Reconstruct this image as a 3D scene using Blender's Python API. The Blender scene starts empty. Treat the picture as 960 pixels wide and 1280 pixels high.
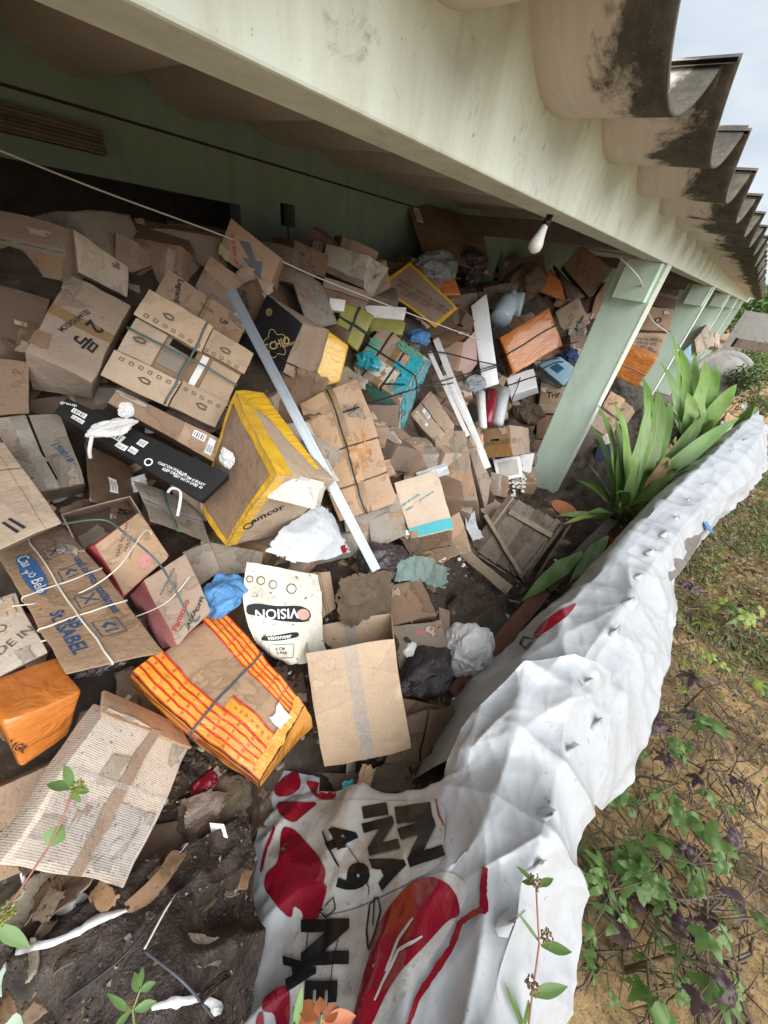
import bpy, bmesh, math, random
from mathutils import Vector, Matrix, noise
from mathutils.bvhtree import BVHTree
PI = math.pi
S = bpy.context.scene
COL = S.collection

# ---------------------------------------------------------------- camera, sky, sun, exposure
CAM = Vector((0, 0, 2.1))
ROT = Matrix(((0.68499856, 0.36384631, -0.63118368), (-0.71745778, 0.48745935, -0.4976321), (0.12661478, 0.79372491, 0.59495332)))
cd = bpy.data.cameras.new('camera'); cam = bpy.data.objects.new('camera', cd); COL.objects.link(cam)
cd.sensor_fit = 'HORIZONTAL'; cd.sensor_width = 36; cd.lens = 437 / 960 * 36; cd.clip_start = .03; cd.clip_end = 600
cam.matrix_world = Matrix.Translation(CAM) @ ROT.to_4x4()
S.camera = cam
SUN_EL, SUN_AZ = math.radians(48), math.radians(200)
w = bpy.data.worlds.new('World'); S.world = w; w.use_nodes = True
nt = w.node_tree; nt.nodes.clear()
sky = nt.nodes.new('ShaderNodeTexSky'); sky.sky_type = 'NISHITA'; sky.sun_disc = False
sky.sun_elevation = SUN_EL; sky.sun_rotation = SUN_AZ; sky.dust_density = 4; sky.air_density = 1.2
tcw = nt.nodes.new('ShaderNodeTexCoord'); mpw = nt.nodes.new('ShaderNodeMapping'); mpw.inputs['Scale'].default_value = (1, 1, 2.6)
nz = nt.nodes.new('ShaderNodeTexNoise'); nz.inputs['Scale'].default_value = 3.2; nz.inputs['Detail'].default_value = 7
cr = nt.nodes.new('ShaderNodeValToRGB'); cr.color_ramp.elements[0].position = .30; cr.color_ramp.elements[1].position = .62
cr.color_ramp.elements[0].color = (3.5, 4.15, 4.95, 1); cr.color_ramp.elements[1].color = (5.6, 6.05, 6.5, 1)
mx = nt.nodes.new('ShaderNodeMixRGB'); mx.inputs[0].default_value = .88
bg = nt.nodes.new('ShaderNodeBackground'); bg.inputs[1].default_value = .08
ow = nt.nodes.new('ShaderNodeOutputWorld')
L = nt.links.new
L(tcw.outputs['Generated'], mpw.inputs[0]); L(mpw.outputs[0], nz.inputs['Vector']); L(nz.outputs['Fac'], cr.inputs[0])
L(sky.outputs[0], mx.inputs[1]); L(cr.outputs[0], mx.inputs[2]); L(mx.outputs[0], bg.inputs[0]); L(bg.outputs[0], ow.inputs[0])
sd = bpy.data.lights.new('sun', 'SUN'); sd.energy = 2.6; sd.angle = math.radians(65); sd.color = (1, .97, .92)
sun = bpy.data.objects.new('sun', sd); COL.objects.link(sun)
# overcast glow comes over the open side of the porch, from outside and a little behind the camera
sdir = Vector((-.28, -.80, .66)).normalized()
sun.rotation_euler = sdir.to_track_quat('Z', 'Y').to_euler()
S.view_settings.view_transform = 'Standard'; S.view_settings.look = 'None'; S.view_settings.gamma = 1; S.view_settings.use_curve_mapping = False
S.view_settings.exposure = 0.98
S.render.engine = 'CYCLES'; S.cycles.max_bounces = 7; S.cycles.diffuse_bounces = 5

# ---------------------------------------------------------------- helpers
def ray(px, py): return ROT @ Vector((px - 480, 640 - py, -437))
def Z(px, py, z):
    d = ray(px, py); return CAM + d * ((z - CAM.z) / d.z)
def Yp(px, py, y):
    d = ray(px, py); return CAM + d * (y / d.y)
def Dp(px, py, dep): return CAM + ray(px, py) * (dep / 437)
def sm(a, b, x):
    t = min(1, max(0, (x - a) / (b - a))); return t * t * (3 - 2 * t)
def H(x, y):
    ys = .40 + .50 * sm(1.0, 3.4, x) - .25 * sm(4.2, 5.5, x)
    zb = .52 - .40 * sm(.8, 2.6, x) + .5 * sm(4.1, 5.5, x)
    t = min(1, max(0, (y - ys) / 1.65)); t = t * (.95 + .05 * t)
    return zb + (2.08 - zb) * min(1, t)
def hitH(px, py, lift=0):
    d = ray(px, py) / 437; s = .3
    while s < 14:
        p = CAM + d * s
        if p.z < H(p.x, p.y) + lift: return s
        s += .01
    return s
def Sp(px, py, up=0):  # a point on the heap under that sight line, moved towards the viewer by up metres
    return Dp(px, py, hitH(px, py) - up)
def N(p, f=1.0, o=0): return noise.noise(Vector(p) * f + Vector((o * 7.3, o * 3.1, o * 1.7)))
def NV(p, f=1.0, o=0): return noise.noise_vector(Vector(p) * f + Vector((o * 7.3, o * 3.1, o * 1.7)))

def tag(o, label=None, cat=None, group=None, kind=None):
    if label: o['label'] = label
    if cat: o['category'] = cat
    if group: o['group'] = group
    if kind: o['kind'] = kind
    return o
def mesh(name, verts, faces, mat, parent=None, smooth=True, loc=None, mats=None, fm=None):
    me = bpy.data.meshes.new(name); me.from_pydata([tuple(v) for v in verts], [], faces); me.validate(); me.update()
    for m_ in (mats or [mat]): me.materials.append(m_)
    if fm: me.polygons.foreach_set('material_index', fm)
    if smooth: me.polygons.foreach_set('use_smooth', [True] * len(me.polygons))
    o = bpy.data.objects.new(name, me); COL.objects.link(o)
    if parent: o.parent = parent
    if loc is not None: o.location = loc
    return o
def recenter(o):
    vs = [v.co.copy() for v in o.data.vertices]; c = sum(vs, Vector()) / len(vs)
    c.z = min(v.z for v in vs)
    o.data.transform(Matrix.Translation(-c)); o.location = c
    return o
def empty(name, loc):
    o = bpy.data.objects.new(name, None); COL.objects.link(o); o.location = loc; o.empty_display_size = .1; return o
def adopt(child, par):   # child mesh was built in world space
    child.data.transform(Matrix.Translation(-par.matrix_basis.translation)); child.parent = par; return child
class MB:
    def __init__(s): s.v = []; s.f = []; s.m = []
    def add(s, v, f, m=0):
        k = len(s.v); s.v += [Vector(a) for a in v]; s.f += [tuple(i + k for i in q) for q in f]; s.m += [m] * len(f)
    def box(s, a, b, m=0):
        x0, y0, z0 = a; x1, y1, z1 = b
        s.add([(x0, y0, z0), (x1, y0, z0), (x1, y1, z0), (x0, y1, z0), (x0, y0, z1), (x1, y0, z1), (x1, y1, z1), (x0, y1, z1)],
              [(0, 3, 2, 1), (4, 5, 6, 7), (0, 1, 5, 4), (1, 2, 6, 5), (2, 3, 7, 6), (3, 0, 4, 7)], m)
    def tube(s, pts, r, n=6, m=0, cap=True):
        pts = [Vector(p) for p in pts]; rs = r if isinstance(r, (list, tuple)) else [r] * len(pts)
        vs = []; fs = []; prev = None
        for i, p in enumerate(pts):
            t = (pts[min(i + 1, len(pts) - 1)] - pts[max(i - 1, 0)])
            if t.length < 1e-9: t = Vector((0, 0, 1))
            t.normalize()
            a = prev if prev else (Vector((0, 0, 1)) if abs(t.z) < .9 else Vector((1, 0, 0)))
            a = (a - t * a.dot(t)).normalized(); b_ = t.cross(a); prev = a
            for k in range(n):
                an = 2 * PI * k / n; vs.append(p + (a * math.cos(an) + b_ * math.sin(an)) * rs[i])
        for i in range(len(pts) - 1):
            for k in range(n):
                fs.append((i * n + k, i * n + (k + 1) % n, (i + 1) * n + (k + 1) % n, (i + 1) * n + k))
        if cap: fs += [tuple(reversed(range(n))), tuple(range((len(pts) - 1) * n, len(pts) * n))]
        s.add(vs, fs, m)
    def beam(s, p, q, wdt, th, up=None, m=0, jit=0):
        p = Vector(p); q = Vector(q); t = (q - p).normalized(); u = Vector(up or (0, 0, 1)); sd_ = t.cross(u).normalized(); u = sd_.cross(t)
        n = 8; vs = []; fs = []
        for i in range(n + 1):
            c = p.lerp(q, i / n)
            for a, b_ in ((-1, -1), (1, -1), (1, 1), (-1, 1)):
                v = c + sd_ * a * wdt / 2 + u * b_ * th / 2
                vs.append(v + NV(v, 9) * jit)
        for i in range(n):
            for k in range(4): fs.append((i * 4 + k, i * 4 + (k + 1) % 4, i * 4 + 4 + (k + 1) % 4, i * 4 + 4 + k))
        fs += [(3, 2, 1, 0), (n * 4, n * 4 + 1, n * 4 + 2, n * 4 + 3)]
        s.add(vs, fs, m)
    def build(s, name, mat, parent=None, smooth=False, loc=None, mats=None):
        return mesh(name, s.v, s.f, mat, parent, smooth, loc, mats, s.m if mats else None)

# ---------------------------------------------------------------- materials
M = {}
def lum(c, k): return (c[0] * k, c[1] * k, c[2] * k, 1)
def newmat(name):
    m = bpy.data.materials.new(name); m.use_nodes = True; t = m.node_tree; b = t.nodes['Principled BSDF']; return m, t, b
def nd(t, ty, **kw):
    n = t.nodes.new(ty)
    for k, v in kw.items():
        if k in n.inputs: n.inputs[k].default_value = v
        else: setattr(n, k, v)
    return n
def ramp(t, fac, stops):
    r = t.nodes.new('ShaderNodeValToRGB'); e = r.color_ramp.elements
    e[0].position, e[0].color = stops[0][0], (*stops[0][1][:3], 1); e[1].position, e[1].color = stops[-1][0], (*stops[-1][1][:3], 1)
    for p, c in stops[1:-1]:
        q = e.new(p); q.color = (*c[:3], 1)
    t.links.new(fac, r.inputs[0]); return r.outputs[0]
def mix(t, fac, a, b, mode='MIX'):
    n = t.nodes.new('ShaderNodeMixRGB'); n.blend_type = mode
    for i, v in ((0, fac), (1, a), (2, b)):
        if hasattr(v, 'is_linked') or hasattr(v, 'links'): t.links.new(v, n.inputs[i])
        else: n.inputs[i].default_value = v if i == 0 else (*v[:3], 1)
    return n.outputs[0]
def objvec(t, sc=(1, 1, 1), rnd=True):
    tc = t.nodes.new('ShaderNodeTexCoord'); mp = t.nodes.new('ShaderNodeMapping'); mp.inputs['Scale'].default_value = sc
    t.links.new(tc.outputs['Object'], mp.inputs[0])
    if rnd:
        oi = t.nodes.new('ShaderNodeObjectInfo'); ml = t.nodes.new('ShaderNodeMath'); ml.operation = 'MULTIPLY'; ml.inputs[1].default_value = 37
        t.links.new(oi.outputs['Random'], ml.inputs[0]); cb = t.nodes.new('ShaderNodeCombineXYZ')
        t.links.new(ml.outputs[0], cb.inputs[0]); t.links.new(ml.outputs[0], cb.inputs[1]); t.links.new(cb.outputs[0], mp.inputs['Location'])
    return mp.outputs[0]
def noi(t, v, sc, det=4, ro=.6, dist=0):
    n = nd(t, 'ShaderNodeTexNoise'); n.inputs['Scale'].default_value = sc; n.inputs['Detail'].default_value = det
    n.inputs['Roughness'].default_value = ro; n.inputs['Distortion'].default_value = dist
    t.links.new(v, n.inputs['Vector']); return n.outputs['Fac']
def hsvrand(t, c, lo=.8, hi=1.15, hlo=.49, hhi=.51):
    oi = t.nodes.new('ShaderNodeObjectInfo'); mr = t.nodes.new('ShaderNodeMapRange'); mr.inputs['To Min'].default_value = lo; mr.inputs['To Max'].default_value = hi
    t.links.new(oi.outputs['Random'], mr.inputs[0])
    hs = t.nodes.new('ShaderNodeHueSaturation'); t.links.new(mr.outputs[0], hs.inputs['Value'])
    m2 = t.nodes.new('ShaderNodeMath'); m2.operation = 'MULTIPLY'; m2.inputs[1].default_value = 7.13; fr = t.nodes.new('ShaderNodeMath'); fr.operation = 'FRACT'
    t.links.new(oi.outputs['Random'], m2.inputs[0]); t.links.new(m2.outputs[0], fr.inputs[0])
    mr2 = t.nodes.new('ShaderNodeMapRange'); mr2.inputs['To Min'].default_value = .75; mr2.inputs['To Max'].default_value = 1.15
    t.links.new(fr.outputs[0], mr2.inputs[0]); t.links.new(mr2.outputs[0], hs.inputs['Saturation'])
    t.links.new(c, hs.inputs['Color']); return hs.outputs[0]
def bump(t, b, h, dist=.002, st=1.0, prev=None):
    n = t.nodes.new('ShaderNodeBump'); n.inputs['Distance'].default_value = dist; n.inputs['Strength'].default_value = st
    t.links.new(h, n.inputs['Height'])
    if prev: t.links.new(prev, n.inputs['Normal'])
    t.links.new(n.outputs[0], b.inputs['Normal']); return n.outputs[0]
def card(name, c, stain=.5, rib=.15, grey=.25, dirt=.5):
    m, t, b = newmat(name); v = objvec(t)
    n1 = noi(t, v, 4, 5, .6); base = mix(t, ramp(t, n1, [(.35, (0, 0, 0)), (.7, (1, 1, 1))]), lum(c, .86), lum(c, 1.1))
    g = (c[0] * .8 + .03, c[1] * .92 + .04, c[2] * 1.15 + .05)
    n2 = noi(t, v, 2.2, 3, .5); base = mix(t, ramp(t, n2, [(.45, (0, 0, 0)), (.7, (grey, grey, grey))]), base, (*g, 1))
    # water stains with a dark tide line
    n3 = noi(t, v, 5.5, 4, .55, .6)
    st = ramp(t, n3, [(.0, (0, 0, 0)), (.57, (0, 0, 0)), (.585, (stain, stain, stain)), (.62, (stain * .45,) * 3), (1, (stain * .8,) * 3)])
    base = mix(t, st, base, lum(c, .45))
    # fibres and grime specks
    vf = objvec(t, (1, 14, 3)); n4 = noi(t, vf, 26, 4, .7)
    base = mix(t, ramp(t, n4, [(.35, (0, 0, 0)), (.75, (.3, .3, .3))]), base, lum(c, .62))
    n5 = noi(t, v, 75, 3, .7); base = mix(t, ramp(t, n5, [(.62, (0, 0, 0)), (.72, (dirt,) * 3)]), base, (.07, .05, .035, 1))
    # rubbed lighter edges and scuffs
    vs_ = objvec(t, (6, 1, 1)); n6 = noi(t, vs_, 13, 6, .75, 1.5); base = mix(t, ramp(t, n6, [(.62, (0, 0, 0)), (.70, (.45,) * 3)]), base, (min(1, c[0] * 1.5), min(1, c[1] * 1.6), min(1, c[2] * 1.75), 1))
    ge = t.nodes.new('ShaderNodeNewGeometry'); pm = nd(t, 'ShaderNodeMath', operation='MULTIPLY'); pr = ramp(t, ge.outputs['Pointiness'], [(.52, (0, 0, 0)), (.60, (1, 1, 1))]); t.links.new(pr, pm.inputs[0]); t.links.new(noi(t, v, 30, 4, .7), pm.inputs[1])
    base = mix(t, pm.outputs[0], base, (min(1, c[0] * 1.45 + .02), min(1, c[1] * 1.5 + .02), min(1, c[2] * 1.6 + .02), 1))
    t.links.new(hsvrand(t, base), b.inputs['Base Color']); b.inputs['Roughness'].default_value = .78; b.inputs['Specular IOR Level'].default_value = .25
    wv = nd(t, 'ShaderNodeTexWave'); wv.bands_direction = 'Y'; wv.inputs['Scale'].default_value = 75; wv.inputs['Distortion'].default_value = .6
    t.links.new(objvec(t, (1, 1, 1), False), wv.inputs['Vector'])
    p = bump(t, b, wv.outputs['Fac'], .0012, rib)
    p = bump(t, b, noi(t, v, 18, 7, .72), .010, .9, p)
    bump(t, b, n4, .001, .4, p)
    M[name] = m; return m
def plain(name, c, rough=.5, spec=.5, var=.25, bs=.3, sc=12, trans=0, dirt=0, metal=0, dirtc=(.09, .07, .05), bd=.006, coat=0, alpha=1):
    m, t, b = newmat(name); v = objvec(t); n1 = noi(t, v, sc, 5, .6)
    base = mix(t, n1, lum(c, 1 - var), lum(c, 1 + var))
    if dirt:
        n2 = noi(t, v, sc * .45, 6, .72, .5); base = mix(t, ramp(t, n2, [(.5, (0, 0, 0)), (.72, (dirt,) * 3)]), base, (*dirtc, 1))
        n3 = noi(t, v, sc * 7, 3, .7); base = mix(t, ramp(t, n3, [(.62, (0, 0, 0)), (.68, (dirt * 1.2,) * 3)]), base, (*dirtc, 1))
    t.links.new(base, b.inputs['Base Color']); b.inputs['Roughness'].default_value = rough; b.inputs['Specular IOR Level'].default_value = spec
    b.inputs['Metallic'].default_value = metal; b.inputs['Transmission Weight'].default_value = trans; b.inputs['Coat Weight'].default_value = coat; b.inputs['Alpha'].default_value = alpha
    if bs: bump(t, b, noi(t, v, sc * 1.3, 6, .68, .25), bd, bs)
    M[name] = m; return m
card('card_tan', (.43, .30, .205), .6, .2, .3, .6); card('card_light', (.50, .38, .275), .3, .12, .2, .35); card('card_brown', (.34, .23, .155))
card('card_dark', (.20, .13, .09), .4); card('card_grey', (.30, .25, .20), .75, .3, .5, .8); card('card_grey2', (.38, .30, .235)); card('card_pale', (.54, .46, .38), .8, .5, .5, .9)  # first, darkest brown: shade of boxes in shadow put into its colour
card('card_orange', (.42, .235, .11), .3); card('card_wet', (.20, .125, .075), .8, .3, .1, .9); card('card_pink', (.45, .29, .22))
card('pink_card', (.60, .17, .18), .3, .1, .1, .4); card('pink_pale', (.55, .36, .32), .3, .1, .1, .4); card('white_card', (.66, .62, .54), .7, .15, .4, .8)
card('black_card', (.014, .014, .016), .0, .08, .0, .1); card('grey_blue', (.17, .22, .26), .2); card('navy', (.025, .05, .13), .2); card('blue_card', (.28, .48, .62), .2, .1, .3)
for k in ('brown', 'tan'): M['card_%s_p' % k] = M['card_' + k]
plain('olive', (.26, .25, .045), .42, .5, .35, .8, 9, dirt=.4); plain('white_foam', (.74, .75, .76), .6, .3, .1, .25, 20, dirt=.3); plain('white_gloss', (.74, .76, .80), .3, .5, .06, .15, 10, dirt=.15)
plain('grey_plastic', (.20, .20, .19), .45, .4); plain('grey_p', (.42, .40, .37), .7); plain('brown_plastic', (.11, .07, .045), .25, .6, .5, 1, 9)
plain('screen', (.03, .10, .16), .25); plain('hole', (.012, .009, .007), .9, .1); plain('crease', (.12, .08, .05), .9, .1)
def film(name, c, c2):
    m, t, b = newmat(name); v = objvec(t, (1, 2.5, 1)); n1 = noi(t, v, 7, 6, .7, 1.2)
    base = mix(t, ramp(t, n1, [(.3, (0, 0, 0)), (.7, (1, 1, 1))]), (*c, 1), (*c2, 1))
    n3 = noi(t, objvec(t, (1, 2, 1)), 6, 5, .7, .2); base = mix(t, ramp(t, n3, [(.60, (0, 0, 0)), (.64, (.22, .22, .22))]), base, lum(c2, .5))
    t.links.new(base, b.inputs['Base Color']); b.inputs['Roughness'].default_value = .22; b.inputs['Coat Weight'].default_value = .5; b.inputs['Coat Roughness'].default_value = .12
    p = bump(t, b, noi(t, v, 48, 5, .6, .8), .003, .7); bump(t, b, noi(t, v, 10, 4, .55, .6), .014, .9, p); M[name] = m
film('orange_film', (.50, .15, .025), (.60, .21, .045)); film('yellow_tape', (.62, .34, .015), (.72, .45, .04)); film('brown_tape_film', (.30, .17, .07), (.4, .24, .1))
film('stripe_orange', (.70, .25, .03), (.78, .38, .06)); film('stripe_red', (.50, .025, .012), (.6, .05, .02)); film('teal_film', (.02, .25, .33), (.03, .42, .52)); film('green_film', (.06, .25, .19), (.14, .38, .30))
plain('tape_brown', (.26, .17, .085), .3, .5, .3, .6, 20); plain('tape_grey', (.22, .20, .17), .35, .5, .3, .6, 20); M['tape_brown'].node_tree.nodes['Principled BSDF'].inputs['Alpha'].default_value = .85
plain('clear_film', (.66, .64, .60), .13, .7, .25, 1, 26, alpha=.33, bd=.02); plain('clear_wad', (.92, .93, .95), .12, .8, .05, .5, 30, alpha=.6, bd=.01)
plain('strap_green', (.07, .12, .11), .4); plain('strap_dark', (.018, .02, .024), .5); plain('strap_grey', (.08, .09, .11), .5); plain('strap_red', (.42, .16, .13), .4); plain('twine_white', (.62, .60, .54), .6, var=.2)
plain('ink', (.022, .022, .026), .7, .2, .2, 0); plain('ink_soft', (.10, .085, .075), .8, .2, .3, 0); plain('ink_blue', (.03, .07, .17), .7, .2, .2, 0); plain('ink_teal', (.06, .24, .27), .7, .2, .2, 0)
plain('ink_red', (.40, .05, .05), .7, .2, .2, 0); plain('ink_gold', (.45, .34, .16), .4, .5, .2, 0); plain('ink_white', (.70, .70, .70), .6, .3, .1, 0); plain('sticker', (.72, .73, .74), .45, .4, .05, .05, dirt=.15)
plain('metal', (.27, .31, .36), .35, .5, .15, .1, 30, metal=.5, dirt=.1); plain('bulb', (.70, .68, .60), .35, .5, .05, 0); plain('black_plastic', (.012, .012, .014), .35, .5, .2, .5)
plain('blue_bag', (.10, .30, .62), .22, .6, .35, 1, 14, alpha=.85, bd=.02); plain('jug', (.58, .74, .86), .25, .5, .12, .2, 8, trans=.0); plain('foil', (.30, .33, .36), .28, .6, .45, 1, 20, metal=.3, bd=.02)
plain('sack', (.64, .61, .53), .6, .3, .12, .9, 7, dirt=.85, bd=.02, dirtc=(.16, .125, .09)); plain('white_sheet', (.46, .49, .53), .38, .5, .12, .5, 9, dirt=.25, bd=.02)
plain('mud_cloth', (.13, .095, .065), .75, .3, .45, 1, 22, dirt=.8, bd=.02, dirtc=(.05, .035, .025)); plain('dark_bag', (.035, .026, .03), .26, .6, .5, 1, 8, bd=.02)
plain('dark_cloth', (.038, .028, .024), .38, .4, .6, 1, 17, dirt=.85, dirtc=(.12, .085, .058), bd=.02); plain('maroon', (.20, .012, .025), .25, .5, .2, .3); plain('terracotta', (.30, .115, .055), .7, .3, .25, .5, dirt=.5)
plain('concrete_disc', (.38, .37, .35), .85, .3, .2, .5, dirt=.5); plain('mould_grey', (.17, .15, .13), .9, .2, .4, .6, dirt=.6)
plain('green_glass_bag', (.25, .38, .36), .12, .7, .3, 1, 12, alpha=.6, bd=.02)

def wood(name, c, wet=.4):
    m, t, b = newmat(name); v = objvec(t, (1, 1, 1)); n0 = noi(t, v, 3, 3)
    class _W: pass
    wv = _W(); wv.outputs = {'Fac': noi(t, objvec(t, (1, 1, 1)), 16, 6, .7, 1.6)}
    base = mix(t, wv.outputs['Fac'], lum(c, .72), lum(c, 1.2)); base = mix(t, ramp(t, noi(t, v, 12, 6, .7), [(.48, (0, 0, 0)), (.66, (wet,) * 3)]), base, (.045, .03, .02, 1))
    t.links.new(base, b.inputs['Base Color']); b.inputs['Roughness'].default_value = .8; bump(t, b, wv.outputs['Fac'], .003, .6, bump(t, b, noi(t, v, 40, 5, .7), .003, .7)); M[name] = m
wood('old_wood', (.30, .23, .165)); wood('dark_wood', (.13, .095, .07), .7); wood('red_wood', (.19, .075, .045)); wood('grey_wood', (.18, .145, .115), .7)
def plaster(name, c, streak=.5, low=None, mold=.3):
    m, t, b = newmat(name); v = objvec(t, rnd=False); n1 = noi(t, v, 1.7, 6, .62)
    base = mix(t, n1, lum(c, .86), lum(c, 1.08))
    n2 = noi(t, objvec(t, (2.5, 2.5, .55), False), 3.2, 7, .68, .4); base = mix(t, ramp(t, n2, [(.42, (0, 0, 0)), (.72, (streak,) * 3)]), base, (c[0] * .62, c[1] * .55, c[2] * .42, 1))
    n3 = noi(t, v, 9, 8, .75, .8); base = mix(t, ramp(t, n3, [(.58, (0, 0, 0)), (.72, (mold,) * 3)]), base, (.17, .17, .13, 1))
    n4 = noi(t, v, 33, 4, .7); base = mix(t, ramp(t, n4, [(.66, (0, 0, 0)), (.72, (.55,) * 3)]), base, (.13, .12, .09, 1))
    n5 = noi(t, objvec(t, (1, 1, .25), False), 14, 5, .7); base = mix(t, ramp(t, n5, [(.5, (0, 0, 0)), (.8, (.15,) * 3)]), base, lum(c, 1.25))
    t.links.new(base, b.inputs['Base Color']); b.inputs['Roughness'].default_value = .82; b.inputs['Specular IOR Level'].default_value = .3
    bump(t, b, noi(t, v, 26, 7, .7), .004, .5, bump(t, b, n1, .02, .4)); M[name] = m
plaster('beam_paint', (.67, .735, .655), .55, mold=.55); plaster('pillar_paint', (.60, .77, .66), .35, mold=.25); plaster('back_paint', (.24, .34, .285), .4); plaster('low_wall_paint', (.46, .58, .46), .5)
def tilemat():
    m, t, b = newmat('tile_cement'); v = objvec(t, rnd=False); vr = objvec(t)
    c = (.70, .62, .55); base = mix(t, noi(t, objvec(t, (1, 6, 1)), 5, 6, .65), lum(c, .78), lum(c, 1.12))
    sp = nd(t, 'ShaderNodeSeparateXYZ'); t.links.new(v, sp.inputs[0])
    # black mould creeping in from the drip edge
    ad = nd(t, 'ShaderNodeMath', operation='MULTIPLY_ADD'); t.links.new(sp.outputs[1], ad.inputs[0]); ad.inputs[1].default_value = -1.6; ad.inputs[2].default_value = 1.02
    a2 = nd(t, 'ShaderNodeMath', operation='ADD'); t.links.new(ad.outputs[0], a2.inputs[0]); n = noi(t, vr, 3.5, 8, .7, .3); t.links.new(n, a2.inputs[1])
    f = ramp(t, a2.outputs[0], [(.66, (0, 0, 0)), (.75, (.95,) * 3)])
    n3 = noi(t, vr, 16, 6, .75); mc = mix(t, ramp(t, n3, [(.4, (0, 0, 0)), (.7, (1, 1, 1))]), (.028, .025, .02, 1), (.11, .095, .06, 1))
    base = mix(t, f, base, mc)
    n4 = noi(t, vr, 60, 3, .7); base = mix(t, ramp(t, n4, [(.66, (0, 0, 0)), (.70, (.4,) * 3)]), base, (.35, .34, .3, 1))
    t.links.new(base, b.inputs['Base Color']); b.inputs['Roughness'].default_value = .88; bump(t, b, noi(t, objvec(t, (1, 4, 1)), 25, 7, .7), .004, .7); M['tile'] = m
tilemat()
def under():
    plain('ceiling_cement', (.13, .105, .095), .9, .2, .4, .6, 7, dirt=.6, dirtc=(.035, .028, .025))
under()
def tarpmat():
    m, t, b = newmat('tarp'); v = objvec(t, rnd=False); c = (.415, .435, .46)
    base = mix(t, noi(t, v, 3, 5), lum(c, .88), lum(c, 1.05))
    n2 = noi(t, v, 6, 7, .72, .6); base = mix(t, ramp(t, n2, [(.52, (0, 0, 0)), (.74, (.45,) * 3)]), base, (.30, .29, .27, 1))
    n3 = noi(t, v, 42, 5, .72, .4); base = mix(t, ramp(t, n3, [(.63, (0, 0, 0)), (.69, (.7,) * 3)]), base, (.12, .10, .075, 1))
    n4 = noi(t, objvec(t, (1, 5, 3), False), 12, 5, .7, 1.2); base = mix(t, ramp(t, n4, [(.64, (0, 0, 0)), (.68, (.45,) * 3)]), base, (.28, .27, .25, 1))
    t.links.new(base, b.inputs['Base Color']); b.inputs['Roughness'].default_value = .33; b.inputs['Specular IOR Level'].default_value = .5
    bump(t, b, noi(t, v, 60, 5, .6), .001, .4, bump(t, b, noi(t, v, 7, 3, .45), .012, .6)); M['tarp'] = m
tarpmat(); plain('banner_white', (.44, .435, .42), .25, .5, .1, .5, 9, dirt=.35, bd=.01); plain('banner_red', (.20, .006, .018), .16, .6, .12, .4, 9); plain('banner_black', (.008, .008, .009), .35, .3, .1, .3)
plain('tarp_grey', (.50, .50, .51), .45, .4, .15, .8, 8, dirt=.5, bd=.02)
def leafmat(name, c, c2, rough=.42):
    m, t, b = newmat(name); v = objvec(t); base = mix(t, noi(t, v, 8, 3), (*c, 1), (*c2, 1)); n2 = noi(t, v, 35, 4, .7)
    base = mix(t, ramp(t, n2, [(.66, (0, 0, 0)), (.73, (.6,) * 3)]), base, (.14, .09, .04, 1))
    t.links.new(base, b.inputs['Base Color']); b.inputs['Roughness'].default_value = rough; b.inputs['Subsurface Weight'].default_value = 0
    bump(t, b, n2, .002, .4)
    tr = t.nodes.new('ShaderNodeBsdfTranslucent'); ms = t.nodes.new('ShaderNodeMixShader'); ms.inputs[0].default_value = .25; t.links.new(base, tr.inputs[0])
    o = t.nodes['Material Output']; t.links.new(b.outputs[0], ms.inputs[1]); t.links.new(tr.outputs[0], ms.inputs[2]); t.links.new(ms.outputs[0], o.inputs[0]); M[name] = m
leafmat('leaf_strap', (.10, .24, .045), (.25, .38, .09)); leafmat('leaf_green', (.07, .15, .035), (.15, .24, .06)); leafmat('leaf_lime', (.20, .30, .05), (.32, .36, .07)); leafmat('leaf_purple', (.035, .014, .02), (.075, .035, .04))
leafmat('leaf_dry', (.20, .125, .06), (.32, .22, .12), .7); leafmat('leaf_red', (.42, .09, .035), (.5, .2, .08)); leafmat('grass_dry', (.30, .25, .14), (.17, .21, .07), .6); leafmat('leaf_soft', (.13, .24, .07), (.2, .33, .12))
plain('stem_brown', (.13, .095, .06), .7, .3, .3, .5); plain('stem_pink', (.32, .14, .10), .5); plain('stem_green', (.16, .22, .07), .5)
def groundmat():
    m, t, b = newmat('soil'); v = objvec(t, rnd=False)
    base = mix(t, noi(t, v, 14, 6, .7), (.42, .26, .11, 1), (.56, .38, .19, 1))
    n2 = noi(t, v, 2.3, 8, .72, .5); base = mix(t, ramp(t, n2, [(.49, (0, 0, 0)), (.60, (.9,) * 3)]), base, (.12, .095, .065, 1))
    n3 = noi(t, v, 60, 5, .7); base = mix(t, ramp(t, n3, [(.55, (0, 0, 0)), (.66, (.8,) * 3)]), base, (.06, .045, .03, 1))
    t.links.new(base, b.inputs['Base Color']); b.inputs['Roughness'].default_value = .95; bump(t, b, noi(t, v, 22, 8, .75), .02, .9); M['soil'] = m
groundmat()
def mudmat():
    m, t, b = newmat('mud'); v = objvec(t, rnd=False)
    base = mix(t, noi(t, v, 11, 7, .72), (.022, .015, .011, 1), (.10, .068, .045, 1))
    n3 = noi(t, v, 34, 6, .75, .6); base = mix(t, ramp(t, n3, [(.60, (0, 0, 0)), (.70, (.6,) * 3)]), base, (.20, .155, .115, 1))
    n2 = noi(t, v, 3.2, 5, .6); base = mix(t, ramp(t, n2, [(.5, (0, 0, 0)), (.62, (.6,) * 3)]), base, (.10, .085, .072, 1))
    t.links.new(base, b.inputs['Base Color']); b.inputs['Roughness'].default_value = .45; bump(t, b, noi(t, v, 28, 8, .75, .5), .02, 1); M['mud'] = m
mudmat()

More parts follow.
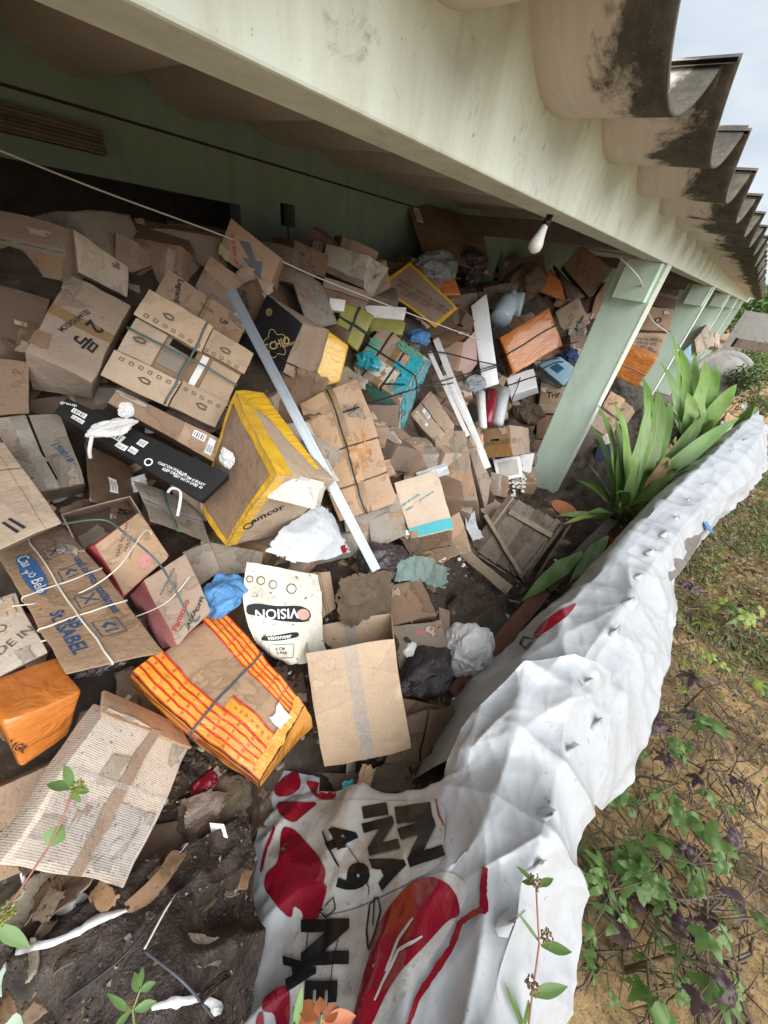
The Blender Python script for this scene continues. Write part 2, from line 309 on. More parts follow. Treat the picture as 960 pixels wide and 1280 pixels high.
def FOLDS(seed, n=8, f=4.0, bias=None):
    r_ = random.Random(seed * 17 + 3); out = []
    for k in range(n):
        d = Vector((r_.gauss(0, 1), r_.gauss(0, 1), r_.gauss(0, 1)))
        if bias: d = Vector((d.x * bias[0], d.y * bias[1], d.z * bias[2]))
        out.append((d.normalized(), f * r_.uniform(.5, 1.8), r_.random(), seed * 3 + k))
    return out
def foldh(p, F):   # straight, sharp, locally fading creases
    h = 0; w_ = N(p, 1.7, F[0][3]) * .5
    for d, fq, ph, sd_ in F:
        t_ = abs(((p.dot(d) * fq + ph + w_) % 1) * 2 - 1); m_ = N(p, fq * .45, sd_) + .12
        if m_ > 0: h += m_ * 2.2 * (t_ ** 3 if t_ > 0 else 0) * (4.0 / fq)
    return h

# cartons: centre, axes and the eight (slightly crushed) corners of each, in metres
BOXES = [
dict(name='cardboard_box',label='large brown box with worn edges in the top left corner below the door opening',cat='box',c=[0.3353, 2.2092, 1.8881],R=[[0.64616, 0.35626, -0.67495], [-0.76007, 0.22033, -0.61135], [-0.06909, 0.90804, 0.41315]],H=[[0.1396, 2.2732, 2.0531], [0.3958, 1.9681, 2.0202], [0.3141, 1.9479, 1.8569], [0.0435, 2.2574, 1.8727], [0.3694, 2.471, 1.934], [0.6087, 2.1666, 1.8845], [0.5606, 2.1452, 1.7545], [0.2732, 2.4552, 1.7537]],B={},D=None,F=[[-60, 247], [86, 284], [76, 350], [-70, 322]],o={'mat': 'card_brown', 'seam': 'x'}),
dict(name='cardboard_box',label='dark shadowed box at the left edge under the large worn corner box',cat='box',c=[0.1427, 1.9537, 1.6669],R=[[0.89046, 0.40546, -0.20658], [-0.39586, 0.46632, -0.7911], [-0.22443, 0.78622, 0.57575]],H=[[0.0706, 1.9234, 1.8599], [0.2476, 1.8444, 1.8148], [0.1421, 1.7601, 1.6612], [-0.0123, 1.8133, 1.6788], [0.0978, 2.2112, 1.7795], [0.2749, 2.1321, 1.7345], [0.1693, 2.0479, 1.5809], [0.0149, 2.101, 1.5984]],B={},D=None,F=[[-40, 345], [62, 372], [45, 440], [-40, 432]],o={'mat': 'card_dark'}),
dict(name='cardboard_box',label='dented tan box printed with a large 2 and a Korean sign',cat='box',c=[0.2724, 1.6481, 1.7242],R=[[0.77967, 0.62512, -0.03653], [-0.46513, 0.5391, -0.70215], [-0.41924, 0.56444, 0.71109]],H=[[0.3157, 1.7321, 1.9036], [0.4463, 1.6479, 1.8272], [0.2171, 1.4628, 1.6327], [0.0982, 1.5523, 1.7149], [0.3204, 1.83, 1.813], [0.4682, 1.7713, 1.7738], [0.2255, 1.5648, 1.5473], [0.0822, 1.6206, 1.5817]],B={},D=None,F=[[90, 342], [165, 381], [113, 479], [30, 440]],o={'mat': 'card_tan', 'dent': 1.6, 'tape': [['F', 'x', 0.05, 0.07, 'tape_brown']], 'text': [['F', '2', 0.32, 0.12, 0.24, -105, 'ink'], ['F', '号', 0.3, -0.28, 0.24, -105, 'ink'], ['F', '5S14459245CM', -0.25, 0.05, 0.075, -105, 'ink']]}),
dict(name='cardboard_box',label='tan box with flaps pulled apart and two crossed green straps',cat='box',c=[0.5347, 1.5191, 1.6211],R=[[0.68711, 0.66786, -0.2861], [-0.55973, 0.23551, -0.7945], [-0.46323, 0.70605, 0.53564]],H=[[0.4872, 1.5748, 1.8837], [0.7456, 1.3659, 1.7118], [0.5184, 1.2907, 1.4789], [0.2627, 1.4956, 1.6462], [0.5538, 1.7617, 1.7885], [0.8122, 1.5527, 1.6167], [0.585, 1.4775, 1.3837], [0.3293, 1.6824, 1.5511]],B={},D=None,F=[[185, 363], [316, 441], [268, 534], [128, 468]],o={'mat': 'card_light', 'flaps4': 1, 'strap': [['x', 0.12, 'strap_green'], ['y', 0.05, 'strap_green']], 'marks': 1}),
dict(name='cardboard_box',label='long brown box with printed logos behind the green strapped box',cat='box',c=[0.7941, 1.8868, 1.7301],R=[[0.70817, 0.63913, -0.30002], [-0.50002, 0.15398, -0.85222], [-0.49848, 0.75353, 0.42862]],H=[[0.6666, 1.8523, 1.9221], [0.9051, 1.6839, 1.7544], [0.8354, 1.6629, 1.6638], [0.5894, 1.8367, 1.8371], [0.7782, 2.1233, 1.858], [1.0167, 1.9549, 1.6903], [0.9471, 1.9339, 1.5998], [0.701, 2.1077, 1.7731]],B={},D=None,F=[[210, 337], [309, 403], [297, 432], [193, 367]],o={'mat': 'card_brown', 'seam': 'y', 'text': [['F', 'Legrand', -0.62, 0.1, 0.13, -75, 'ink'], ['F', 'FRAGIL', 0.05, 0.2, 0.08, 0, 'ink_soft'], ['F', 'UP', 0.5, 0.0, 0.12, 0, 'ink']]}),
dict(name='cardboard_box',label='plain brown box standing upright in shadow left of the arrow box',cat='box',c=[0.6267, 2.1921, 1.8613],R=[[0.91767, 0.39728, -0.00752], [-0.08183, 0.17043, -0.98197], [-0.38884, 0.90173, 0.1889]],H=[[0.5808, 2.0906, 2.0185], [0.7529, 2.0749, 1.9436], [0.6711, 2.0384, 1.7505], [0.4993, 2.0546, 1.8282], [0.582, 2.3483, 1.9715], [0.7541, 2.3326, 1.8966], [0.6722, 2.2961, 1.7036], [0.5005, 2.3124, 1.7813]],B={},D=None,F=[[146, 290], [209, 323], [202, 385], [140, 358]],o={'mat': 'card_brown'}),
dict(name='cardboard_box',label='grey blue box corner poking up inside the dark doorway',cat='box',c=[0.8957, 2.338, 1.903],R=[[0.84756, 0.49593, -0.1889], [-0.30693, 0.1677, -0.93684], [-0.43293, 0.85201, 0.29436]],H=[[0.8411, 2.2863, 2.043], [0.9678, 2.2276, 1.9375], [0.9248, 2.2068, 1.8438], [0.7725, 2.2564, 1.9038], [0.9003, 2.4746, 2.0108], [1.0271, 2.4159, 1.9053], [0.9841, 2.3951, 1.8116], [0.8317, 2.4447, 1.8716]],B={},D=None,F=[[205, 287], [250, 325], [246, 352], [198, 330]],o={'mat': 'grey_blue'}),
dict(name='cardboard_box',label='brown box flap with a big blue arrow printed on it',cat='box',c=[1.1388, 2.0048, 1.9738],R=[[0.6261, 0.49584, -0.60178], [-0.62377, -0.1446, -0.76812], [-0.46789, 0.85629, 0.21876]],H=[[1.0516, 2.0132, 2.1298], [1.2058, 1.8566, 2.0041], [1.1273, 1.873, 1.8457], [0.9731, 2.0331, 1.9838], [1.1561, 2.1308, 2.1005], [1.3169, 1.9761, 1.9795], [1.2251, 1.9888, 1.8117], [1.0776, 2.1507, 1.9545]],B={},D=None,F=[[289, 272], [350, 322], [333, 367], [272, 317]],o={'mat': 'card_tan', 'arrow': 1, 'text': [['F', 'THIS SIDE UP', -0.55, -0.2, 0.1, -60, 'ink_red']]}),
dict(name='cardboard_box',label='open brown carton below the box with the blue arrow',cat='box',c=[0.9885, 1.9933, 1.7865],R=[[0.64505, 0.65364, -0.39581], [-0.53158, 0.01173, -0.84693], [-0.54894, 0.75671, 0.35503]],H=[[0.8903, 1.9419, 1.9768], [1.0847, 1.7962, 1.846], [0.9443, 1.7919, 1.6791], [0.7965, 1.9351, 1.8561], [1.0155, 2.2027, 1.8975], [1.2098, 2.057, 1.7667], [1.0694, 2.0527, 1.5998], [0.9217, 2.1959, 1.7768]],B={},D=None,F=[[262, 320], [334, 370], [306, 418], [243, 358]],o={'mat': 'card_brown', 'seam': 'x'}),
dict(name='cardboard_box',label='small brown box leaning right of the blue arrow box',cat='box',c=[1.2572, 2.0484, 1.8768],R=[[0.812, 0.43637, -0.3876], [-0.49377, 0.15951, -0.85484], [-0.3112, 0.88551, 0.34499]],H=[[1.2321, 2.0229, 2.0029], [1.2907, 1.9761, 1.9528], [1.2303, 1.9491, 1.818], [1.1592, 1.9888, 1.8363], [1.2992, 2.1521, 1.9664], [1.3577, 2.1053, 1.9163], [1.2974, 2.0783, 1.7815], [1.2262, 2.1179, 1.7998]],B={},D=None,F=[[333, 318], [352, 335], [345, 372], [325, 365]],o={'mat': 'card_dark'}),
dict(name='cardboard_box',label='black gift box with gold outline drawing and the word SCHIO',cat='box',c=[1.1044, 1.6476, 1.6629],R=[[0.28436, 0.46212, -0.83999], [-0.92342, -0.10355, -0.36957], [-0.25776, 0.88075, 0.39728]],H=[[1.0182, 1.678, 1.8724], [1.065, 1.4805, 1.7876], [0.9603, 1.4976, 1.5821], [0.8886, 1.7285, 1.6454], [1.2668, 1.7734, 1.7585], [1.3279, 1.6049, 1.7235], [1.1945, 1.5641, 1.4186], [1.1372, 1.8239, 1.5316]],B={},D=None,F=[[335, 367], [378, 404], [353, 464], [302, 432]],o={'mat': 'black_card', 'sidemat': 'card_tan', 'strap': [['x', -0.55, 'strap_dark']], 'text': [['F', 'SCHIO', 0.38, -0.2, 0.19, 52, 'ink_gold'], ['F', 'boutique', 0.8, 0.05, 0.08, 52, 'ink_gold']], 'rings': 1}),
dict(name='cardboard_box',label='box with a glossy yellow taped side beside the black SCHIO box',cat='box',c=[1.3516, 1.6731, 1.5334],R=[[0.83706, 0.36332, -0.40906], [-0.51045, 0.24949, -0.82292], [-0.19693, 0.89764, 0.3943]],H=[[1.2818, 1.6621, 1.7551], [1.4227, 1.5449, 1.6567], [1.3316, 1.5055, 1.4798], [1.1655, 1.5686, 1.4391], [1.406, 1.862, 1.6706], [1.547, 1.7447, 1.5722], [1.4558, 1.7053, 1.3953], [1.2897, 1.7684, 1.3547]],B={},D=None,F=[[395, 402], [437, 432], [425, 478], [386, 488]],o={'mat': 'yellow_tape'}),
dict(name='cardboard_box',label='ribbed grey cardboard wad with torn ends behind the black box',cat='box',c=[1.4177, 1.9117, 1.7656],R=[[0.98703, 0.10915, -0.11772], [-0.16038, 0.63759, -0.7535], [-0.00719, 0.76261, 0.64682]],H=[[1.3258, 1.9754, 1.9623], [1.5044, 1.9028, 1.9102], [1.4968, 1.7464, 1.7266], [1.3004, 1.7494, 1.6944], [1.4207, 2.1224, 1.9202], [1.5994, 2.0498, 1.8681], [1.5918, 1.8933, 1.6845], [1.3953, 1.8964, 1.6522]],B={},D=None,F=[[359, 333], [402, 352], [421, 404], [386, 413]],o={'mat': 'card_grey', 'ribs': 1}),
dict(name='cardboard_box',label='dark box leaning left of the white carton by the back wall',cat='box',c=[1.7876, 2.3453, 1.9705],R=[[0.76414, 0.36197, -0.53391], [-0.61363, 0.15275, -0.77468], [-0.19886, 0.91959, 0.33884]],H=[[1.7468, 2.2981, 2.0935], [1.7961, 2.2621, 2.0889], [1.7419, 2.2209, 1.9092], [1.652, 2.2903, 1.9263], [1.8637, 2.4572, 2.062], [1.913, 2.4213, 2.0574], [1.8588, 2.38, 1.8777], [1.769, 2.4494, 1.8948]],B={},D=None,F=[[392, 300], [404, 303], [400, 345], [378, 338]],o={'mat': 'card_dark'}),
dict(name='cardboard_box',label='dirty white carton with brown lower half by the back wall',cat='box',c=[1.9865, 2.1673, 1.9567],R=[[0.43533, 0.25101, -0.86457], [-0.89061, -0.02027, -0.45432], [-0.13156, 0.96777, 0.21472]],H=[[1.7935, 2.2343, 2.0869], [1.9294, 1.9621, 2.0579], [1.8894, 1.9562, 1.8845], [1.7596, 2.2274, 1.9359], [2.085, 2.3755, 2.0187], [2.2465, 2.0785, 1.9968], [2.1553, 2.1222, 1.8094], [2.0511, 2.3686, 1.8677]],B={},D=None,F=[[407, 304], [462, 320], [454, 360], [402, 339]],o={'mat': 'white_card', 'patch': [['F', -1, -1, 1, -0.55, 'card_brown_p']], 'text': [['R', 'HDTC', 0.2, 0.2, 0.16, 20, 'ink_soft']], 'dent': 1.4}),
dict(name='cardboard_box',label='brown box squeezed under the dirty white carton',cat='box',c=[1.8098, 2.0444, 1.8056],R=[[0.72531, 0.36621, -0.58293], [-0.66874, 0.17378, -0.7229], [-0.16343, 0.91416, 0.37095]],H=[[1.665, 2.0829, 1.9226], [1.8913, 1.8734, 1.87], [1.8303, 1.8713, 1.7702], [1.6191, 2.0612, 1.8082], [1.7922, 2.2315, 1.8809], [2.0185, 2.022, 1.8283], [1.9575, 2.0199, 1.7284], [1.7463, 2.2098, 1.7665]],B={},D=None,F=[[405, 345], [465, 366], [455, 388], [400, 372]],o={'mat': 'card_brown'}),
dict(name='cardboard_box',label='tan box edged with yellow tape and printed lines of text under the clear bundle',cat='box',c=[2.6726, 2.0896, 1.7768],R=[[0.21963, 0.80487, -0.55131], [-0.88547, -0.07275, -0.45897], [-0.40952, 0.58897, 0.69671]],H=[[2.6942, 2.2633, 2.0518], [2.7887, 1.7742, 1.8044], [2.5813, 1.8092, 1.6633], [2.4056, 2.3272, 1.8655], [2.8478, 2.3844, 2.0101], [2.9424, 1.8954, 1.7628], [2.7349, 1.9303, 1.6217], [2.5592, 2.4484, 1.8239]],B={},D=2.85,F=[[513, 327], [573, 385], [545, 409], [472, 357]],o={'mat': 'card_brown', 'edgetape': 'yellow_tape', 'text': [['F', 'FRAGIL  MADE IN CHINA', 0.05, 0.15, 0.1, 8, 'ink_soft'], ['F', 'ESTE LADO PARA CIMA', 0.12, -0.1, 0.1, 8, 'ink_soft'], ['F', '16.5KGS  N.W.', 0.0, -0.38, 0.1, 8, 'ink_soft']]}),
dict(name='padded_parcel',label='olive green wrapped parcel tied in quarters left of the teal parcel',cat='parcel',c=[1.684, 1.8177, 1.6798],R=[[0.61356, 0.54059, -0.57559], [-0.71144, 0.06216, -0.69999], [-0.34263, 0.83898, 0.42274]],H=[[1.6308, 1.8445, 1.8175], [1.7674, 1.7055, 1.7733], [1.6342, 1.6987, 1.5806], [1.5422, 1.826, 1.6661], [1.7146, 1.9438, 1.7653], [1.8512, 1.8048, 1.7212], [1.718, 1.798, 1.5285], [1.6261, 1.9252, 1.614]],B={},D=None,F=[[430, 378], [469, 394], [447, 438], [417, 414]],o={'mat': 'olive', 'strap': [['x', 0, 'strap_dark'], ['y', 0, 'strap_dark']], 'dent': 1.5}),
dict(name='padded_parcel',label='olive yellow parcel wedged behind the top edge of the teal parcel',cat='parcel',c=[2.1669, 1.9584, 1.6361],R=[[0.7023, 0.31997, -0.63592], [-0.71071, 0.26391, -0.65211], [-0.04083, 0.90993, 0.41275]],H=[[2.0642, 2.0159, 1.7141], [2.2391, 1.8388, 1.7037], [2.197, 1.8221, 1.6125], [2.0146, 2.0007, 1.6136], [2.1405, 2.0942, 1.6645], [2.3154, 1.9171, 1.6542], [2.2734, 1.9003, 1.563], [2.0909, 2.0789, 1.564]],B={},D=None,F=[[466, 394], [508, 402], [503, 420], [460, 414]],o={'mat': 'olive', 'dent': 1.5}),
dict(name='foam_block',label='white foam block lying between the olive parcel and yellow edged box',cat='foam',c=[2.1357, 1.985, 1.7264],R=[[0.74653, 0.22561, -0.62593], [-0.66371, 0.31861, -0.67674], [0.04675, 0.92065, 0.38759]],H=[[1.9984, 2.0639, 1.7712], [2.2364, 1.8562, 1.7932], [2.2079, 1.8377, 1.7148], [1.9749, 2.047, 1.704], [2.061, 2.1315, 1.7325], [2.299, 1.9239, 1.7544], [2.2705, 1.9054, 1.6761], [2.0375, 2.1147, 1.6652]],B={},D=None,F=[[453, 381], [508, 384], [505, 400], [451, 395]],o={'mat': 'white_foam'}),
dict(name='foam_block',label='short white foam strip left of the olive green parcel',cat='foam',c=[1.5941, 1.8682, 1.7934],R=[[0.80478, 0.24579, -0.5403], [-0.59319, 0.30018, -0.74701], [-0.02142, 0.92167, 0.38738]],H=[[1.5494, 1.882, 1.835], [1.6258, 1.8257, 1.833], [1.6051, 1.8114, 1.7765], [1.5314, 1.8642, 1.7756], [1.5818, 1.9268, 1.8118], [1.6582, 1.8705, 1.8097], [1.6375, 1.8562, 1.7532], [1.5638, 1.909, 1.7524]],B={},D=None,F=[[412, 372], [432, 375], [430, 389], [411, 387]],o={'mat': 'white_foam'}),
dict(name='wrapped_parcel',label='tan parcel wrapped in torn teal film and blue printed tape',cat='parcel',c=[1.9047, 1.6428, 1.4226],R=[[0.3418, 0.73482, -0.58584], [-0.90303, 0.08419, -0.42125], [-0.26022, 0.67301, 0.69234]],H=[[1.9149, 1.773, 1.7032], [2.0026, 1.4389, 1.5741], [1.7581, 1.4012, 1.3443], [1.6255, 1.7582, 1.4493], [2.0748, 1.8637, 1.5066], [2.2551, 1.5641, 1.4944], [1.8521, 1.4361, 1.0365], [1.7588, 1.8701, 1.2472]],B={},D=None,F=[[478, 406], [532, 447], [500, 500], [436, 462]],o={'mat': 'card_tan', 'teal': 1, 'strap': [['y', 0.25, 'strap_dark'], ['y', -0.5, 'strap_dark']], 'patch': [['F', -0.9, -0.75, 0.5, -0.15, 'white_card']]}),
dict(name='cardboard_box',label='water stained double carton with orange tape and dark twine behind the aluminium bar',cat='box',c=[1.1472, 1.1928, 1.2222],R=[[0.78525, 0.09631, -0.61165], [-0.50112, 0.67906, -0.53643], [0.36368, 0.72774, 0.58149]],H=[[0.9934, 1.4277, 1.4491], [1.2414, 1.2805, 1.5742], [1.178, 0.8424, 1.1034], [0.9313, 1.006, 0.9948], [1.1157, 1.5349, 1.3328], [1.3638, 1.3878, 1.4579], [1.3003, 0.9497, 0.9871], [1.0537, 1.1133, 0.8785]],B={},D=None,F=[[372, 503], [446, 474], [499, 628], [424, 652]],o={'mat': 'card_tan', 'dent': 1.8, 'seam': 'y', 'patch': [['F', -1, -0.52, 1, -0.49, 'crease']], 'strap': [['x', 0.08, 'strap_dark'], ['y', -0.05, 'strap_dark']], 'otape': 1}),
dict(name='cardboard_box',label='brown box crushed under the water stained double carton',cat='box',c=[1.1474, 0.9933, 0.8844],R=[[0.94175, 0.07478, -0.32791], [-0.31148, 0.56172, -0.76646], [0.12688, 0.82394, 0.55228]],H=[[0.9744, 1.0335, 1.0186], [1.2946, 0.9334, 1.0698], [1.2512, 0.8049, 0.8657], [0.937, 0.897, 0.807], [1.0636, 1.1676, 0.9], [1.3838, 1.0675, 0.9513], [1.3403, 0.939, 0.7471], [1.0262, 1.0311, 0.6884]],B={},D=None,F=[[428, 640], [500, 615], [508, 670], [440, 700]],o={'mat': 'card_grey', 'dent': 2}),
dict(name='cardboard_box',label='plain tan box cut by the left edge level with the black carton',cat='box',c=[0.0389, 1.646, 1.5152],R=[[0.93031, 0.31774, -0.18322], [-0.35477, 0.65271, -0.66941], [-0.09311, 0.68776, 0.71995]],H=[[-0.0143, 1.6279, 1.6932], [0.1002, 1.5836, 1.6812], [0.0406, 1.4704, 1.5607], [-0.0801, 1.501, 1.5585], [-0.0013, 1.904, 1.5765], [0.1132, 1.8597, 1.5645], [0.0536, 1.7465, 1.444], [-0.0671, 1.7771, 1.4418]],B={},D=None,F=[[-35, 445], [35, 451], [36, 517], [-35, 523]],o={'mat': 'card_brown', 'text': [['F', 'DC', 0.6, 0.55, 0.12, -20, 'ink_soft']]}),
dict(name='cardboard_box',label='grey brown carton stamped 150018 at the left edge',cat='box',c=[0.0254, 1.4633, 1.3845],R=[[0.99974, 0.01774, 0.01425], [-0.00084, 0.65454, -0.75603], [-0.02274, 0.75582, 0.65438]],H=[[-0.043, 1.4187, 1.5791], [0.1046, 1.4146, 1.5711], [0.0842, 1.2685, 1.4028], [-0.0339, 1.268, 1.4047], [-0.0475, 1.6599, 1.368], [0.1, 1.6557, 1.36], [0.0794, 1.5165, 1.1905], [-0.0382, 1.5023, 1.1949]],B={},D=None,F=[[-12, 524], [73, 516], [106, 602], [44, 617]],o={'mat': 'card_grey', 'dent': 1.5, 'seam': 'y', 'text': [['F', '150018', 0.62, -0.1, 0.13, -72, 'ink_blue'], ['F', '0', 0.3, -0.15, 0.1, -70, 'ink_soft']], 'tape': [['F', 'y', -0.28, 0.05, 'tape_grey']]}),
dict(name='cardboard_box',label='long black carton with white shipping labels and crumpled clear tape',cat='box',c=[0.2647, 1.223, 1.4676],R=[[0.51393, 0.77648, -0.36463], [-0.76327, 0.21991, -0.6075], [-0.39153, 0.59053, 0.70568]],H=[[0.1339, 1.3805, 1.6277], [0.4236, 0.9985, 1.4486], [0.3152, 0.9906, 1.3858], [0.0921, 1.3638, 1.5917], [0.1725, 1.4758, 1.5482], [0.4623, 1.0939, 1.3691], [0.3538, 1.0859, 1.3063], [0.1307, 1.4591, 1.5122]],B={},D=None,F=[[82, 496], [287, 593], [251, 628], [68, 516]],o={'mat': 'black_card', 'dent': 1.2, 'labels': [['F', -0.86, -0.1, -0.7, 0.35], ['F', -0.82, -0.62, -0.68, -0.25], ['F', -0.42, -0.35, -0.22, 0.2], ['F', -0.24, -0.75, -0.12, -0.35], ['F', -0.08, 0.1, 0.02, 0.6], ['F', -0.1, -0.6, 0.0, -0.2]], 'text': [['F', 'group', -0.93, 0.5, 0.06, 25, 'ink_white'], ['F', 'CARTON FOLD UP', 0.45, -0.2, 0.035, 4, 'ink_white'], ['F', 'THIS ITEM IS BULKY', 0.7, -0.2, 0.035, 4, 'ink_white'], ['F', 'LIFT WITH CARE  03', 0.7, -0.42, 0.035, 4, 'ink_white'], ['F', 'KEEP DRY', 0.45, -0.42, 0.035, 4, 'ink_white']], 'ring': [0.18, -0.2]}),
dict(name='cardboard_box',label='dark brown box with a barcode label lying behind the long black carton',cat='box',c=[0.4058, 1.383, 1.44],R=[[0.65236, 0.73007, -0.20353], [-0.56333, 0.28741, -0.77463], [-0.50704, 0.61999, 0.59877]],H=[[0.2781, 1.4247, 1.6177], [0.544, 1.2114, 1.432], [0.4847, 1.176, 1.3661], [0.2347, 1.4098, 1.5836], [0.3236, 1.5889, 1.5129], [0.5894, 1.3756, 1.3273], [0.5301, 1.3402, 1.2613], [0.2802, 1.574, 1.4788]],B={},D=None,F=[[147, 486], [291, 556], [281, 585], [134, 503]],o={'mat': 'card_brown', 'patch': [['F', 0.12, -1, 1, 0.98, 'card_tan_p']], 'labels': [['F', 0.3, 0.1, 0.52, 0.75], ['F', 0.58, -0.7, 0.7, 0.7]], 'text': [['F', '10-2020', 0.84, -0.1, 0.045, 0, 'ink']]}),
dict(name='wrapped_parcel',label='dark brown plastic wrapped parcel with a barcode under the black carton',cat='parcel',c=[0.1052, 1.3807, 1.2878],R=[[0.75243, 0.31547, 0.57821], [0.08072, 0.82706, -0.55629], [-0.65371, 0.46524, 0.59684]],H=[[0.1315, 1.416, 1.4628], [0.2506, 1.4006, 1.333], [0.1984, 1.2488, 1.2421], [0.0673, 1.2302, 1.3517], [0.1526, 1.5889, 1.3645], [0.2717, 1.5735, 1.2347], [0.2195, 1.4217, 1.1438], [0.0885, 1.4031, 1.2534]],B={},D=None,F=[[103, 553], [170, 585], [178, 640], [110, 628]],o={'mat': 'brown_plastic', 'labels': [['F', -0.2, -0.4, 0.1, 0.1]], 'dent': 2}),
dict(name='cardboard_box',label='grey flattened carton stack under the right end of the black carton',cat='box',c=[0.2379, 1.1744, 1.2239],R=[[0.68903, 0.19911, 0.69684], [0.02739, 0.95368, -0.29958], [-0.72421, 0.22551, 0.65166]],H=[[0.2062, 1.2396, 1.3798], [0.3785, 1.2488, 1.1998], [0.3405, 1.0566, 1.1521], [0.1875, 1.0728, 1.3231], [0.2292, 1.3349, 1.3107], [0.4015, 1.3442, 1.1307], [0.3635, 1.152, 1.083], [0.2105, 1.1682, 1.254]],B={},D=None,F=[[168, 600], [245, 630], [264, 678], [190, 650]],o={'mat': 'card_grey', 'strap': [['y', -0.2, 'strap_green']], 'dent': 1.6}),
dict(name='cardboard_box',label='pale grey carton lid edge under the yellow taped open carton',cat='box',c=[0.3848, 1.0206, 1.0527],R=[[0.8574, 0.49995, -0.12211], [-0.44441, 0.59961, -0.66556], [-0.25953, 0.62492, 0.73629]],H=[[0.3143, 1.0881, 1.1564], [0.4975, 0.9659, 1.0764], [0.4495, 0.9224, 1.0291], [0.258, 0.9992, 1.0667], [0.324, 1.1413, 1.0975], [0.5073, 1.0192, 1.0175], [0.4593, 0.9757, 0.9702], [0.2678, 1.0524, 1.0078]],B={},D=None,F=[[250, 675], [330, 690], [325, 715], [250, 722]],o={'mat': 'card_grey'}),
dict(name='cardboard_box',label='stack of folded grey cartons with a ripped end left of the blue bag',cat='box',c=[0.298, 1.0715, 1.0519],R=[[0.98777, 0.01009, -0.15556], [-0.11023, 0.75086, -0.6512], [0.11023, 0.66039, 0.74279]],H=[[0.2447, 1.076, 1.1457], [0.3388, 1.0646, 1.1554], [0.325, 0.9805, 1.0788], [0.2367, 0.9704, 1.0515], [0.268, 1.1737, 1.0343], [0.3621, 1.1622, 1.044], [0.3484, 1.0782, 0.9674], [0.26, 1.0681, 0.9401]],B={},D=None,F=[[228, 690], [262, 676], [275, 712], [248, 735]],o={'mat': 'card_grey', 'dent': 1.6}),
dict(name='cardboard_box',label='big carton with yellow taped rims lying on its side beside the aluminium bar',cat='box',c=[0.5836, 1.0824, 1.305],R=[[-0.09423, 0.41463, -0.9051], [-0.95743, -0.28692, -0.03176], [-0.27286, 0.86358, 0.42401]],H=[[0.5766, 1.2151, 1.6351], [0.517, 0.8743, 1.4823], [0.3621, 0.9994, 1.161], [0.3811, 1.1989, 1.2165], [0.7846, 1.156, 1.4214], [0.7769, 0.8774, 1.3625], [0.6207, 1.0313, 1.059], [0.6233, 1.1909, 1.0714]],B={},D=None,F=[[292, 488], [344, 592], [280, 683], [252, 633]],o={'mat': 'card_brown', 'sidemat': 'card_light', 'edgetape': 'yellow_tape', 'text': [['R', 'amcor', -0.35, -0.05, 0.15, 38, 'ink']], 'ringR': 1}),
dict(name='cardboard_box',label='tan box with straight fold lines cut by the left edge above the blue logo box',cat='box',c=[-0.0875, 1.1325, 1.4444],R=[[0.99826, 0.00839, 0.0584], [0.01058, 0.94837, -0.317], [-0.05805, 0.31707, 0.94663]],H=[[-0.1295, 1.2851, 1.6037], [-0.0355, 1.238, 1.5822], [-0.0101, 0.9586, 1.487], [-0.1517, 0.9219, 1.4835], [-0.1431, 1.4477, 1.488], [-0.049, 1.4005, 1.4664], [-0.0236, 1.1211, 1.3713], [-0.1652, 1.0844, 1.3677]],B={},D=None,F=[[-70, 545], [6, 553], [76, 652], [-25, 697]],o={'mat': 'card_light', 'patch': [['F', -1, 0.3, 1, 0.32, 'crease'], ['F', 0.55, -1, 0.56, 1, 'crease']], 'text': [['F', '||', -0.1, -0.72, 0.2, 20, 'ink']]}),
dict(name='cardboard_box',label='large tan box with a blue oval logo and four handling symbols',cat='box',c=[-0.0755, 0.9091, 1.2538],R=[[0.96787, -0.09084, 0.23449], [0.08061, 0.99534, 0.05285], [-0.23819, -0.03225, 0.97068]],H=[[-0.1598, 1.1502, 1.3331], [-0.0108, 1.2577, 1.2913], [0.0466, 0.6026, 1.3131], [-0.1125, 0.6433, 1.3493], [-0.1727, 1.2398, 1.2263], [-0.0237, 1.3473, 1.1845], [0.0337, 0.6922, 1.2063], [-0.1254, 0.7329, 1.2425]],B={},D=None,F=[[-6, 690], [78, 653], [206, 812], [82, 843]],o={'mat': 'card_tan', 'dent': 1.2, 'campo': 1}),
dict(name='cardboard_box',label='open empty brown carton behind the two pink and tan boxes',cat='box',c=[0.0892, 1.2423, 1.2362],R=[[0.99957, -0.01989, -0.02171], [-0.00176, 0.69567, -0.71836], [0.02939, 0.71809, 0.69533]],H=[[-0.0048, 1.2139, 1.3476], [0.1761, 1.2083, 1.3475], [0.1834, 1.1326, 1.2696], [-0.0064, 1.1273, 1.2582], [0.0027, 1.3667, 1.2189], [0.1836, 1.3611, 1.2187], [0.1909, 1.2855, 1.1408], [0.0011, 1.2802, 1.1294]],B={},D=None,F=[[76, 643], [163, 619], [185, 655], [100, 690]],o={'mat': 'card_brown', 'openF': 1}),
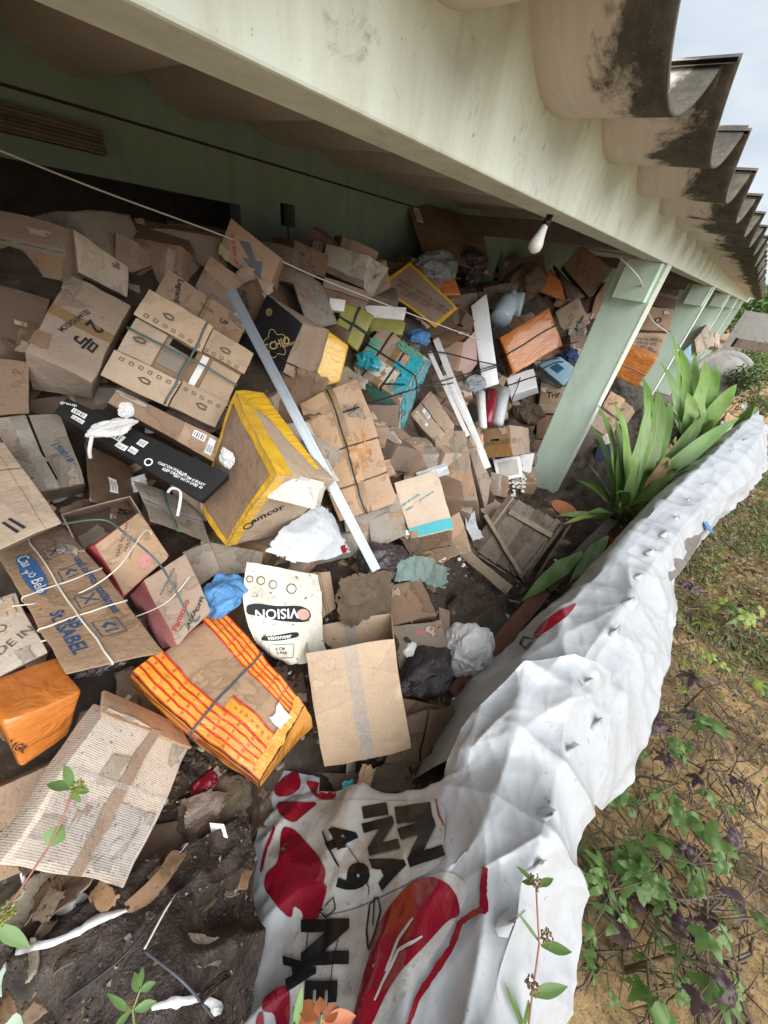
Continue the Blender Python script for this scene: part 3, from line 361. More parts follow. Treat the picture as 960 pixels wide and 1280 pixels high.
dict(name='cardboard_box',label='upper pink and tan printed box tied with green twine',cat='box',c=[0.0955, 1.063, 1.2257],R=[[0.97219, -0.18184, 0.14757], [0.23251, 0.67409, -0.7011], [0.02801, 0.71591, 0.69763]],H=[[0.0328, 1.0444, 1.3252], [0.1663, 1.0972, 1.3499], [0.1877, 0.9878, 1.2355], [0.0373, 0.9286, 1.2078], [0.0004, 1.1611, 1.2424], [0.143, 1.2047, 1.2527], [0.1645, 1.0954, 1.1382], [0.0232, 1.0271, 1.096]],B={},D=None,F=[[120, 681], [174, 640], [212, 693], [156, 744]],o={'mat': 'card_tan', 'sidemat': 'pink_card', 'text': [['F', 'NAO MOLHAR', -0.1, 0.6, 0.09, 40, 'ink_soft'], ['F', 'FRAGIL', -0.05, 0.35, 0.09, 40, 'ink_soft'], ['F', 'manter seco', 0.0, 0.12, 0.07, 40, 'ink_soft']], 'patch': [['F', -0.05, -0.75, 0.5, -0.35, 'pink_card']]}),
dict(name='cardboard_box',label='lower pink and tan printed box with a red oval beside the striped parcel',cat='box',c=[0.14, 0.9314, 1.0767],R=[[0.99015, -0.03994, 0.13422], [0.11456, 0.78225, -0.61234], [-0.08054, 0.62168, 0.77912]],H=[[0.0934, 0.9274, 1.2338], [0.229, 0.9616, 1.2373], [0.2119, 0.7988, 1.1123], [0.0911, 0.7574, 1.1006], [0.0532, 1.0806, 1.0541], [0.1955, 1.1139, 1.0572], [0.1783, 0.9511, 0.9322], [0.0643, 0.9087, 0.92]],B={},D=None,F=[[180, 725], [233, 691], [264, 764], [222, 806]],o={'mat': 'card_tan', 'sidemat': 'pink_card', 'text': [['F', 'manter seco', -0.2, 0.6, 0.09, 34, 'ink_soft'], ['F', 'fragil', -0.1, 0.35, 0.09, 34, 'ink_soft'], ['F', 'Famoso', -0.35, -0.42, 0.16, 34, 'ink_red'], ['F', 'OFFI', 0.6, -0.55, 0.12, 34, 'ink'], ['F', 'CAIXA', -0.05, -0.75, 0.12, 34, 'ink']]}),
dict(name='cardboard_box',label='pale box with grey lettering under the blue logo box at the left edge',cat='box',c=[-0.2362, 1.0474, 1.0879],R=[[0.9991, 0.03752, -0.0199], [-0.04209, 0.93689, -0.34709], [0.00563, 0.34761, 0.93762]],H=[[-0.3017, 1.117, 1.2189], [-0.1679, 1.1065, 1.2179], [-0.162, 0.9159, 1.1474], [-0.321, 0.9121, 1.1427], [-0.329, 1.2505, 1.0725], [-0.1951, 1.24, 1.0714], [-0.1892, 1.0494, 1.001], [-0.3483, 1.0456, 0.9962]],B={},D=None,F=[[-70, 770], [20, 740], [58, 815], [-50, 870]],o={'mat': 'card_pale', 'text': [['F', 'NO.', 0.15, 0.1, 0.18, 18, 'ink_soft'], ['F', 'MADE IN', 0.15, -0.4, 0.18, 18, 'ink_soft']]}),
dict(name='cardboard_box',label='orange film wrapped box at the left edge above the torn flat carton',cat='box',c=[-0.2374, 0.8525, 1.0409],R=[[0.93895, 0.29035, 0.18455], [0.14545, 0.15111, -0.97776], [-0.31178, 0.94491, 0.09965]],H=[[-0.2654, 0.7732, 1.1481], [-0.1307, 0.7926, 1.0883], [-0.2004, 0.7676, 0.9728], [-0.2953, 0.7509, 0.9841], [-0.3052, 0.9482, 1.1249], [-0.1524, 0.9432, 1.0911], [-0.2311, 0.9304, 0.9626], [-0.3261, 0.9136, 0.9739]],B={},D=None,F=[[2, 905], [104, 862], [88, 920], [27, 962]],o={'mat': 'orange_film', 'dent': 1.4, 'text': [['F', 'FRAGIL', -0.93, 0.0, 0.14, -62, 'ink']]}),
dict(name='cardboard_box',label='brown cardboard panel along the left edge below the orange wrapped box',cat='box',c=[-0.3675, 0.7069, 0.8775],R=[[0.92234, 0.37193, 0.10472], [-0.15267, 0.59978, -0.78547], [-0.35495, 0.70848, 0.60998]],H=[[-0.408, 0.7573, 0.9903], [-0.2364, 0.7444, 0.9442], [-0.3387, 0.6106, 0.7894], [-0.4751, 0.6385, 0.8488], [-0.4164, 0.7912, 0.9545], [-0.2448, 0.7782, 0.9083], [-0.347, 0.6444, 0.7536], [-0.4835, 0.6723, 0.813]],B={},D=None,F=[[-60, 1010], [75, 948], [60, 1075], [-60, 1130]],o={'mat': 'card_brown', 'ribs': 1}),
dict(name='cardboard_box',label='torn flat carton of two pale panels bound with clear film',cat='box',c=[-0.1805, 0.5963, 0.9207],R=[[0.36887, 0.7859, 0.49629], [-0.42376, 0.61741, -0.66274], [-0.82726, 0.03416, 0.56078]],H=[[-0.1053, 0.7165, 1.0708], [0.009, 0.5951, 0.826], [-0.2242, 0.4171, 0.8221], [-0.3238, 0.537, 1.0519], [-0.1367, 0.7835, 1.0315], [-0.0223, 0.662, 0.7867], [-0.2555, 0.484, 0.7828], [-0.3551, 0.6039, 1.0127]],B={},D=None,F=[[133, 885], [240, 936], [155, 1112], [9, 1078]],o={'mat': 'card_pale', 'dent': 1.8, 'patch': [['F', -0.08, -1, 0.14, 1, 'card_brown_p'], ['F', -1, 0.02, 1, 0.1, 'clear_film']], 'ribs': 1, 'spots': 1}),
dict(name='cardboard_box',label='brown flap standing behind the torn flat carton',cat='box',c=[-0.05, 0.6862, 0.9577],R=[[0.41784, 0.37697, 0.82662], [-0.36262, 0.90344, -0.2287], [-0.83302, -0.20419, 0.51419]],H=[[-0.094, 0.7678, 1.0744], [0.0117, 0.6689, 0.8606], [0.0099, 0.595, 0.8305], [-0.1141, 0.7063, 1.0795], [-0.1022, 0.7701, 1.0692], [0.0034, 0.6712, 0.8554], [0.0016, 0.5973, 0.8254], [-0.1224, 0.7086, 1.0743]],B={},D=None,F=[[131, 862], [225, 905], [240, 935], [128, 890]],o={'mat': 'card_brown'}),
dict(name='cardboard_box',label='narrow brown box side left of the torn flat carton with a round hole',cat='box',c=[-0.205, 0.7502, 0.8956],R=[[0.82252, 0.56813, 0.02635], [-0.56558, 0.82195, -0.06721], [-0.05984, 0.04038, 0.99739]],H=[[-0.1712, 0.8356, 0.9506], [-0.1162, 0.8158, 0.9478], [-0.2516, 0.6728, 0.9417], [-0.2738, 0.6615, 0.9416], [-0.1837, 0.8809, 0.8623], [-0.1287, 0.8611, 0.8595], [-0.2641, 0.7181, 0.8535], [-0.2863, 0.7068, 0.8533]],B={},D=None,F=[[100, 890], [132, 880], [75, 985], [62, 1000]],o={'mat': 'card_tan'}),
dict(name='striped_parcel',label='bulging parcel banded with orange and red printed tape and dark twine',cat='parcel',c=[0.1523, 0.6291, 0.9016],R=[[0.2526, 0.96283, 0.09569], [-0.93173, 0.26872, -0.24428], [-0.26092, -0.02745, 0.96497]],H=[[0.2562, 0.8718, 1.0363], [0.3132, 0.4322, 0.9194], [0.105, 0.3603, 0.9218], [-0.0347, 0.7914, 1.0448], [0.2553, 0.8999, 0.8746], [0.327, 0.4289, 0.7347], [0.1013, 0.3895, 0.7796], [-0.0476, 0.8497, 0.8865]],B={},D=None,F=[[272, 756], [384, 880], [325, 973], [163, 843]],o={'mat': 'card_tan', 'stripes': 1, 'strap': [['y', 0.02, 'strap_grey']], 'dent': 1.4, 'rr': 0.03}),
dict(name='cardboard_box',label='empty open carton with clear tape down its front in the lower middle',cat='box',c=[0.557, 0.4346, 0.7147],R=[[0.79182, 0.22835, -0.56646], [-0.58343, 0.55711, -0.59097], [0.18063, 0.79843, 0.57436]],H=[[0.4011, 0.5697, 0.93], [0.6563, 0.3771, 0.9835], [0.5635, 0.1425, 0.6505], [0.3084, 0.3333, 0.5954], [0.5358, 0.7402, 0.7749], [0.8226, 0.5242, 0.8411], [0.714, 0.3012, 0.5018], [0.4589, 0.4921, 0.4466]],B={},D=None,F=[[380, 819], [493, 800], [514, 937], [404, 960]],o={'mat': 'card_light', 'openT': 1, 'cleartape': 1}),
dict(name='cardboard_box',label='soaked brown carton under the open empty carton',cat='box',c=[0.658, 0.2092, 0.4447],R=[[0.72534, 0.66267, -0.18643], [-0.5071, 0.33119, -0.79572], [-0.46555, 0.6717, 0.57626]],H=[[0.629, 0.3103, 0.7051], [0.8964, 0.0984, 0.499], [0.6667, 0.0091, 0.3014], [0.3847, 0.1805, 0.4468], [0.6818, 0.3465, 0.5695], [0.9492, 0.1345, 0.3634], [0.7195, 0.0452, 0.1657], [0.4375, 0.2166, 0.3111]],B={},D=None,F=[[490, 870], [575, 890], [545, 985], [455, 1000]],o={'mat': 'card_wet', 'dent': 2}),
dict(name='cardboard_box',label='crushed wet brown carton between the muddy sack and the dark bag',cat='box',c=[1.0562, 0.5789, 0.6702],R=[[0.80213, 0.4259, -0.41856], [-0.56435, 0.76979, -0.29823], [0.19518, 0.47543, 0.85783]],H=[[1.0043, 0.681, 0.7504], [1.1417, 0.5888, 0.7853], [1.0816, 0.4218, 0.698], [0.8969, 0.5521, 0.6531], [1.0545, 0.7168, 0.6474], [1.1919, 0.6246, 0.6824], [1.1319, 0.4576, 0.595], [0.9471, 0.5879, 0.5502]],B={},D=None,F=[[487, 732], [527, 723], [546, 770], [489, 782]],o={'mat': 'card_wet', 'dent': 2}),
dict(name='cardboard_box',label='grey wet carton lid sunk behind the dark plastic bag',cat='box',c=[0.9753, 0.3981, 0.5338],R=[[0.76666, 0.51741, -0.38016], [-0.61962, 0.75137, -0.22694], [0.16822, 0.40954, 0.89665]],H=[[0.9287, 0.5661, 0.6012], [1.1227, 0.4175, 0.6459], [0.9806, 0.2058, 0.5321], [0.807, 0.3674, 0.4993], [0.9591, 0.5842, 0.5295], [1.1531, 0.4357, 0.5741], [1.0111, 0.224, 0.4603], [0.8374, 0.3855, 0.4276]],B={},D=None,F=[[490, 783], [550, 773], [566, 848], [503, 852]],o={'mat': 'card_grey', 'dent': 2, 'patch': [['F', -0.1, 0.6, 0.5, 0.72, 'pink_card']]}),
dict(name='cardboard_box',label='brown box edge behind the white printed sack',cat='box',c=[0.6712, 0.813, 0.8266],R=[[0.9151, 0.28479, -0.28545], [-0.39634, 0.76551, -0.50686], [0.07417, 0.57697, 0.81339]],H=[[0.6403, 0.8868, 0.9232], [0.7297, 0.8302, 0.9194], [0.6718, 0.7103, 0.8243], [0.5861, 0.7234, 0.8024], [0.6689, 0.9375, 0.8419], [0.7583, 0.8809, 0.838], [0.7003, 0.761, 0.743], [0.6147, 0.7741, 0.7211]],B={},D=None,F=[[382, 716], [412, 714], [420, 760], [398, 775]],o={'mat': 'card_brown'}),
dict(name='taped_flap',label='thick yellow taped flap folded back beside the aluminium bar',cat='cardboard flap',c=[0.6759, 1.139, 1.4884],R=[[0.99103, 0.13284, 0.01461], [-0.11652, 0.91238, -0.39241], [-0.06546, 0.38719, 0.91967]],H=[[0.6474, 1.3488, 1.5892], [0.7509, 1.3134, 1.5725], [0.7382, 0.9238, 1.4065], [0.565, 0.9508, 1.4207], [0.6471, 1.3567, 1.5708], [0.7506, 1.3213, 1.5541], [0.7379, 0.9317, 1.3881], [0.5647, 0.9587, 1.4023]],B={},D=None,F=[[294, 486], [330, 490], [400, 585], [345, 594]],o={'mat': 'yellow_tape'}),
dict(name='cardboard_box',label='grey cardboard flap sticking up behind the yellow taped flap and the bar',cat='box',c=[0.8108, 1.0933, 1.3811],R=[[0.99197, 0.1057, 0.06945], [-0.06797, 0.90862, -0.41206], [-0.10665, 0.40403, 0.90851]],H=[[0.7376, 1.2459, 1.4615], [0.9068, 1.2266, 1.4398], [0.8495, 0.9293, 1.3093], [0.7473, 0.9591, 1.3306], [0.7369, 1.25, 1.4524], [0.9061, 1.2307, 1.4307], [0.8488, 0.9334, 1.3002], [0.7466, 0.9632, 1.3215]],B={},D=None,F=[[340, 530], [385, 528], [425, 600], [395, 600]],o={'mat': 'card_pale', 'dent': 2}),
dict(name='cardboard_box',label='narrow wet board standing right of the crushed wet carton',cat='box',c=[1.0933, 0.3436, 0.575],R=[[0.66011, 0.70162, -0.26829], [-0.75115, 0.6186, -0.23045], [0.00427, 0.35365, 0.93537]],H=[[1.181, 0.4697, 0.6419], [1.2072, 0.4132, 0.6355], [0.9947, 0.2135, 0.5253], [0.9777, 0.2706, 0.5345], [1.1864, 0.4743, 0.6232], [1.2126, 0.4178, 0.6168], [1.0001, 0.2181, 0.5066], [0.983, 0.2752, 0.5158]],B={},D=None,F=[[548, 758], [562, 764], [566, 845], [552, 836]],o={'mat': 'card_wet', 'dent': 2}),
dict(name='cardboard_box',label='brown rolled carton end open below the teal striped carton',cat='box',c=[1.4153, 0.7332, 0.7118],R=[[0.7834, 0.30699, -0.54041], [-0.57547, 0.68672, -0.44412], [0.23477, 0.65892, 0.71464]],H=[[1.2885, 0.8379, 0.786], [1.5157, 0.6698, 0.8533], [1.4232, 0.5937, 0.7361], [1.2718, 0.6981, 0.6865], [1.3695, 0.9045, 0.6788], [1.5967, 0.7364, 0.7461], [1.5043, 0.6603, 0.6289], [1.3529, 0.7647, 0.5793]],B={},D=None,F=[[505, 676], [566, 664], [562, 700], [522, 710]],o={'mat': 'card_wet', 'dent': 2}),
dict(name='cardboard_box',label='brown board wedged under the left end of the splintered plank',cat='box',c=[1.7339, 0.7443, 0.6376],R=[[0.7735, 0.22492, -0.59254], [-0.52812, 0.74561, -0.40639], [0.35041, 0.62727, 0.69552]],H=[[1.6933, 0.8621, 0.6934], [1.827, 0.8002, 0.7711], [1.755, 0.6018, 0.5939], [1.6254, 0.6886, 0.5342], [1.7111, 0.8743, 0.6725], [1.8447, 0.8124, 0.7502], [1.7728, 0.6139, 0.573], [1.6431, 0.7008, 0.5133]],B={},D=None,F=[[548, 655], [575, 640], [590, 690], [560, 700]],o={'mat': 'card_tan', 'dent': 2}),
dict(name='cardboard_box',label='tan carton corner between open empty carton and striped parcel',cat='box',c=[0.3631, 0.6331, 0.668],R=[[0.92196, 0.38724, 0.00621], [-0.36225, 0.86791, -0.33988], [-0.137, 0.3111, 0.94045]],H=[[0.3176, 0.7153, 0.7512], [0.4443, 0.643, 0.7242], [0.387, 0.5286, 0.6832], [0.3022, 0.5764, 0.7011], [0.3218, 0.7506, 0.6577], [0.4485, 0.6783, 0.6307], [0.3912, 0.5638, 0.5897], [0.3064, 0.6117, 0.6076]],B={},D=None,F=[[330, 835], [378, 830], [385, 875], [352, 880]],o={'mat': 'card_wet', 'dent': 2}),
dict(name='cardboard_box',label='sodden carton lying below the open empty carton near the banner',cat='box',c=[0.6414, 0.1582, 0.5322],R=[[0.80171, 0.48921, -0.34342], [-0.54801, 0.37223, -0.74908], [-0.23863, 0.78874, 0.56651]],H=[[0.5877, 0.225, 0.6763], [0.8143, 0.1169, 0.6706], [0.6686, -0.0264, 0.3928], [0.4278, 0.1684, 0.5044], [0.6265, 0.2469, 0.5867], [0.8531, 0.1387, 0.5811], [0.7073, -0.0046, 0.3032], [0.4665, 0.1902, 0.4148]],B={},D=None,F=[[500, 905], [570, 880], [560, 985], [470, 985]],o={'mat': 'card_wet', 'dent': 2.2}),
dict(name='cardboard_box',label='pale carton side leaning behind the large worn corner box',cat='box',c=[0.425, 1.9469, 1.8847],R=[[0.87135, 0.38636, 0.30244], [0.09379, 0.47387, -0.87559], [-0.48161, 0.79131, 0.37667]],H=[[0.3967, 1.9095, 2.0196], [0.5391, 1.9137, 1.915], [0.4954, 1.8568, 1.8178], [0.3563, 1.8428, 1.897], [0.4158, 2.0564, 1.996], [0.5582, 2.0606, 1.8914], [0.5145, 2.0037, 1.7942], [0.3754, 1.9897, 1.8734]],B={},D=None,F=[[92, 286], [160, 334], [160, 372], [98, 340]],o={'mat': 'card_light'}),
dict(name='cardboard_box',label='brown box with two white labels below the teal parcel',cat='box',c=[2.4412, 1.5331, 0.8495],R=[[0.8302, 0.0306, -0.55663], [-0.20323, 0.94639, -0.25108], [0.51911, 0.32157, 0.79191]],H=[[2.1767, 1.6158, 1.0878], [2.4004, 1.6178, 1.2456], [2.3395, 1.2866, 1.0978], [2.1602, 1.3086, 0.9788], [2.512, 1.832, 0.6045], [2.7441, 1.7854, 0.7394], [2.6833, 1.4543, 0.5916], [2.5123, 1.4278, 0.4495]],B={},D=None,F=[[512, 518], [538, 488], [569, 530], [545, 553]],o={'mat': 'card_tan', 'labels': [['F', -0.7, -0.1, -0.5, 0.85], ['F', -0.3, 0.1, -0.05, 0.65]]}),
dict(name='cardboard_box',label='tall battered carton taped along its top leaning against the white slats',cat='box',c=[2.4572, 1.1812, 0.6109],R=[[0.58875, 0.50279, -0.63291], [-0.70647, 0.70055, -0.10065], [0.39278, 0.50639, 0.76765]],H=[[2.3882, 1.487, 0.9463], [2.4986, 1.2802, 1.0102], [2.1852, 0.8536, 0.6959], [2.0705, 1.0125, 0.6221], [2.7324, 1.5309, 0.5267], [2.8428, 1.3241, 0.5906], [2.5329, 0.899, 0.2785], [2.4112, 1.0549, 0.2003]],B={},D=None,F=[[543, 539], [580, 538], [597, 624], [562, 628]],o={'mat': 'card_tan', 'dent': 1.6, 'seam': 'y', 'ribs': 1}),
dict(name='cardboard_box',label='long grey cardboard panel folded beside the tall battered carton',cat='box',c=[2.749, 1.1611, 0.627],R=[[0.91654, -0.14121, -0.37419], [-0.22378, 0.59436, -0.77243], [0.33148, 0.7917, 0.51315]],H=[[2.69, 1.3644, 0.9095], [2.7451, 1.2758, 0.8164], [2.8343, 1.0444, 0.5331], [2.7074, 0.9303, 0.2688], [2.6975, 1.3798, 0.8993], [2.7526, 1.2913, 0.8061], [2.8418, 1.0598, 0.5228], [2.7149, 0.9457, 0.2585]],B={},D=None,F=[[581, 541], [592, 556], [614, 600], [608, 642]],o={'mat': 'card_grey'}),
dict(name='cardboard_box',label='open pale carton with a teal printed stripe and paper inside',cat='box',c=[1.5052, 0.927, 0.8509],R=[[0.85755, 0.29705, -0.41997], [-0.48825, 0.72704, -0.48272], [0.16194, 0.61901, 0.7685]],H=[[1.3731, 1.0414, 1.0456], [1.6147, 0.9231, 1.1034], [1.5044, 0.6646, 0.8807], [1.2814, 0.7887, 0.8368], [1.5231, 1.2039, 0.8485], [1.7388, 1.0733, 0.8744], [1.6284, 0.8148, 0.6517], [1.3794, 0.9266, 0.5759]],B={},D=None,F=[[493, 603], [547, 588], [567, 661], [514, 674]],o={'mat': 'card_light', 'sidemat': 'card_brown', 'teals': 1, 'text': [['F', '2 IMPORTANTE', -0.55, 0.25, 0.06, 18, 'ink_teal'], ['F', 'Utilizar', -0.65, 0.02, 0.06, 18, 'ink_teal'], ['F', 'marca registrada', 0.2, 0.25, 0.05, 18, 'ink_teal']]}),
dict(name='cardboard_box',label='flattened brown carton under the teal striped carton',cat='box',c=[1.3999, 0.7213, 0.7028],R=[[0.85649, 0.22803, -0.46306], [-0.41122, 0.84366, -0.34516], [0.31196, 0.48604, 0.81636]],H=[[1.2637, 0.8434, 0.7079], [1.5318, 0.6999, 0.7993], [1.5198, 0.5884, 0.7453], [1.2372, 0.7187, 0.6401], [1.2869, 0.8607, 0.667], [1.555, 0.7172, 0.7585], [1.543, 0.6056, 0.7045], [1.2603, 0.736, 0.5993]],B={},D=None,F=[[498, 690], [560, 668], [575, 690], [512, 718]],o={'mat': 'card_wet', 'dent': 2}),
dict(name='cardboard_box',label='brown carton with a small square hole and one paler side',cat='box',c=[3.5008, 1.2786, 0.635],R=[[0.13537, 0.22699, -0.96444], [-0.8417, 0.53988, 0.00892], [0.52271, 0.81056, 0.26414]],H=[[3.2734, 1.5061, 0.7315], [3.3159, 1.2382, 0.896], [3.2466, 1.0734, 0.6482], [3.2121, 1.3274, 0.5139], [3.7632, 1.4867, 0.6143], [3.8041, 1.2054, 0.7648], [3.738, 1.0674, 0.545], [3.7019, 1.308, 0.3967]],B={},D=None,F=[[599, 539], [637, 531], [641, 570], [606, 573]],o={'mat': 'card_orange', 'sidemat': 'card_tan', 'patch': [['F', -0.35, -0.05, 0.2, 0.25, 'hole']]}),
dict(name='foam_tray',label='white foam tray lying under the carton with the square hole',cat='foam',c=[3.4073, 1.1268, 0.4221],R=[[0.64503, 0.30685, -0.69985], [-0.68677, 0.63439, -0.35482], [0.3351, 0.7095, 0.61993]],H=[[3.3324, 1.2865, 0.4774], [3.5126, 1.093, 0.57], [3.4354, 0.9534, 0.403], [3.2648, 1.1316, 0.3124], [3.3744, 1.3078, 0.4402], [3.5546, 1.1143, 0.5328], [3.4774, 0.9747, 0.3658], [3.3068, 1.1529, 0.2752]],B={},D=None,F=[[616, 575], [650, 569], [654, 596], [622, 602]],o={'mat': 'white_foam', 'patch': [['F', -0.75, -0.7, 0.75, 0.7, 'grey_p']]}),
dict(name='foam_tray',label='white foam tray beside the base of the nearest pillar',cat='foam',c=[3.8237, 1.0884, 0.3613],R=[[0.58503, 0.31277, -0.74827], [-0.75611, 0.54405, -0.36375], [0.29333, 0.77858, 0.55478]],H=[[3.7998, 1.1824, 0.4449], [3.894, 1.0707, 0.4987], [3.7983, 0.9931, 0.3186], [3.7126, 1.0634, 0.2491], [3.8447, 1.2043, 0.4116], [3.9389, 1.0925, 0.4654], [3.8431, 1.0149, 0.2853], [3.7575, 1.0852, 0.2159]],B={},D=None,F=[[650, 569], [668, 566], [664, 590], [650, 596]],o={'mat': 'white_foam'}),
dict(name='cardboard_box',label='round shouldered brown box under the foam trays',cat='box',c=[3.2051, 1.0961, 0.2844],R=[[0.53433, 0.55178, -0.64034], [-0.84318, 0.40126, -0.35782], [0.0595, 0.73112, 0.67965]],H=[[3.1566, 1.1921, 0.4363], [3.2405, 1.0321, 0.4312], [3.1294, 0.9339, 0.2749], [3.0377, 1.0834, 0.2671], [3.2846, 1.2636, 0.3004], [3.3686, 1.1037, 0.2953], [3.2575, 1.0055, 0.1389], [3.1657, 1.155, 0.1312]],B={},D=None,F=[[614, 590], [636, 596], [634, 622], [612, 618]],o={'mat': 'card_brown', 'dent': 2, 'rr': 0.03}),
dict(name='white_box',label='glossy white box hung with a cable under the orange wrapped box',cat='box',c=[4.125, 1.5638, 1.0748],R=[[0.54396, 0.2358, -0.8053], [-0.68479, 0.67939, -0.26362], [0.48495, 0.69486, 0.53103]],H=[[4.0131, 1.7223, 1.1254], [4.1738, 1.5208, 1.2691], [4.1138, 1.3806, 1.1085], [3.9556, 1.5828, 0.969], [4.1415, 1.7312, 1.0341], [4.3021, 1.5298, 1.1777], [4.2446, 1.3923, 1.023], [4.0815, 1.5889, 0.8717]],B={},D=None,F=[[633, 472], [667, 460], [672, 484], [638, 495]],o={'mat': 'white_gloss', 'strap': [['x', 0.15, 'strap_dark']]}),
dict(name='wrapped_parcel',label='big box wrapped in glossy orange tape and tied with black cord',cat='parcel',c=[4.0953, 1.6511, 1.4878],R=[[0.57694, -0.12951, -0.80645], [-0.56626, 0.64814, -0.50918], [0.58864, 0.75043, 0.3006]],H=[[3.7754, 1.8225, 1.523], [4.0787, 1.5393, 1.857], [4.1232, 1.2914, 1.5567], [3.8172, 1.5835, 1.2304], [4.08, 2.0334, 1.4541], [4.3702, 1.7303, 1.7559], [4.4148, 1.4824, 1.4556], [4.0956, 1.7546, 1.0972]],B={},D=3.75,F=[[625, 423], [688, 384], [704, 432], [641, 467]],o={'mat': 'orange_film', 'strap': [['x', 0.05, 'strap_dark']], 'dent': 1.4}),
dict(name='cardboard_box',label='grey brown box with a printed biscuit maker name right of the orange parcel',cat='box',c=[5.9199, 1.9025, 1.6391],R=[[0.54012, -0.13363, -0.83091], [-0.53008, 0.71284, -0.45921], [0.65367, 0.68848, 0.31419]],H=[[5.7085, 2.0659, 1.7167], [5.8818, 1.8974, 1.9289], [5.932, 1.6283, 1.6682], [5.7418, 1.7878, 1.3982], [5.9239, 2.1737, 1.6499], [6.0973, 2.0052, 1.8621], [6.1475, 1.736, 1.6014], [5.9572, 1.8956, 1.3314]],B={},D=None,F=[[694, 390], [723, 371], [738, 403], [707, 427]],o={'mat': 'card_grey2', 'text': [['F', 'Marilan', 0.15, -0.62, 0.22, 34, 'ink'], ['F', 'biscoitos', -0.1, -0.1, 0.1, 34, 'ink_soft'], ['F', '400g', -0.1, 0.2, 0.1, 34, 'ink_soft']]}),
dict(name='cardboard_box',label='plain brown box with faint print high up beside the pillar under the beam',cat='box',c=[6.6627, 2.2016, 2.2035],R=[[0.4532, -0.23978, -0.85855], [-0.32261, 0.85373, -0.40873], [0.83098, 0.46222, 0.30955]],H=[[6.3868, 2.4566, 2.2594], [6.5399, 2.333, 2.5209], [6.6972, 1.8305, 2.2936], [6.512, 1.9406, 1.9253], [6.6595, 2.5693, 2.2054], [6.8127, 2.4456, 2.467], [6.9699, 1.9431, 2.2396], [6.7847, 2.0532, 1.8714]],B={},D=5.0,F=[[703, 331], [728, 306], [767, 337], [737, 372]],o={'mat': 'card_brown', 'text': [['F', 'COTTONET', -0.15, 0.5, 0.12, 40, 'ink_soft'], ['F', 'SIZE 42', -0.1, 0.1, 0.11, 40, 'ink_soft'], ['F', 'N.W. 12', -0.1, -0.25, 0.11, 40, 'ink_soft']]}),
dict(name='cardboard_box',label='brown box with an orange taped side below the white light bulb',cat='box',c=[5.8761, 2.3173, 1.9482],R=[[0.56984, 0.46511, -0.67747], [-0.79318, 0.09581, -0.6014], [-0.2148, 0.88006, 0.42351]],H=[[5.7842, 2.3777, 2.1822], [5.8762, 2.1906, 2.0637], [5.8834, 2.0261, 1.8415], [5.6225, 2.3724, 1.916], [5.9994, 2.4962, 2.1358], [6.0914, 2.309, 2.0173], [6.0986, 2.1445, 1.7951], [5.8377, 2.4909, 1.8696]],B={},D=None,F=[[687, 336], [702, 352], [708, 378], [672, 364]],o={'mat': 'orange_film', 'edgetape': 'card_dark'}),
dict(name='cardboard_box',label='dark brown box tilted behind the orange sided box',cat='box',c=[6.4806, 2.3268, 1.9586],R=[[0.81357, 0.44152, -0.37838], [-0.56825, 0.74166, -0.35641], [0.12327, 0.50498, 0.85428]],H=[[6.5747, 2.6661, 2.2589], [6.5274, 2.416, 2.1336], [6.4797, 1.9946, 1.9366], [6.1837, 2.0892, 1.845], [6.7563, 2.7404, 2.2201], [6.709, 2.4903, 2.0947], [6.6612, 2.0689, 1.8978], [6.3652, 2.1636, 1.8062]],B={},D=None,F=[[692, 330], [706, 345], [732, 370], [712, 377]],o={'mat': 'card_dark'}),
dict(name='cardboard_box',label='narrow orange box standing right behind the nearest pillar',cat='box',c=[6.6266, 1.8712, 1.8575],R=[[0.5831, -0.16069, -0.79635], [-0.70566, 0.38552, -0.59448], [0.40254, 0.9086, 0.11141]],H=[[6.4937, 1.8578, 1.9582], [6.5502, 1.8169, 2.1436], [6.5709, 1.7108, 1.7254], [6.4899, 1.8063, 1.6551], [6.7133, 1.9756, 1.9377], [6.7698, 1.9347, 2.1231], [6.7905, 1.8286, 1.705], [6.7094, 1.924, 1.6347]],B={},D=5.2,F=[[745, 370], [758, 352], [750, 395], [737, 400]],o={'mat': 'card_orange'}),
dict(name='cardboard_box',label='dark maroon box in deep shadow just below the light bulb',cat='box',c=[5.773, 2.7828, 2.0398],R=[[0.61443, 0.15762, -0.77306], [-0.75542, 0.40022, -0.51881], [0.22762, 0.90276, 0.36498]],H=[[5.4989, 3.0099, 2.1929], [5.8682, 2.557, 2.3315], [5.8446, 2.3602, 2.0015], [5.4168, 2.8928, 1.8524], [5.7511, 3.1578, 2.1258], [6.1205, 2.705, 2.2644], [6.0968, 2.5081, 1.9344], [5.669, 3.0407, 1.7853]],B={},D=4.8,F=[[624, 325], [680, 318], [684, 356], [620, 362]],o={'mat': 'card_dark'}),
dict(name='vent_unit',label='grey plastic unit with two dark slots in the back shadow',cat='appliance',c=[5.6589, 3.122, 2.1367],R=[[0.28714, -0.04306, -0.95692], [-0.86037, 0.42757, -0.27741], [0.42109, 0.90296, 0.08572]],H=[[5.3921, 3.2485, 2.2703], [5.4638, 3.0393, 2.3932], [5.4884, 2.8407, 2.0257], [5.395, 3.1321, 1.9257], [5.8542, 3.3567, 2.2462], [5.9137, 3.1266, 2.3368], [5.9628, 2.9697, 2.034], [5.8571, 3.2402, 1.9016]],B={},D=None,F=[[603, 313], [626, 302], [632, 345], [603, 351]],o={'mat': 'grey_plastic', 'patch': [['F', -0.45, -0.7, -0.2, 0.7, 'hole'], ['F', 0.2, -0.7, 0.45, 0.7, 'hole']]}),
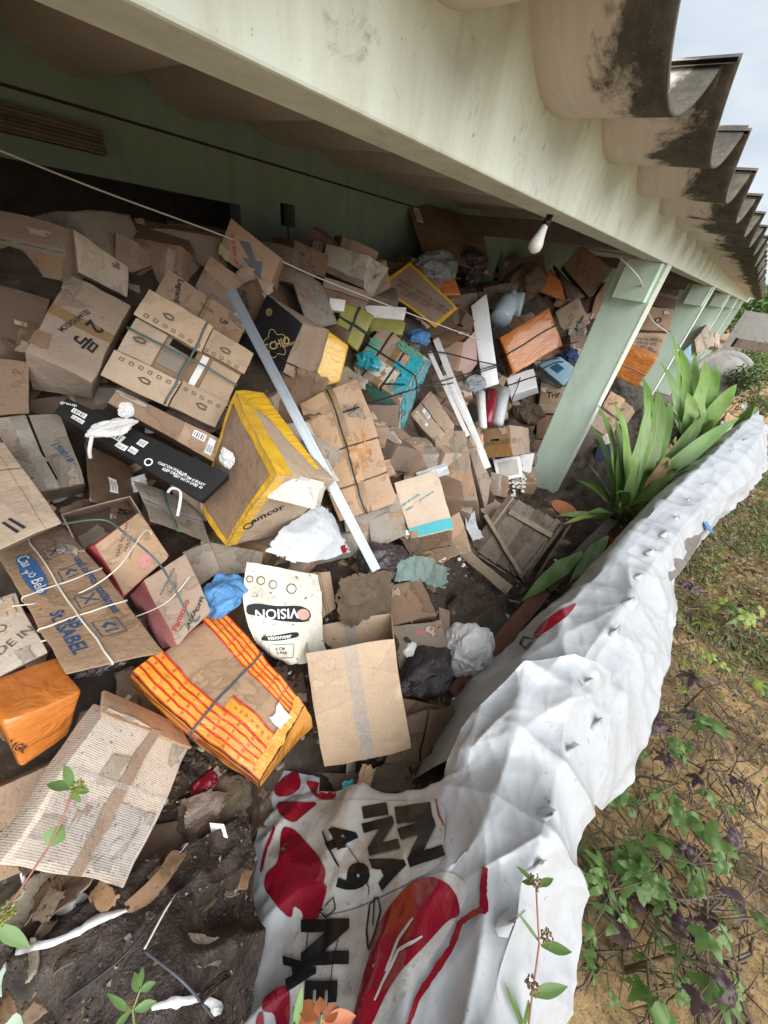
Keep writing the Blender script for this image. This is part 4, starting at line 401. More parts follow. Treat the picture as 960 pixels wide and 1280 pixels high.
dict(name='cardboard_box',label='very large dark brown box stacked highest in the back corner',cat='box',c=[3.8848, 2.8641, 2.1121],R=[[0.93765, 0.29183, -0.18881], [-0.34177, 0.67521, -0.65367], [-0.06328, 0.67744, 0.73285]],H=[[3.4432, 3.0903, 2.5411], [4.3911, 2.7647, 2.495], [4.1741, 2.3012, 2.0256], [3.3359, 2.6435, 2.115], [3.8517, 3.3778, 2.5618], [4.7996, 3.0522, 2.5156], [4.5826, 2.5887, 2.0463], [3.7444, 2.931, 2.1356]],B={},D=3.4,F=[[505, 246], [600, 276], [617, 345], [530, 318]],o={'mat': 'card_dark', 'labels': [['F', -0.85, 0.2, -0.7, 0.7]]}),
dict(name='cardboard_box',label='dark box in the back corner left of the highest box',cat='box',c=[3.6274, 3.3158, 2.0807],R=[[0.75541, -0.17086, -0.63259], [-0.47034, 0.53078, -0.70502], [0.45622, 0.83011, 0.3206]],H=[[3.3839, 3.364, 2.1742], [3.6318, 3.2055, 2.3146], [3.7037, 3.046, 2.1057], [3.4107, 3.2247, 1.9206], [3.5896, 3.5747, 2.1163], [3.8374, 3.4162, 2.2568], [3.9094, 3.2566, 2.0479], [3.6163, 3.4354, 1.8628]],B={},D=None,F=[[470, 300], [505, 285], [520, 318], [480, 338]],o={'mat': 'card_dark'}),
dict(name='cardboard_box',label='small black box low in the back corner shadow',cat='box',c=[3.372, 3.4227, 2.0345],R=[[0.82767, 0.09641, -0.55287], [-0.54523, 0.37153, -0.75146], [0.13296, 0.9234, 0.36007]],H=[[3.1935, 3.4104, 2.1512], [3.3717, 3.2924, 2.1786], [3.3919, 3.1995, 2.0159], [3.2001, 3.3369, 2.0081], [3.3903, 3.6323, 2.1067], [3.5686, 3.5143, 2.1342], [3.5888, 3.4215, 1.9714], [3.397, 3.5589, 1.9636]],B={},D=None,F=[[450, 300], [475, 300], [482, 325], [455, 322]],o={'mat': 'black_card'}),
dict(name='cardboard_box',label='brown box below the small orange parcel left of the white moulded panel',cat='box',c=[3.7488, 2.3316, 1.6724],R=[[0.65368, 0.13212, -0.74515], [-0.71739, 0.42168, -0.55456], [0.24095, 0.89707, 0.37043]],H=[[3.581, 2.4118, 1.7924], [3.7714, 2.2128, 1.8775], [3.7625, 2.0705, 1.6465], [3.5074, 2.3543, 1.5583], [3.7738, 2.5499, 1.7133], [3.9641, 2.351, 1.7984], [3.9553, 2.2086, 1.5674], [3.7002, 2.4925, 1.4792]],B={},D=None,F=[[562, 372], [597, 365], [603, 400], [556, 405]],o={'mat': 'card_brown'}),
dict(name='cardboard_box',label='small orange film parcel under the clear plastic bundle',cat='box',c=[3.5511, 2.4405, 1.8507],R=[[0.76977, 0.06982, -0.63449], [-0.54763, 0.58293, -0.60024], [0.32795, 0.80952, 0.48696]],H=[[3.4128, 2.5215, 1.9244], [3.569, 2.3975, 1.9752], [3.5813, 2.2763, 1.8417], [3.4516, 2.3859, 1.8079], [3.5225, 2.6118, 1.8763], [3.6787, 2.4879, 1.927], [3.6909, 2.3667, 1.7936], [3.5613, 2.4762, 1.7597]],B={},D=None,F=[[543, 350], [568, 346], [577, 368], [556, 370]],o={'mat': 'orange_film'}),
dict(name='moulded_panel',label='tall white moulded foam panel with notched end tied by cables',cat='panel',c=[3.6762, 1.9198, 1.4469],R=[[0.62339, 0.00665, -0.78188], [-0.67932, 0.49975, -0.53737], [0.38717, 0.86614, 0.31606]],H=[[3.6201, 2.1591, 1.7626], [3.7223, 2.0806, 1.882], [3.7102, 1.6476, 1.1159], [3.604, 1.7602, 1.0446], [3.6436, 2.1752, 1.7531], [3.7458, 2.0968, 1.8726], [3.7337, 1.6638, 1.1064], [3.6275, 1.7764, 1.0351]],B={},D=None,F=[[589, 382], [608, 367], [624, 480], [604, 486]],o={'mat': 'white_gloss', 'notch': 1}),
dict(name='cardboard_box',label='faded pink carton end between white slats and moulded panel',cat='box',c=[3.4066, 2.0147, 1.3372],R=[[0.89647, -0.39879, -0.19316], [-0.13516, 0.16904, -0.9763], [0.42199, 0.90133, 0.09764]],H=[[3.2691, 1.9518, 1.4605], [3.428, 1.9323, 1.5798], [3.552, 1.8772, 1.2748], [3.2824, 1.9107, 1.0762], [3.4221, 2.0753, 1.4242], [3.5811, 2.0558, 1.5435], [3.7051, 2.0007, 1.2384], [3.4354, 2.0342, 1.0399]],B={},D=None,F=[[577, 431], [594, 414], [597, 455], [570, 482]],o={'mat': 'pink_pale'}),
dict(name='cardboard_box',label='brown box behind the ends of the two white slats',cat='box',c=[3.2188, 2.0194, 1.306],R=[[0.65142, 0.36586, -0.66468], [-0.75869, 0.30618, -0.57502], [-0.00686, 0.87886, 0.47703]],H=[[3.1307, 2.0912, 1.4794], [3.2719, 1.9335, 1.4862], [3.151, 1.8427, 1.2082], [3.0561, 1.9797, 1.241], [3.2716, 2.2049, 1.3944], [3.4128, 2.0473, 1.4013], [3.2919, 1.9564, 1.1232], [3.197, 2.0934, 1.1561]],B={},D=None,F=[[553, 425], [580, 428], [572, 470], [552, 462]],o={'mat': 'card_brown'}),
dict(name='cardboard_box',label='brown carton crushed flat right of the teal parcel top',cat='box',c=[3.1825, 2.1161, 1.493],R=[[0.91248, 0.11028, -0.39397], [-0.20175, 0.95905, -0.1988], [0.35592, 0.26089, 0.89736]],H=[[3.0238, 2.2997, 1.5309], [3.2673, 2.1989, 1.6155], [3.3333, 1.9107, 1.5806], [3.0049, 2.0031, 1.4569], [3.1117, 2.3549, 1.4707], [3.3552, 2.2541, 1.5553], [3.4212, 1.9658, 1.5204], [3.0929, 2.0583, 1.3967]],B={},D=None,F=[[525, 412], [556, 402], [590, 415], [552, 432]],o={'mat': 'card_wet', 'dent': 2}),
dict(name='product_box',label='light blue and white product box tangled in black cable',cat='box',c=[4.7579, 1.4264, 1.2011],R=[[0.61949, -0.02278, -0.78467], [-0.31405, 0.90891, -0.27433], [0.71945, 0.41638, 0.5559]],H=[[4.6252, 1.6426, 1.2284], [4.7724, 1.4839, 1.3578], [4.7939, 1.2365, 1.2662], [4.651, 1.2782, 1.085], [4.7193, 1.6755, 1.1617], [4.8666, 1.5168, 1.2911], [4.8881, 1.2694, 1.1995], [4.7452, 1.3111, 1.0183]],B={},D=None,F=[[673, 456], [700, 445], [722, 462], [704, 482]],o={'mat': 'blue_card', 'patch': [['F', -0.5, -0.2, 0.3, 0.5, 'screen']]}),
dict(name='cardboard_box',label='torn box printed with Trif next to the nearest pillar',cat='box',c=[4.7574, 1.385, 0.8407],R=[[0.46524, 0.37862, -0.80013], [-0.8778, 0.31385, -0.36189], [0.11411, 0.87072, 0.47837]],H=[[4.65, 1.5447, 1.0432], [4.7965, 1.2399, 1.0578], [4.6553, 1.1851, 0.7801], [4.5275, 1.3894, 0.7208], [4.85, 1.6352, 0.9236], [4.9966, 1.3304, 0.9382], [4.8554, 1.2756, 0.6606], [4.7275, 1.4799, 0.6012]],B={},D=None,F=[[676, 478], [712, 484], [700, 516], [673, 517]],o={'mat': 'card_tan', 'text': [['F', 'Trif', 0.0, 0.25, 0.3, 6, 'ink']]}),
dict(name='cardboard_box',label='dark brown box under the torn printed box by the pillar',cat='box',c=[4.5822, 1.2596, 0.5573],R=[[0.4645, 0.39096, -0.7946], [-0.87005, 0.36873, -0.32718], [0.16508, 0.84332, 0.51142]],H=[[4.4987, 1.3786, 0.6992], [4.6297, 1.1708, 0.7698], [4.4833, 1.0967, 0.4949], [4.399, 1.2612, 0.4692], [4.6576, 1.444, 0.5969], [4.7886, 1.2363, 0.6675], [4.6422, 1.1621, 0.3927], [4.5579, 1.3267, 0.3669]],B={},D=None,F=[[672, 520], [700, 518], [690, 550], [670, 548]],o={'mat': 'card_dark'}),
dict(name='cardboard_box',label='brown box low behind the pillar foot',cat='box',c=[4.3738, 1.1826, 0.3203],R=[[0.42872, 0.52437, -0.73569], [-0.90287, 0.27764, -0.32825], [0.03213, 0.80496, 0.59246]],H=[[4.3058, 1.307, 0.4735], [4.4278, 1.0753, 0.4967], [4.2676, 1.0135, 0.2635], [4.1997, 1.2035, 0.2845], [4.4529, 1.3727, 0.3551], [4.5749, 1.141, 0.3782], [4.4147, 1.0791, 0.145], [4.3469, 1.2692, 0.166]],B={},D=None,F=[[662, 548], [690, 552], [680, 580], [660, 572]],o={'mat': 'card_brown'}),
dict(name='cardboard_box',label='brown carton between tall battered carton and double carton',cat='box',c=[1.7959, 1.2409, 0.9261],R=[[0.78616, 0.24919, -0.56555], [-0.55606, 0.68458, -0.47133], [0.26971, 0.68502, 0.67676]],H=[[1.7182, 1.3056, 1.0541], [1.8192, 1.2596, 1.1064], [1.7766, 1.0393, 0.9174], [1.6432, 1.1704, 0.8972], [1.8386, 1.4016, 0.9265], [1.9396, 1.3557, 0.9788], [1.897, 1.1353, 0.7898], [1.7636, 1.2664, 0.7696]],B={},D=None,F=[[500, 560], [520, 550], [540, 600], [505, 600]],o={'mat': 'card_dark'}),
dict(name='cardboard_box',label='small tan box under the beam left of the printed biscuit box',cat='box',c=[4.9114, 2.1073, 1.5804],R=[[0.63087, 0.01096, -0.77581], [-0.54334, 0.72003, -0.43167], [0.55388, 0.69386, 0.4602]],H=[[4.7438, 2.2042, 1.6059], [4.8979, 2.0504, 1.7215], [4.9261, 1.9294, 1.6556], [4.7677, 2.073, 1.5231], [4.9134, 2.2889, 1.5423], [5.0675, 2.1351, 1.6579], [5.0958, 2.0141, 1.592], [4.9373, 2.1578, 1.4595]],B={},D=None,F=[[640, 400], [665, 390], [675, 400], [650, 412]],o={'mat': 'card_brown'}),
dict(name='cardboard_box',label='grey box seen between double carton and teal striped carton',cat='box',c=[1.142, 0.9182, 0.8887],R=[[0.89446, 0.095, -0.43693], [-0.36338, 0.72386, -0.5865], [0.26056, 0.68338, 0.68198]],H=[[1.083, 0.9508, 0.9669], [1.1869, 0.9091, 0.9976], [1.1606, 0.8273, 0.9104], [1.0329, 0.8459, 0.8447], [1.1354, 1.0212, 0.885], [1.2394, 0.9794, 0.9158], [1.213, 0.8977, 0.8286], [1.0854, 0.9163, 0.7628]],B={},D=None,F=[[460, 650], [485, 640], [492, 668], [466, 690]],o={'mat': 'card_grey'}),
dict(name='cardboard_box',label='orange wrapped box with a red and white strap between the first two pillars',cat='box',c=[6.6562, 1.0092, 1.2106],R=[[0.17032, 0.02907, -0.98496], [-0.97905, -0.10816, -0.17249], [-0.11155, 0.99371, 0.01004]],H=[[6.4066, 1.2065, 1.4312], [6.4894, 0.73, 1.3712], [6.4768, 0.7785, 0.9685], [6.4103, 1.1632, 1.0502], [6.8425, 1.2676, 1.4587], [6.9252, 0.792, 1.3866], [6.9126, 0.84, 0.9899], [6.8461, 1.2247, 1.0717]],B={},D=5.2,F=[[778, 433], [822, 449], [797, 484], [765, 468]],o={'mat': 'orange_film', 'strap': [['x', -0.1, 'strap_red']], 'dent': 1.3}),
dict(name='cardboard_box',label='tan box with lines of print on top of the orange strapped box',cat='box',c=[7.1, 1.0886, 1.4419],R=[[0.29332, 0.3615, -0.88503], [-0.95555, 0.13969, -0.25963], [0.02977, 0.92185, 0.38641]],H=[[6.9542, 1.3086, 1.5792], [7.1197, 0.8479, 1.6486], [6.9961, 0.8128, 1.342], [6.8876, 1.2553, 1.3908], [7.1825, 1.3686, 1.4969], [7.348, 0.9078, 1.5663], [7.2245, 0.8727, 1.2597], [7.1159, 1.3152, 1.3085]],B={},D=5.4,F=[[787, 415], [835, 417], [821, 446], [782, 433]],o={'mat': 'card_tan', 'text': [['F', 'MADE IN BRAZIL', 0.1, 0.3, 0.14, 2, 'ink_soft'], ['F', 'GROSS WT', 0.1, -0.1, 0.14, 2, 'ink_soft'], ['F', 'CARTON', 0.1, -0.5, 0.14, 2, 'ink_soft']]}),
dict(name='cardboard_box',label='brown box with a round mark second from the top between the pillars',cat='box',c=[7.696, 1.214, 1.7203],R=[[0.33142, 0.32079, -0.88728], [-0.9386, 0.20766, -0.27551], [0.09587, 0.92411, 0.36991]],H=[[7.5556, 1.3931, 1.9224], [7.6812, 1.0167, 1.9435], [7.6, 0.8917, 1.6555], [7.4145, 1.3896, 1.5814], [7.8307, 1.4692, 1.8301], [7.9563, 1.0928, 1.8512], [7.8751, 0.9678, 1.5632], [7.6896, 1.4657, 1.4891]],B={},D=5.6,F=[[806, 382], [842, 386], [838, 414], [789, 412]],o={'mat': 'card_brown', 'text': [['F', 'O', 0.2, -0.1, 0.3, 0, 'ink']]}),
dict(name='cardboard_box',label='dark box in the top of the gap between the first two pillars',cat='box',c=[9.1196, 1.4961, 2.0334],R=[[0.36908, 0.34155, -0.86436], [-0.92913, 0.15777, -0.3344], [0.02216, 0.92653, 0.37557]],H=[[8.9723, 1.6907, 2.267], [9.1212, 1.2915, 2.2542], [9.0177, 1.1817, 1.9183], [8.8493, 1.619, 1.9201], [9.2527, 1.7718, 2.1977], [9.4016, 1.3726, 2.1849], [9.2981, 1.2628, 1.849], [9.1297, 1.7001, 1.8508]],B={},D=6.2,F=[[818, 352], [850, 358], [843, 386], [808, 380]],o={'mat': 'card_dark'}),
dict(name='cardboard_box',label='small tan box behind the leaves right of the nearest pillar',cat='box',c=[5.766, 0.8771, 0.7963],R=[[0.18293, 0.53706, -0.82347], [-0.95399, -0.10544, -0.28069], [-0.23758, 0.83693, 0.49306]],H=[[5.7465, 0.9551, 0.9603], [5.7852, 0.7532, 0.91], [5.6552, 0.7587, 0.6961], [5.6303, 0.9564, 0.767], [5.87, 0.9972, 0.8864], [5.9087, 0.7953, 0.836], [5.7788, 0.8008, 0.6222], [5.7538, 0.9985, 0.6931]],B={},D=None,F=[[764, 489], [782, 499], [768, 520], [752, 508]],o={'mat': 'card_tan', 'text': [['F', 'mage', 0, 0, 0.25, 40, 'ink_soft']]}),
dict(name='cardboard_box',label='small pinkish box with a printed word below the orange strapped box',cat='box',c=[5.8801, 0.7544, 0.7215],R=[[0.00785, 0.51617, -0.85645], [-0.97851, -0.1725, -0.11293], [-0.20603, 0.83893, 0.50373]],H=[[5.8751, 0.8554, 0.8841], [5.8731, 0.6419, 0.8327], [5.7562, 0.649, 0.6355], [5.7608, 0.8702, 0.6929], [6.0199, 0.8094, 0.7936], [6.0179, 0.5959, 0.7423], [5.9009, 0.6029, 0.545], [5.9055, 0.8242, 0.6024]],B={},D=None,F=[[773, 497], [791, 508], [778, 527], [760, 515]],o={'mat': 'card_tan', 'text': [['F', 'maga', 0, 0, 0.25, 40, 'ink_soft']]}),
dict(name='cardboard_box',label='brown box low between pillar and leaves',cat='box',c=[5.2533, 0.7618, 0.5368],R=[[0.51557, 0.20826, -0.83115], [-0.71016, 0.64662, -0.27849], [0.47944, 0.73383, 0.48128]],H=[[5.1336, 0.9224, 0.6307], [5.2829, 0.7337, 0.7794], [5.2075, 0.5469, 0.5411], [5.0566, 0.732, 0.3876], [5.2998, 0.9781, 0.5344], [5.4492, 0.7894, 0.6832], [5.3737, 0.6026, 0.4448], [5.2229, 0.7877, 0.2913]],B={},D=None,F=[[735, 530], [765, 520], [770, 550], [740, 560]],o={'mat': 'card_brown'}),
dict(name='cardboard_box',label='tan box half covered by the leaves under the pinkish box',cat='box',c=[5.2916, 0.7851, 0.6275],R=[[0.20203, 0.58059, -0.78873], [-0.94755, -0.08778, -0.30733], [-0.24767, 0.80945, 0.5324]],H=[[5.257, 0.9014, 0.8312], [5.3013, 0.6175, 0.7329], [5.1729, 0.6176, 0.5427], [5.1202, 0.8805, 0.6165], [5.4232, 0.9567, 0.7346], [5.4675, 0.6728, 0.6363], [5.3391, 0.6729, 0.4461], [5.2864, 0.9358, 0.5199]],B={},D=None,F=[[750, 510], [775, 528], [762, 548], [738, 533]],o={'mat': 'card_tan'}),
dict(name='cardboard_box',label='navy blue carton behind the lower leaves',cat='box',c=[4.9497, 0.5378, 0.404],R=[[0.35108, 0.48838, -0.79889], [-0.92383, 0.3197, -0.21055], [0.15258, 0.81196, 0.56342]],H=[[4.8962, 0.6609, 0.5073], [4.9762, 0.4398, 0.538], [4.8917, 0.3748, 0.3941], [4.795, 0.6125, 0.3457], [5.016, 0.6924, 0.4227], [5.096, 0.4714, 0.4535], [5.0116, 0.4064, 0.3096], [4.9148, 0.644, 0.2612]],B={},D=None,F=[[748, 556], [775, 560], [772, 578], [742, 575]],o={'mat': 'navy'}),
dict(name='cardboard_box',label='small white label box lying beside the leaves',cat='box',c=[5.0691, 0.6276, 0.5505],R=[[0.53609, 0.23685, -0.81025], [-0.66427, 0.71065, -0.23177], [0.52092, 0.66248, 0.5383]],H=[[5.0366, 0.6959, 0.5775], [5.0926, 0.6312, 0.6339], [5.0573, 0.5493, 0.5455], [5.0088, 0.6106, 0.4989], [5.0771, 0.7074, 0.5506], [5.1331, 0.6428, 0.607], [5.0978, 0.5609, 0.5186], [5.0493, 0.6221, 0.472]],B={},D=None,F=[[752, 545], [763, 541], [766, 553], [756, 556]],o={'mat': 'white_card'}),
dict(name='cardboard_box',label='peach box with printed side between second and third pillars',cat='box',c=[12.1919, 0.7353, 1.297],R=[[0.47796, -0.15811, -0.86404], [-0.45938, 0.79342, -0.39931], [0.74868, 0.58778, 0.30659]],H=[[11.9754, 0.8481, 1.323], [12.1224, 0.8011, 1.676], [12.1738, 0.4406, 1.3515], [11.9777, 0.6088, 1.0179], [12.2572, 0.9285, 1.2588], [12.4041, 0.8815, 1.6118], [12.4556, 0.521, 1.2873], [12.2595, 0.6893, 0.9537]],B={},D=8.5,F=[[868, 425], [884, 405], [895, 428], [872, 445]],o={'mat': 'card_pale'}),
dict(name='cardboard_box',label='blue panel box standing behind the rear leaves',cat='box',c=[10.4839, 0.7047, 1.0534],R=[[0.44075, 0.02679, -0.89723], [-0.6924, 0.64625, -0.32084], [0.57125, 0.76265, 0.30338]],H=[[10.3739, 0.813, 1.1723], [10.4523, 0.753, 1.3408], [10.4008, 0.5273, 0.9498], [10.3491, 0.5964, 0.8698], [10.5534, 0.8772, 1.1116], [10.6318, 0.8172, 1.2801], [10.5803, 0.5915, 0.8891], [10.5285, 0.6605, 0.8091]],B={},D=7.6,F=[[853, 440], [864, 430], [864, 458], [856, 462]],o={'mat': 'blue_card'}),
dict(name='cardboard_box',label='small peach carton at the foot of the third pillar',cat='box',c=[13.8309, 0.5873, 1.2342],R=[[0.29254, 0.39746, -0.86974], [-0.9419, 0.27677, -0.19033], [0.16508, 0.87488, 0.45533]],H=[[13.7263, 0.7904, 1.4489], [13.7834, 0.5209, 1.4452], [13.6651, 0.3597, 1.1518], [13.6278, 0.5644, 1.1661], [13.9992, 0.8393, 1.3343], [14.0563, 0.5698, 1.3306], [13.938, 0.4086, 1.0372], [13.9007, 0.6133, 1.0515]],B={},D=9.5,F=[[885, 415], [900, 418], [899, 435], [888, 432]],o={'mat': 'card_pale'})]
# ---------------------------------------------------------------- the house: beam, pillars, back wall, tiled roof
Z0 = 2.1; YF = .72; YB = .865; ZB = Z0 + .196; YW = 3.0
house = empty('house', (0, 0, 0)); tag(house, 'pale green porch with pillars, deep roof beam, back wall and corrugated cement tiles', 'house')
def wallgrid(name, mat, x0, x1, y0, y1, z0, z1, par=house, bev=.006):
    mb = MB(); mb.box((x0, y0, z0), (x1, y1, z1)); o = mb.build(name, mat, par)
    b = o.modifiers.new('b', 'BEVEL'); b.width = bev; b.segments = 2; return o
wallgrid('roof_beam', M['beam_paint'], -3, 26, YF, YB, ZB, Z0 + .62)
PX = [4.0, 8.2, 12.4, 16.6, 20.8]
for i, x in enumerate(PX):
    p = wallgrid('pillar', M['pillar_paint'], x, x + .17, YF + .002, 1.075, -.05, ZB - .001, bev=.008)
    wallgrid('pillar_front', M['beam_paint'], x - .003, x + .173, YF - .004, YF + .012, -.05, ZB - .002, p, .003)
    wallgrid('corbel', M['pillar_paint'], x - .11, x - .003, YF + .02, YF + .27, ZB - .27, ZB - .002, p, .004)
# beam running back from each pillar under the tiles
for x in PX: wallgrid('tie_beam', M['mould_grey'], x + .01, x + .16, YB + .002, YW - .003, ZB + .06, Z0 + .40)
# back wall with a doorway and a vent hole
mb = MB(); dx0, dx1, dz = -1.2, 1.642, Z0 + .122; vx0, vx1, vz0, vz1 = 1.968, 2.10, Z0 + .05, Z0 + .185; zt = Z0 + .62
y0, y1 = YW, YW + .15
for (a, b_, c, d) in ((-3, dx0, -.05, zt), (dx0, dx1, dz, zt), (dx1, vx0, -.05, zt), (vx0, vx1, -.05, vz0), (vx0, vx1, vz1, zt), (vx1, 26, -.05, zt)):
    mb.box((a, y0, c), (b_, y1, d))
bw = mb.build('back_wall', M['back_paint'], house)
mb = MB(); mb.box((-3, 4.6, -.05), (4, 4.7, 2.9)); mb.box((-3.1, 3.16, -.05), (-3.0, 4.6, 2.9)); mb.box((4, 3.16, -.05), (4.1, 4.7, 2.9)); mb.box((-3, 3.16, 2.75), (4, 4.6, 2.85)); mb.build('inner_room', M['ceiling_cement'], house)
mb = MB(); mb.box((-3.1, YF, -.05), (-3.0, 3.15, 3)); mb.build('end_wall', M['back_paint'], house)
mb = MB(); mb.box((26, YB, -.05), (26.1, 3.1, 3)); mb.build('end_wall', M['back_paint'], house)
# conduit line on the back wall
c = MB(); c.tube([(-1, YW - .006, Z0 + .372), (1.2, YW - .006, Z0 + .382), (3, YW - .006, Z0 + .378), (6, YW - .006, Z0 + .38)], .006); c.build('conduit', M['black_plastic'], house, True)
c = MB(); c.tube([(2.03, YW - .005, vz0), (2.035, YW - .005, Z0 - .35)], .005); c.build('conduit', M['black_plastic'], house, True)
# deep U-shaped cement tiles, one object each
PIT = .572; X0 = 1.39 - PIT * 7
def tile_z(u, y):
    return Z0 + .362 + (y - .36) * .045 + .155 * abs(2 * u - 1) ** 2.1
for i in range(48):
    xa = X0 + (i - .5) * PIT; rn = random.Random(i); ye = .41 - .13 * min(1, max(0, (xa - 1.1) / 4)) ** .7 + rn.uniform(-.012, .012); vs = []; f = []
    U = [j / 22 for j in range(23)]; YY = [ye, ye + .02] + [ye + .15 * k_ for k_ in range(1, 6)] + [1.3, 1.8, 2.4, 3.2]; n = len(YY); tl = rn.uniform(-.006, .006)
    prof = [(-.045, .585)] + [(u, None) for u in U] + [(1.03, .583), (1.05, .55)]
    for side, th in ((0, 0), (1, .011)):
        for (u, zz) in prof:
            for y in YY:
                z = tile_z(max(0, min(1, u)), y) if zz is None else Z0 + .362 + (y - .36) * .045 + .155 - (.6 - zz) * .9
                z += th + tl + .003 * N((u * 4, y * 3, i))
                vs.append((xa + u * PIT, y, z + (.004 if u > 1 else 0)))
    m = len(prof)
    for s_ in range(2):
        k0 = s_ * m * n
        for a in range(m - 1):
            for b_ in range(n - 1):
                q = (k0 + a * n + b_, k0 + (a + 1) * n + b_, k0 + (a + 1) * n + b_ + 1, k0 + a * n + b_ + 1); f.append(q if s_ else q[::-1])
    for a in range(m - 1): f.append((a * n, (a + 1) * n, m * n + (a + 1) * n, m * n + a * n))
    o = mesh('roof_tile', vs, f, M['tile'], house); 
# strips closing the gap between beam and tiles stay open like in the photo; dark boarding behind
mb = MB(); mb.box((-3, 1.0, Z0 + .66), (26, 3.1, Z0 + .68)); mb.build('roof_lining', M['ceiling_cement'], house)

# lamp fitting on the back wall, bulb under the beam, wire across the porch
a = Yp(-30, 138, YW - .06); b_ = Yp(128, 178, YW - .06)
lf = empty('lamp_fitting', a.lerp(b_, .5)); tag(lf, 'old ribbed batten light fitting fixed high on the green back wall', 'light fitting')
mb = MB(); mb.box((a.x, YW - .10, a.z - .05), (b_.x, YW - .002, a.z + .045)); adopt(mb.build('fitting_body', M['mould_grey']), lf)
for k in range(3):
    mb = MB(); zc = a.z - .032 + .03 * k; mb.tube([(a.x + .01, YW - .108, zc), (b_.x - .01, YW - .108, zc)], .010, 8); adopt(mb.build('slat', M['ceiling_cement' if k % 2 else 'mould_grey'], smooth=True), lf)
bp = Yp(683, 284, .80); bp.z = ZB
lb = empty('light_bulb', bp); tag(lb, 'white globe light bulb hanging from a short lead under the beam', 'light bulb')
ax = (Yp(667, 312, .80) - bp); Lh = ax.length; ax.normalize()
def lathe(prof, axis, org, mat, name, par, n=20):
    u = axis.orthogonal().normalized(); v = axis.cross(u); vs = []; f = []
    for (r, h) in prof:
        for k in range(n): an = 2 * PI * k / n; vs.append(org + axis * h + (u * math.cos(an) + v * math.sin(an)) * r)
    for i in range(len(prof) - 1):
        for k in range(n): f.append((i * n + k, i * n + (k + 1) % n, (i + 1) * n + (k + 1) % n, (i + 1) * n + k))
    o = mesh(name, vs, f, mat); 
    if par: adopt(o, par)
    return o
s_ = Lh * .98
lathe([(.001, 0), (.013, 0), (.013, s_ * .12), (.0145, s_ * .14), (.0145, s_ * .33), (.001, s_ * .33)], ax, bp, M['black_plastic'], 'socket', lb)
lathe([(.0125, s_ * .33), (.0145, s_ * .45), (.021, s_ * .66), (.0265, s_ * .80)], ax, bp, M['white_gloss'], 'bulb_base', lb)
lathe([(.0265, s_ * .80), (.028, s_ * .88), (.026, s_ * .98), (.0185, s_ * 1.06), (.008, s_ * 1.105), (.0005, s_ * 1.12)], ax, bp, M['bulb'], 'bulb_globe', lb)

# ---------------------------------------------------------------- ground, water table of rubbish
def sheet(name, x0, x1, y0, y1, nx, ny, fz, mat):
    vs = [(x0 + (x1 - x0) * i / nx, y0 + (y1 - y0) * j / ny, fz(x0 + (x1 - x0) * i / nx, y0 + (y1 - y0) * j / ny)) for i in range(nx + 1) for j in range(ny + 1)]
    f = [(i * (ny + 1) + j, (i + 1) * (ny + 1) + j, (i + 1) * (ny + 1) + j + 1, i * (ny + 1) + j + 1) for i in range(nx) for j in range(ny)]
    return mesh(name, vs, f, mat)
g = sheet('ground', -1.5, 12, -5, .25, 240, 100, lambda x, y: .02 + .05 * N((x * 1.3, y * 1.3, 0)) + .02 * N((x * 5, y * 5, 3)) - .08 * sm(.0, .25, y), M['soil']); tag(g, kind='structure')
g = sheet('ground', -60, 200, -120, 60, 60, 60, lambda x, y: -.14, M['soil']); g.name = 'terrain'; tag(g, kind='structure')
fl = MB(); fl.box((-3, .3, -.12), (26, 4.6, -.06)); tag(fl.build('porch_floor', M['mould_grey']), kind='structure')
def heap(x, y):
    h = H(x, y); ys = .40 + .50 * sm(1.0, 3.4, x) - .25 * sm(4.2, 5.5, x)
    k = .05 + .15 * sm(ys + .05, ys + .5, y) if x > .9 else .03 + .17 * sm(.62, .85, y)
    r = 1 - abs(N((x, y, 0), 5)) * 2
    return h - k + .035 * r + .03 * N((x, y, 2), 11) + .015 * abs(N((x, y, 2), 30))
g = sheet('debris_heap', -1.3, 8, .02, 3.0, 330, 170, heap, M['mud']); tag(g, 'dark wet rotting rubbish filling the bottom of the heap', 'debris', kind='stuff')

mb = MB(); rn = random.Random(91)
for i in range(7000):   # crumbs of soil, wet card and plastic over the whole heap
    x, y = (rn.uniform(-.7, 1.0), rn.uniform(.05, .75)) if i % 2 else (rn.uniform(.6, 3.8), rn.uniform(.05, 1.0))
    if x < .35 and y < .5: continue
    z = heap(x, y) + rn.uniform(.0, .02); r_ = rn.uniform(.004, .013) * (1.6 if rn.random() < .1 else 1); p = Vector((x, y, z)); a = [Vector((rn.uniform(-1, 1), rn.uniform(-1, 1), rn.uniform(-.6, .8))) * r_ for _ in range(5)]
    mb.add([p + q for q in a], [(0, 1, 2), (0, 2, 3), (0, 3, 4), (1, 2, 4), (2, 3, 4)], rn.choice([0, 0, 0, 1, 1, 2, 3] + [4] * (rn.random() < .25)))
tag(mb.build('debris_crumbs', None, mats=[M['mud'], M['card_wet'], M['card_brown'], M['stem_brown'], M['white_foam']]), 'crumbs of soil, wet cardboard and foam strewn over the rubbish heap', 'debris', kind='stuff')
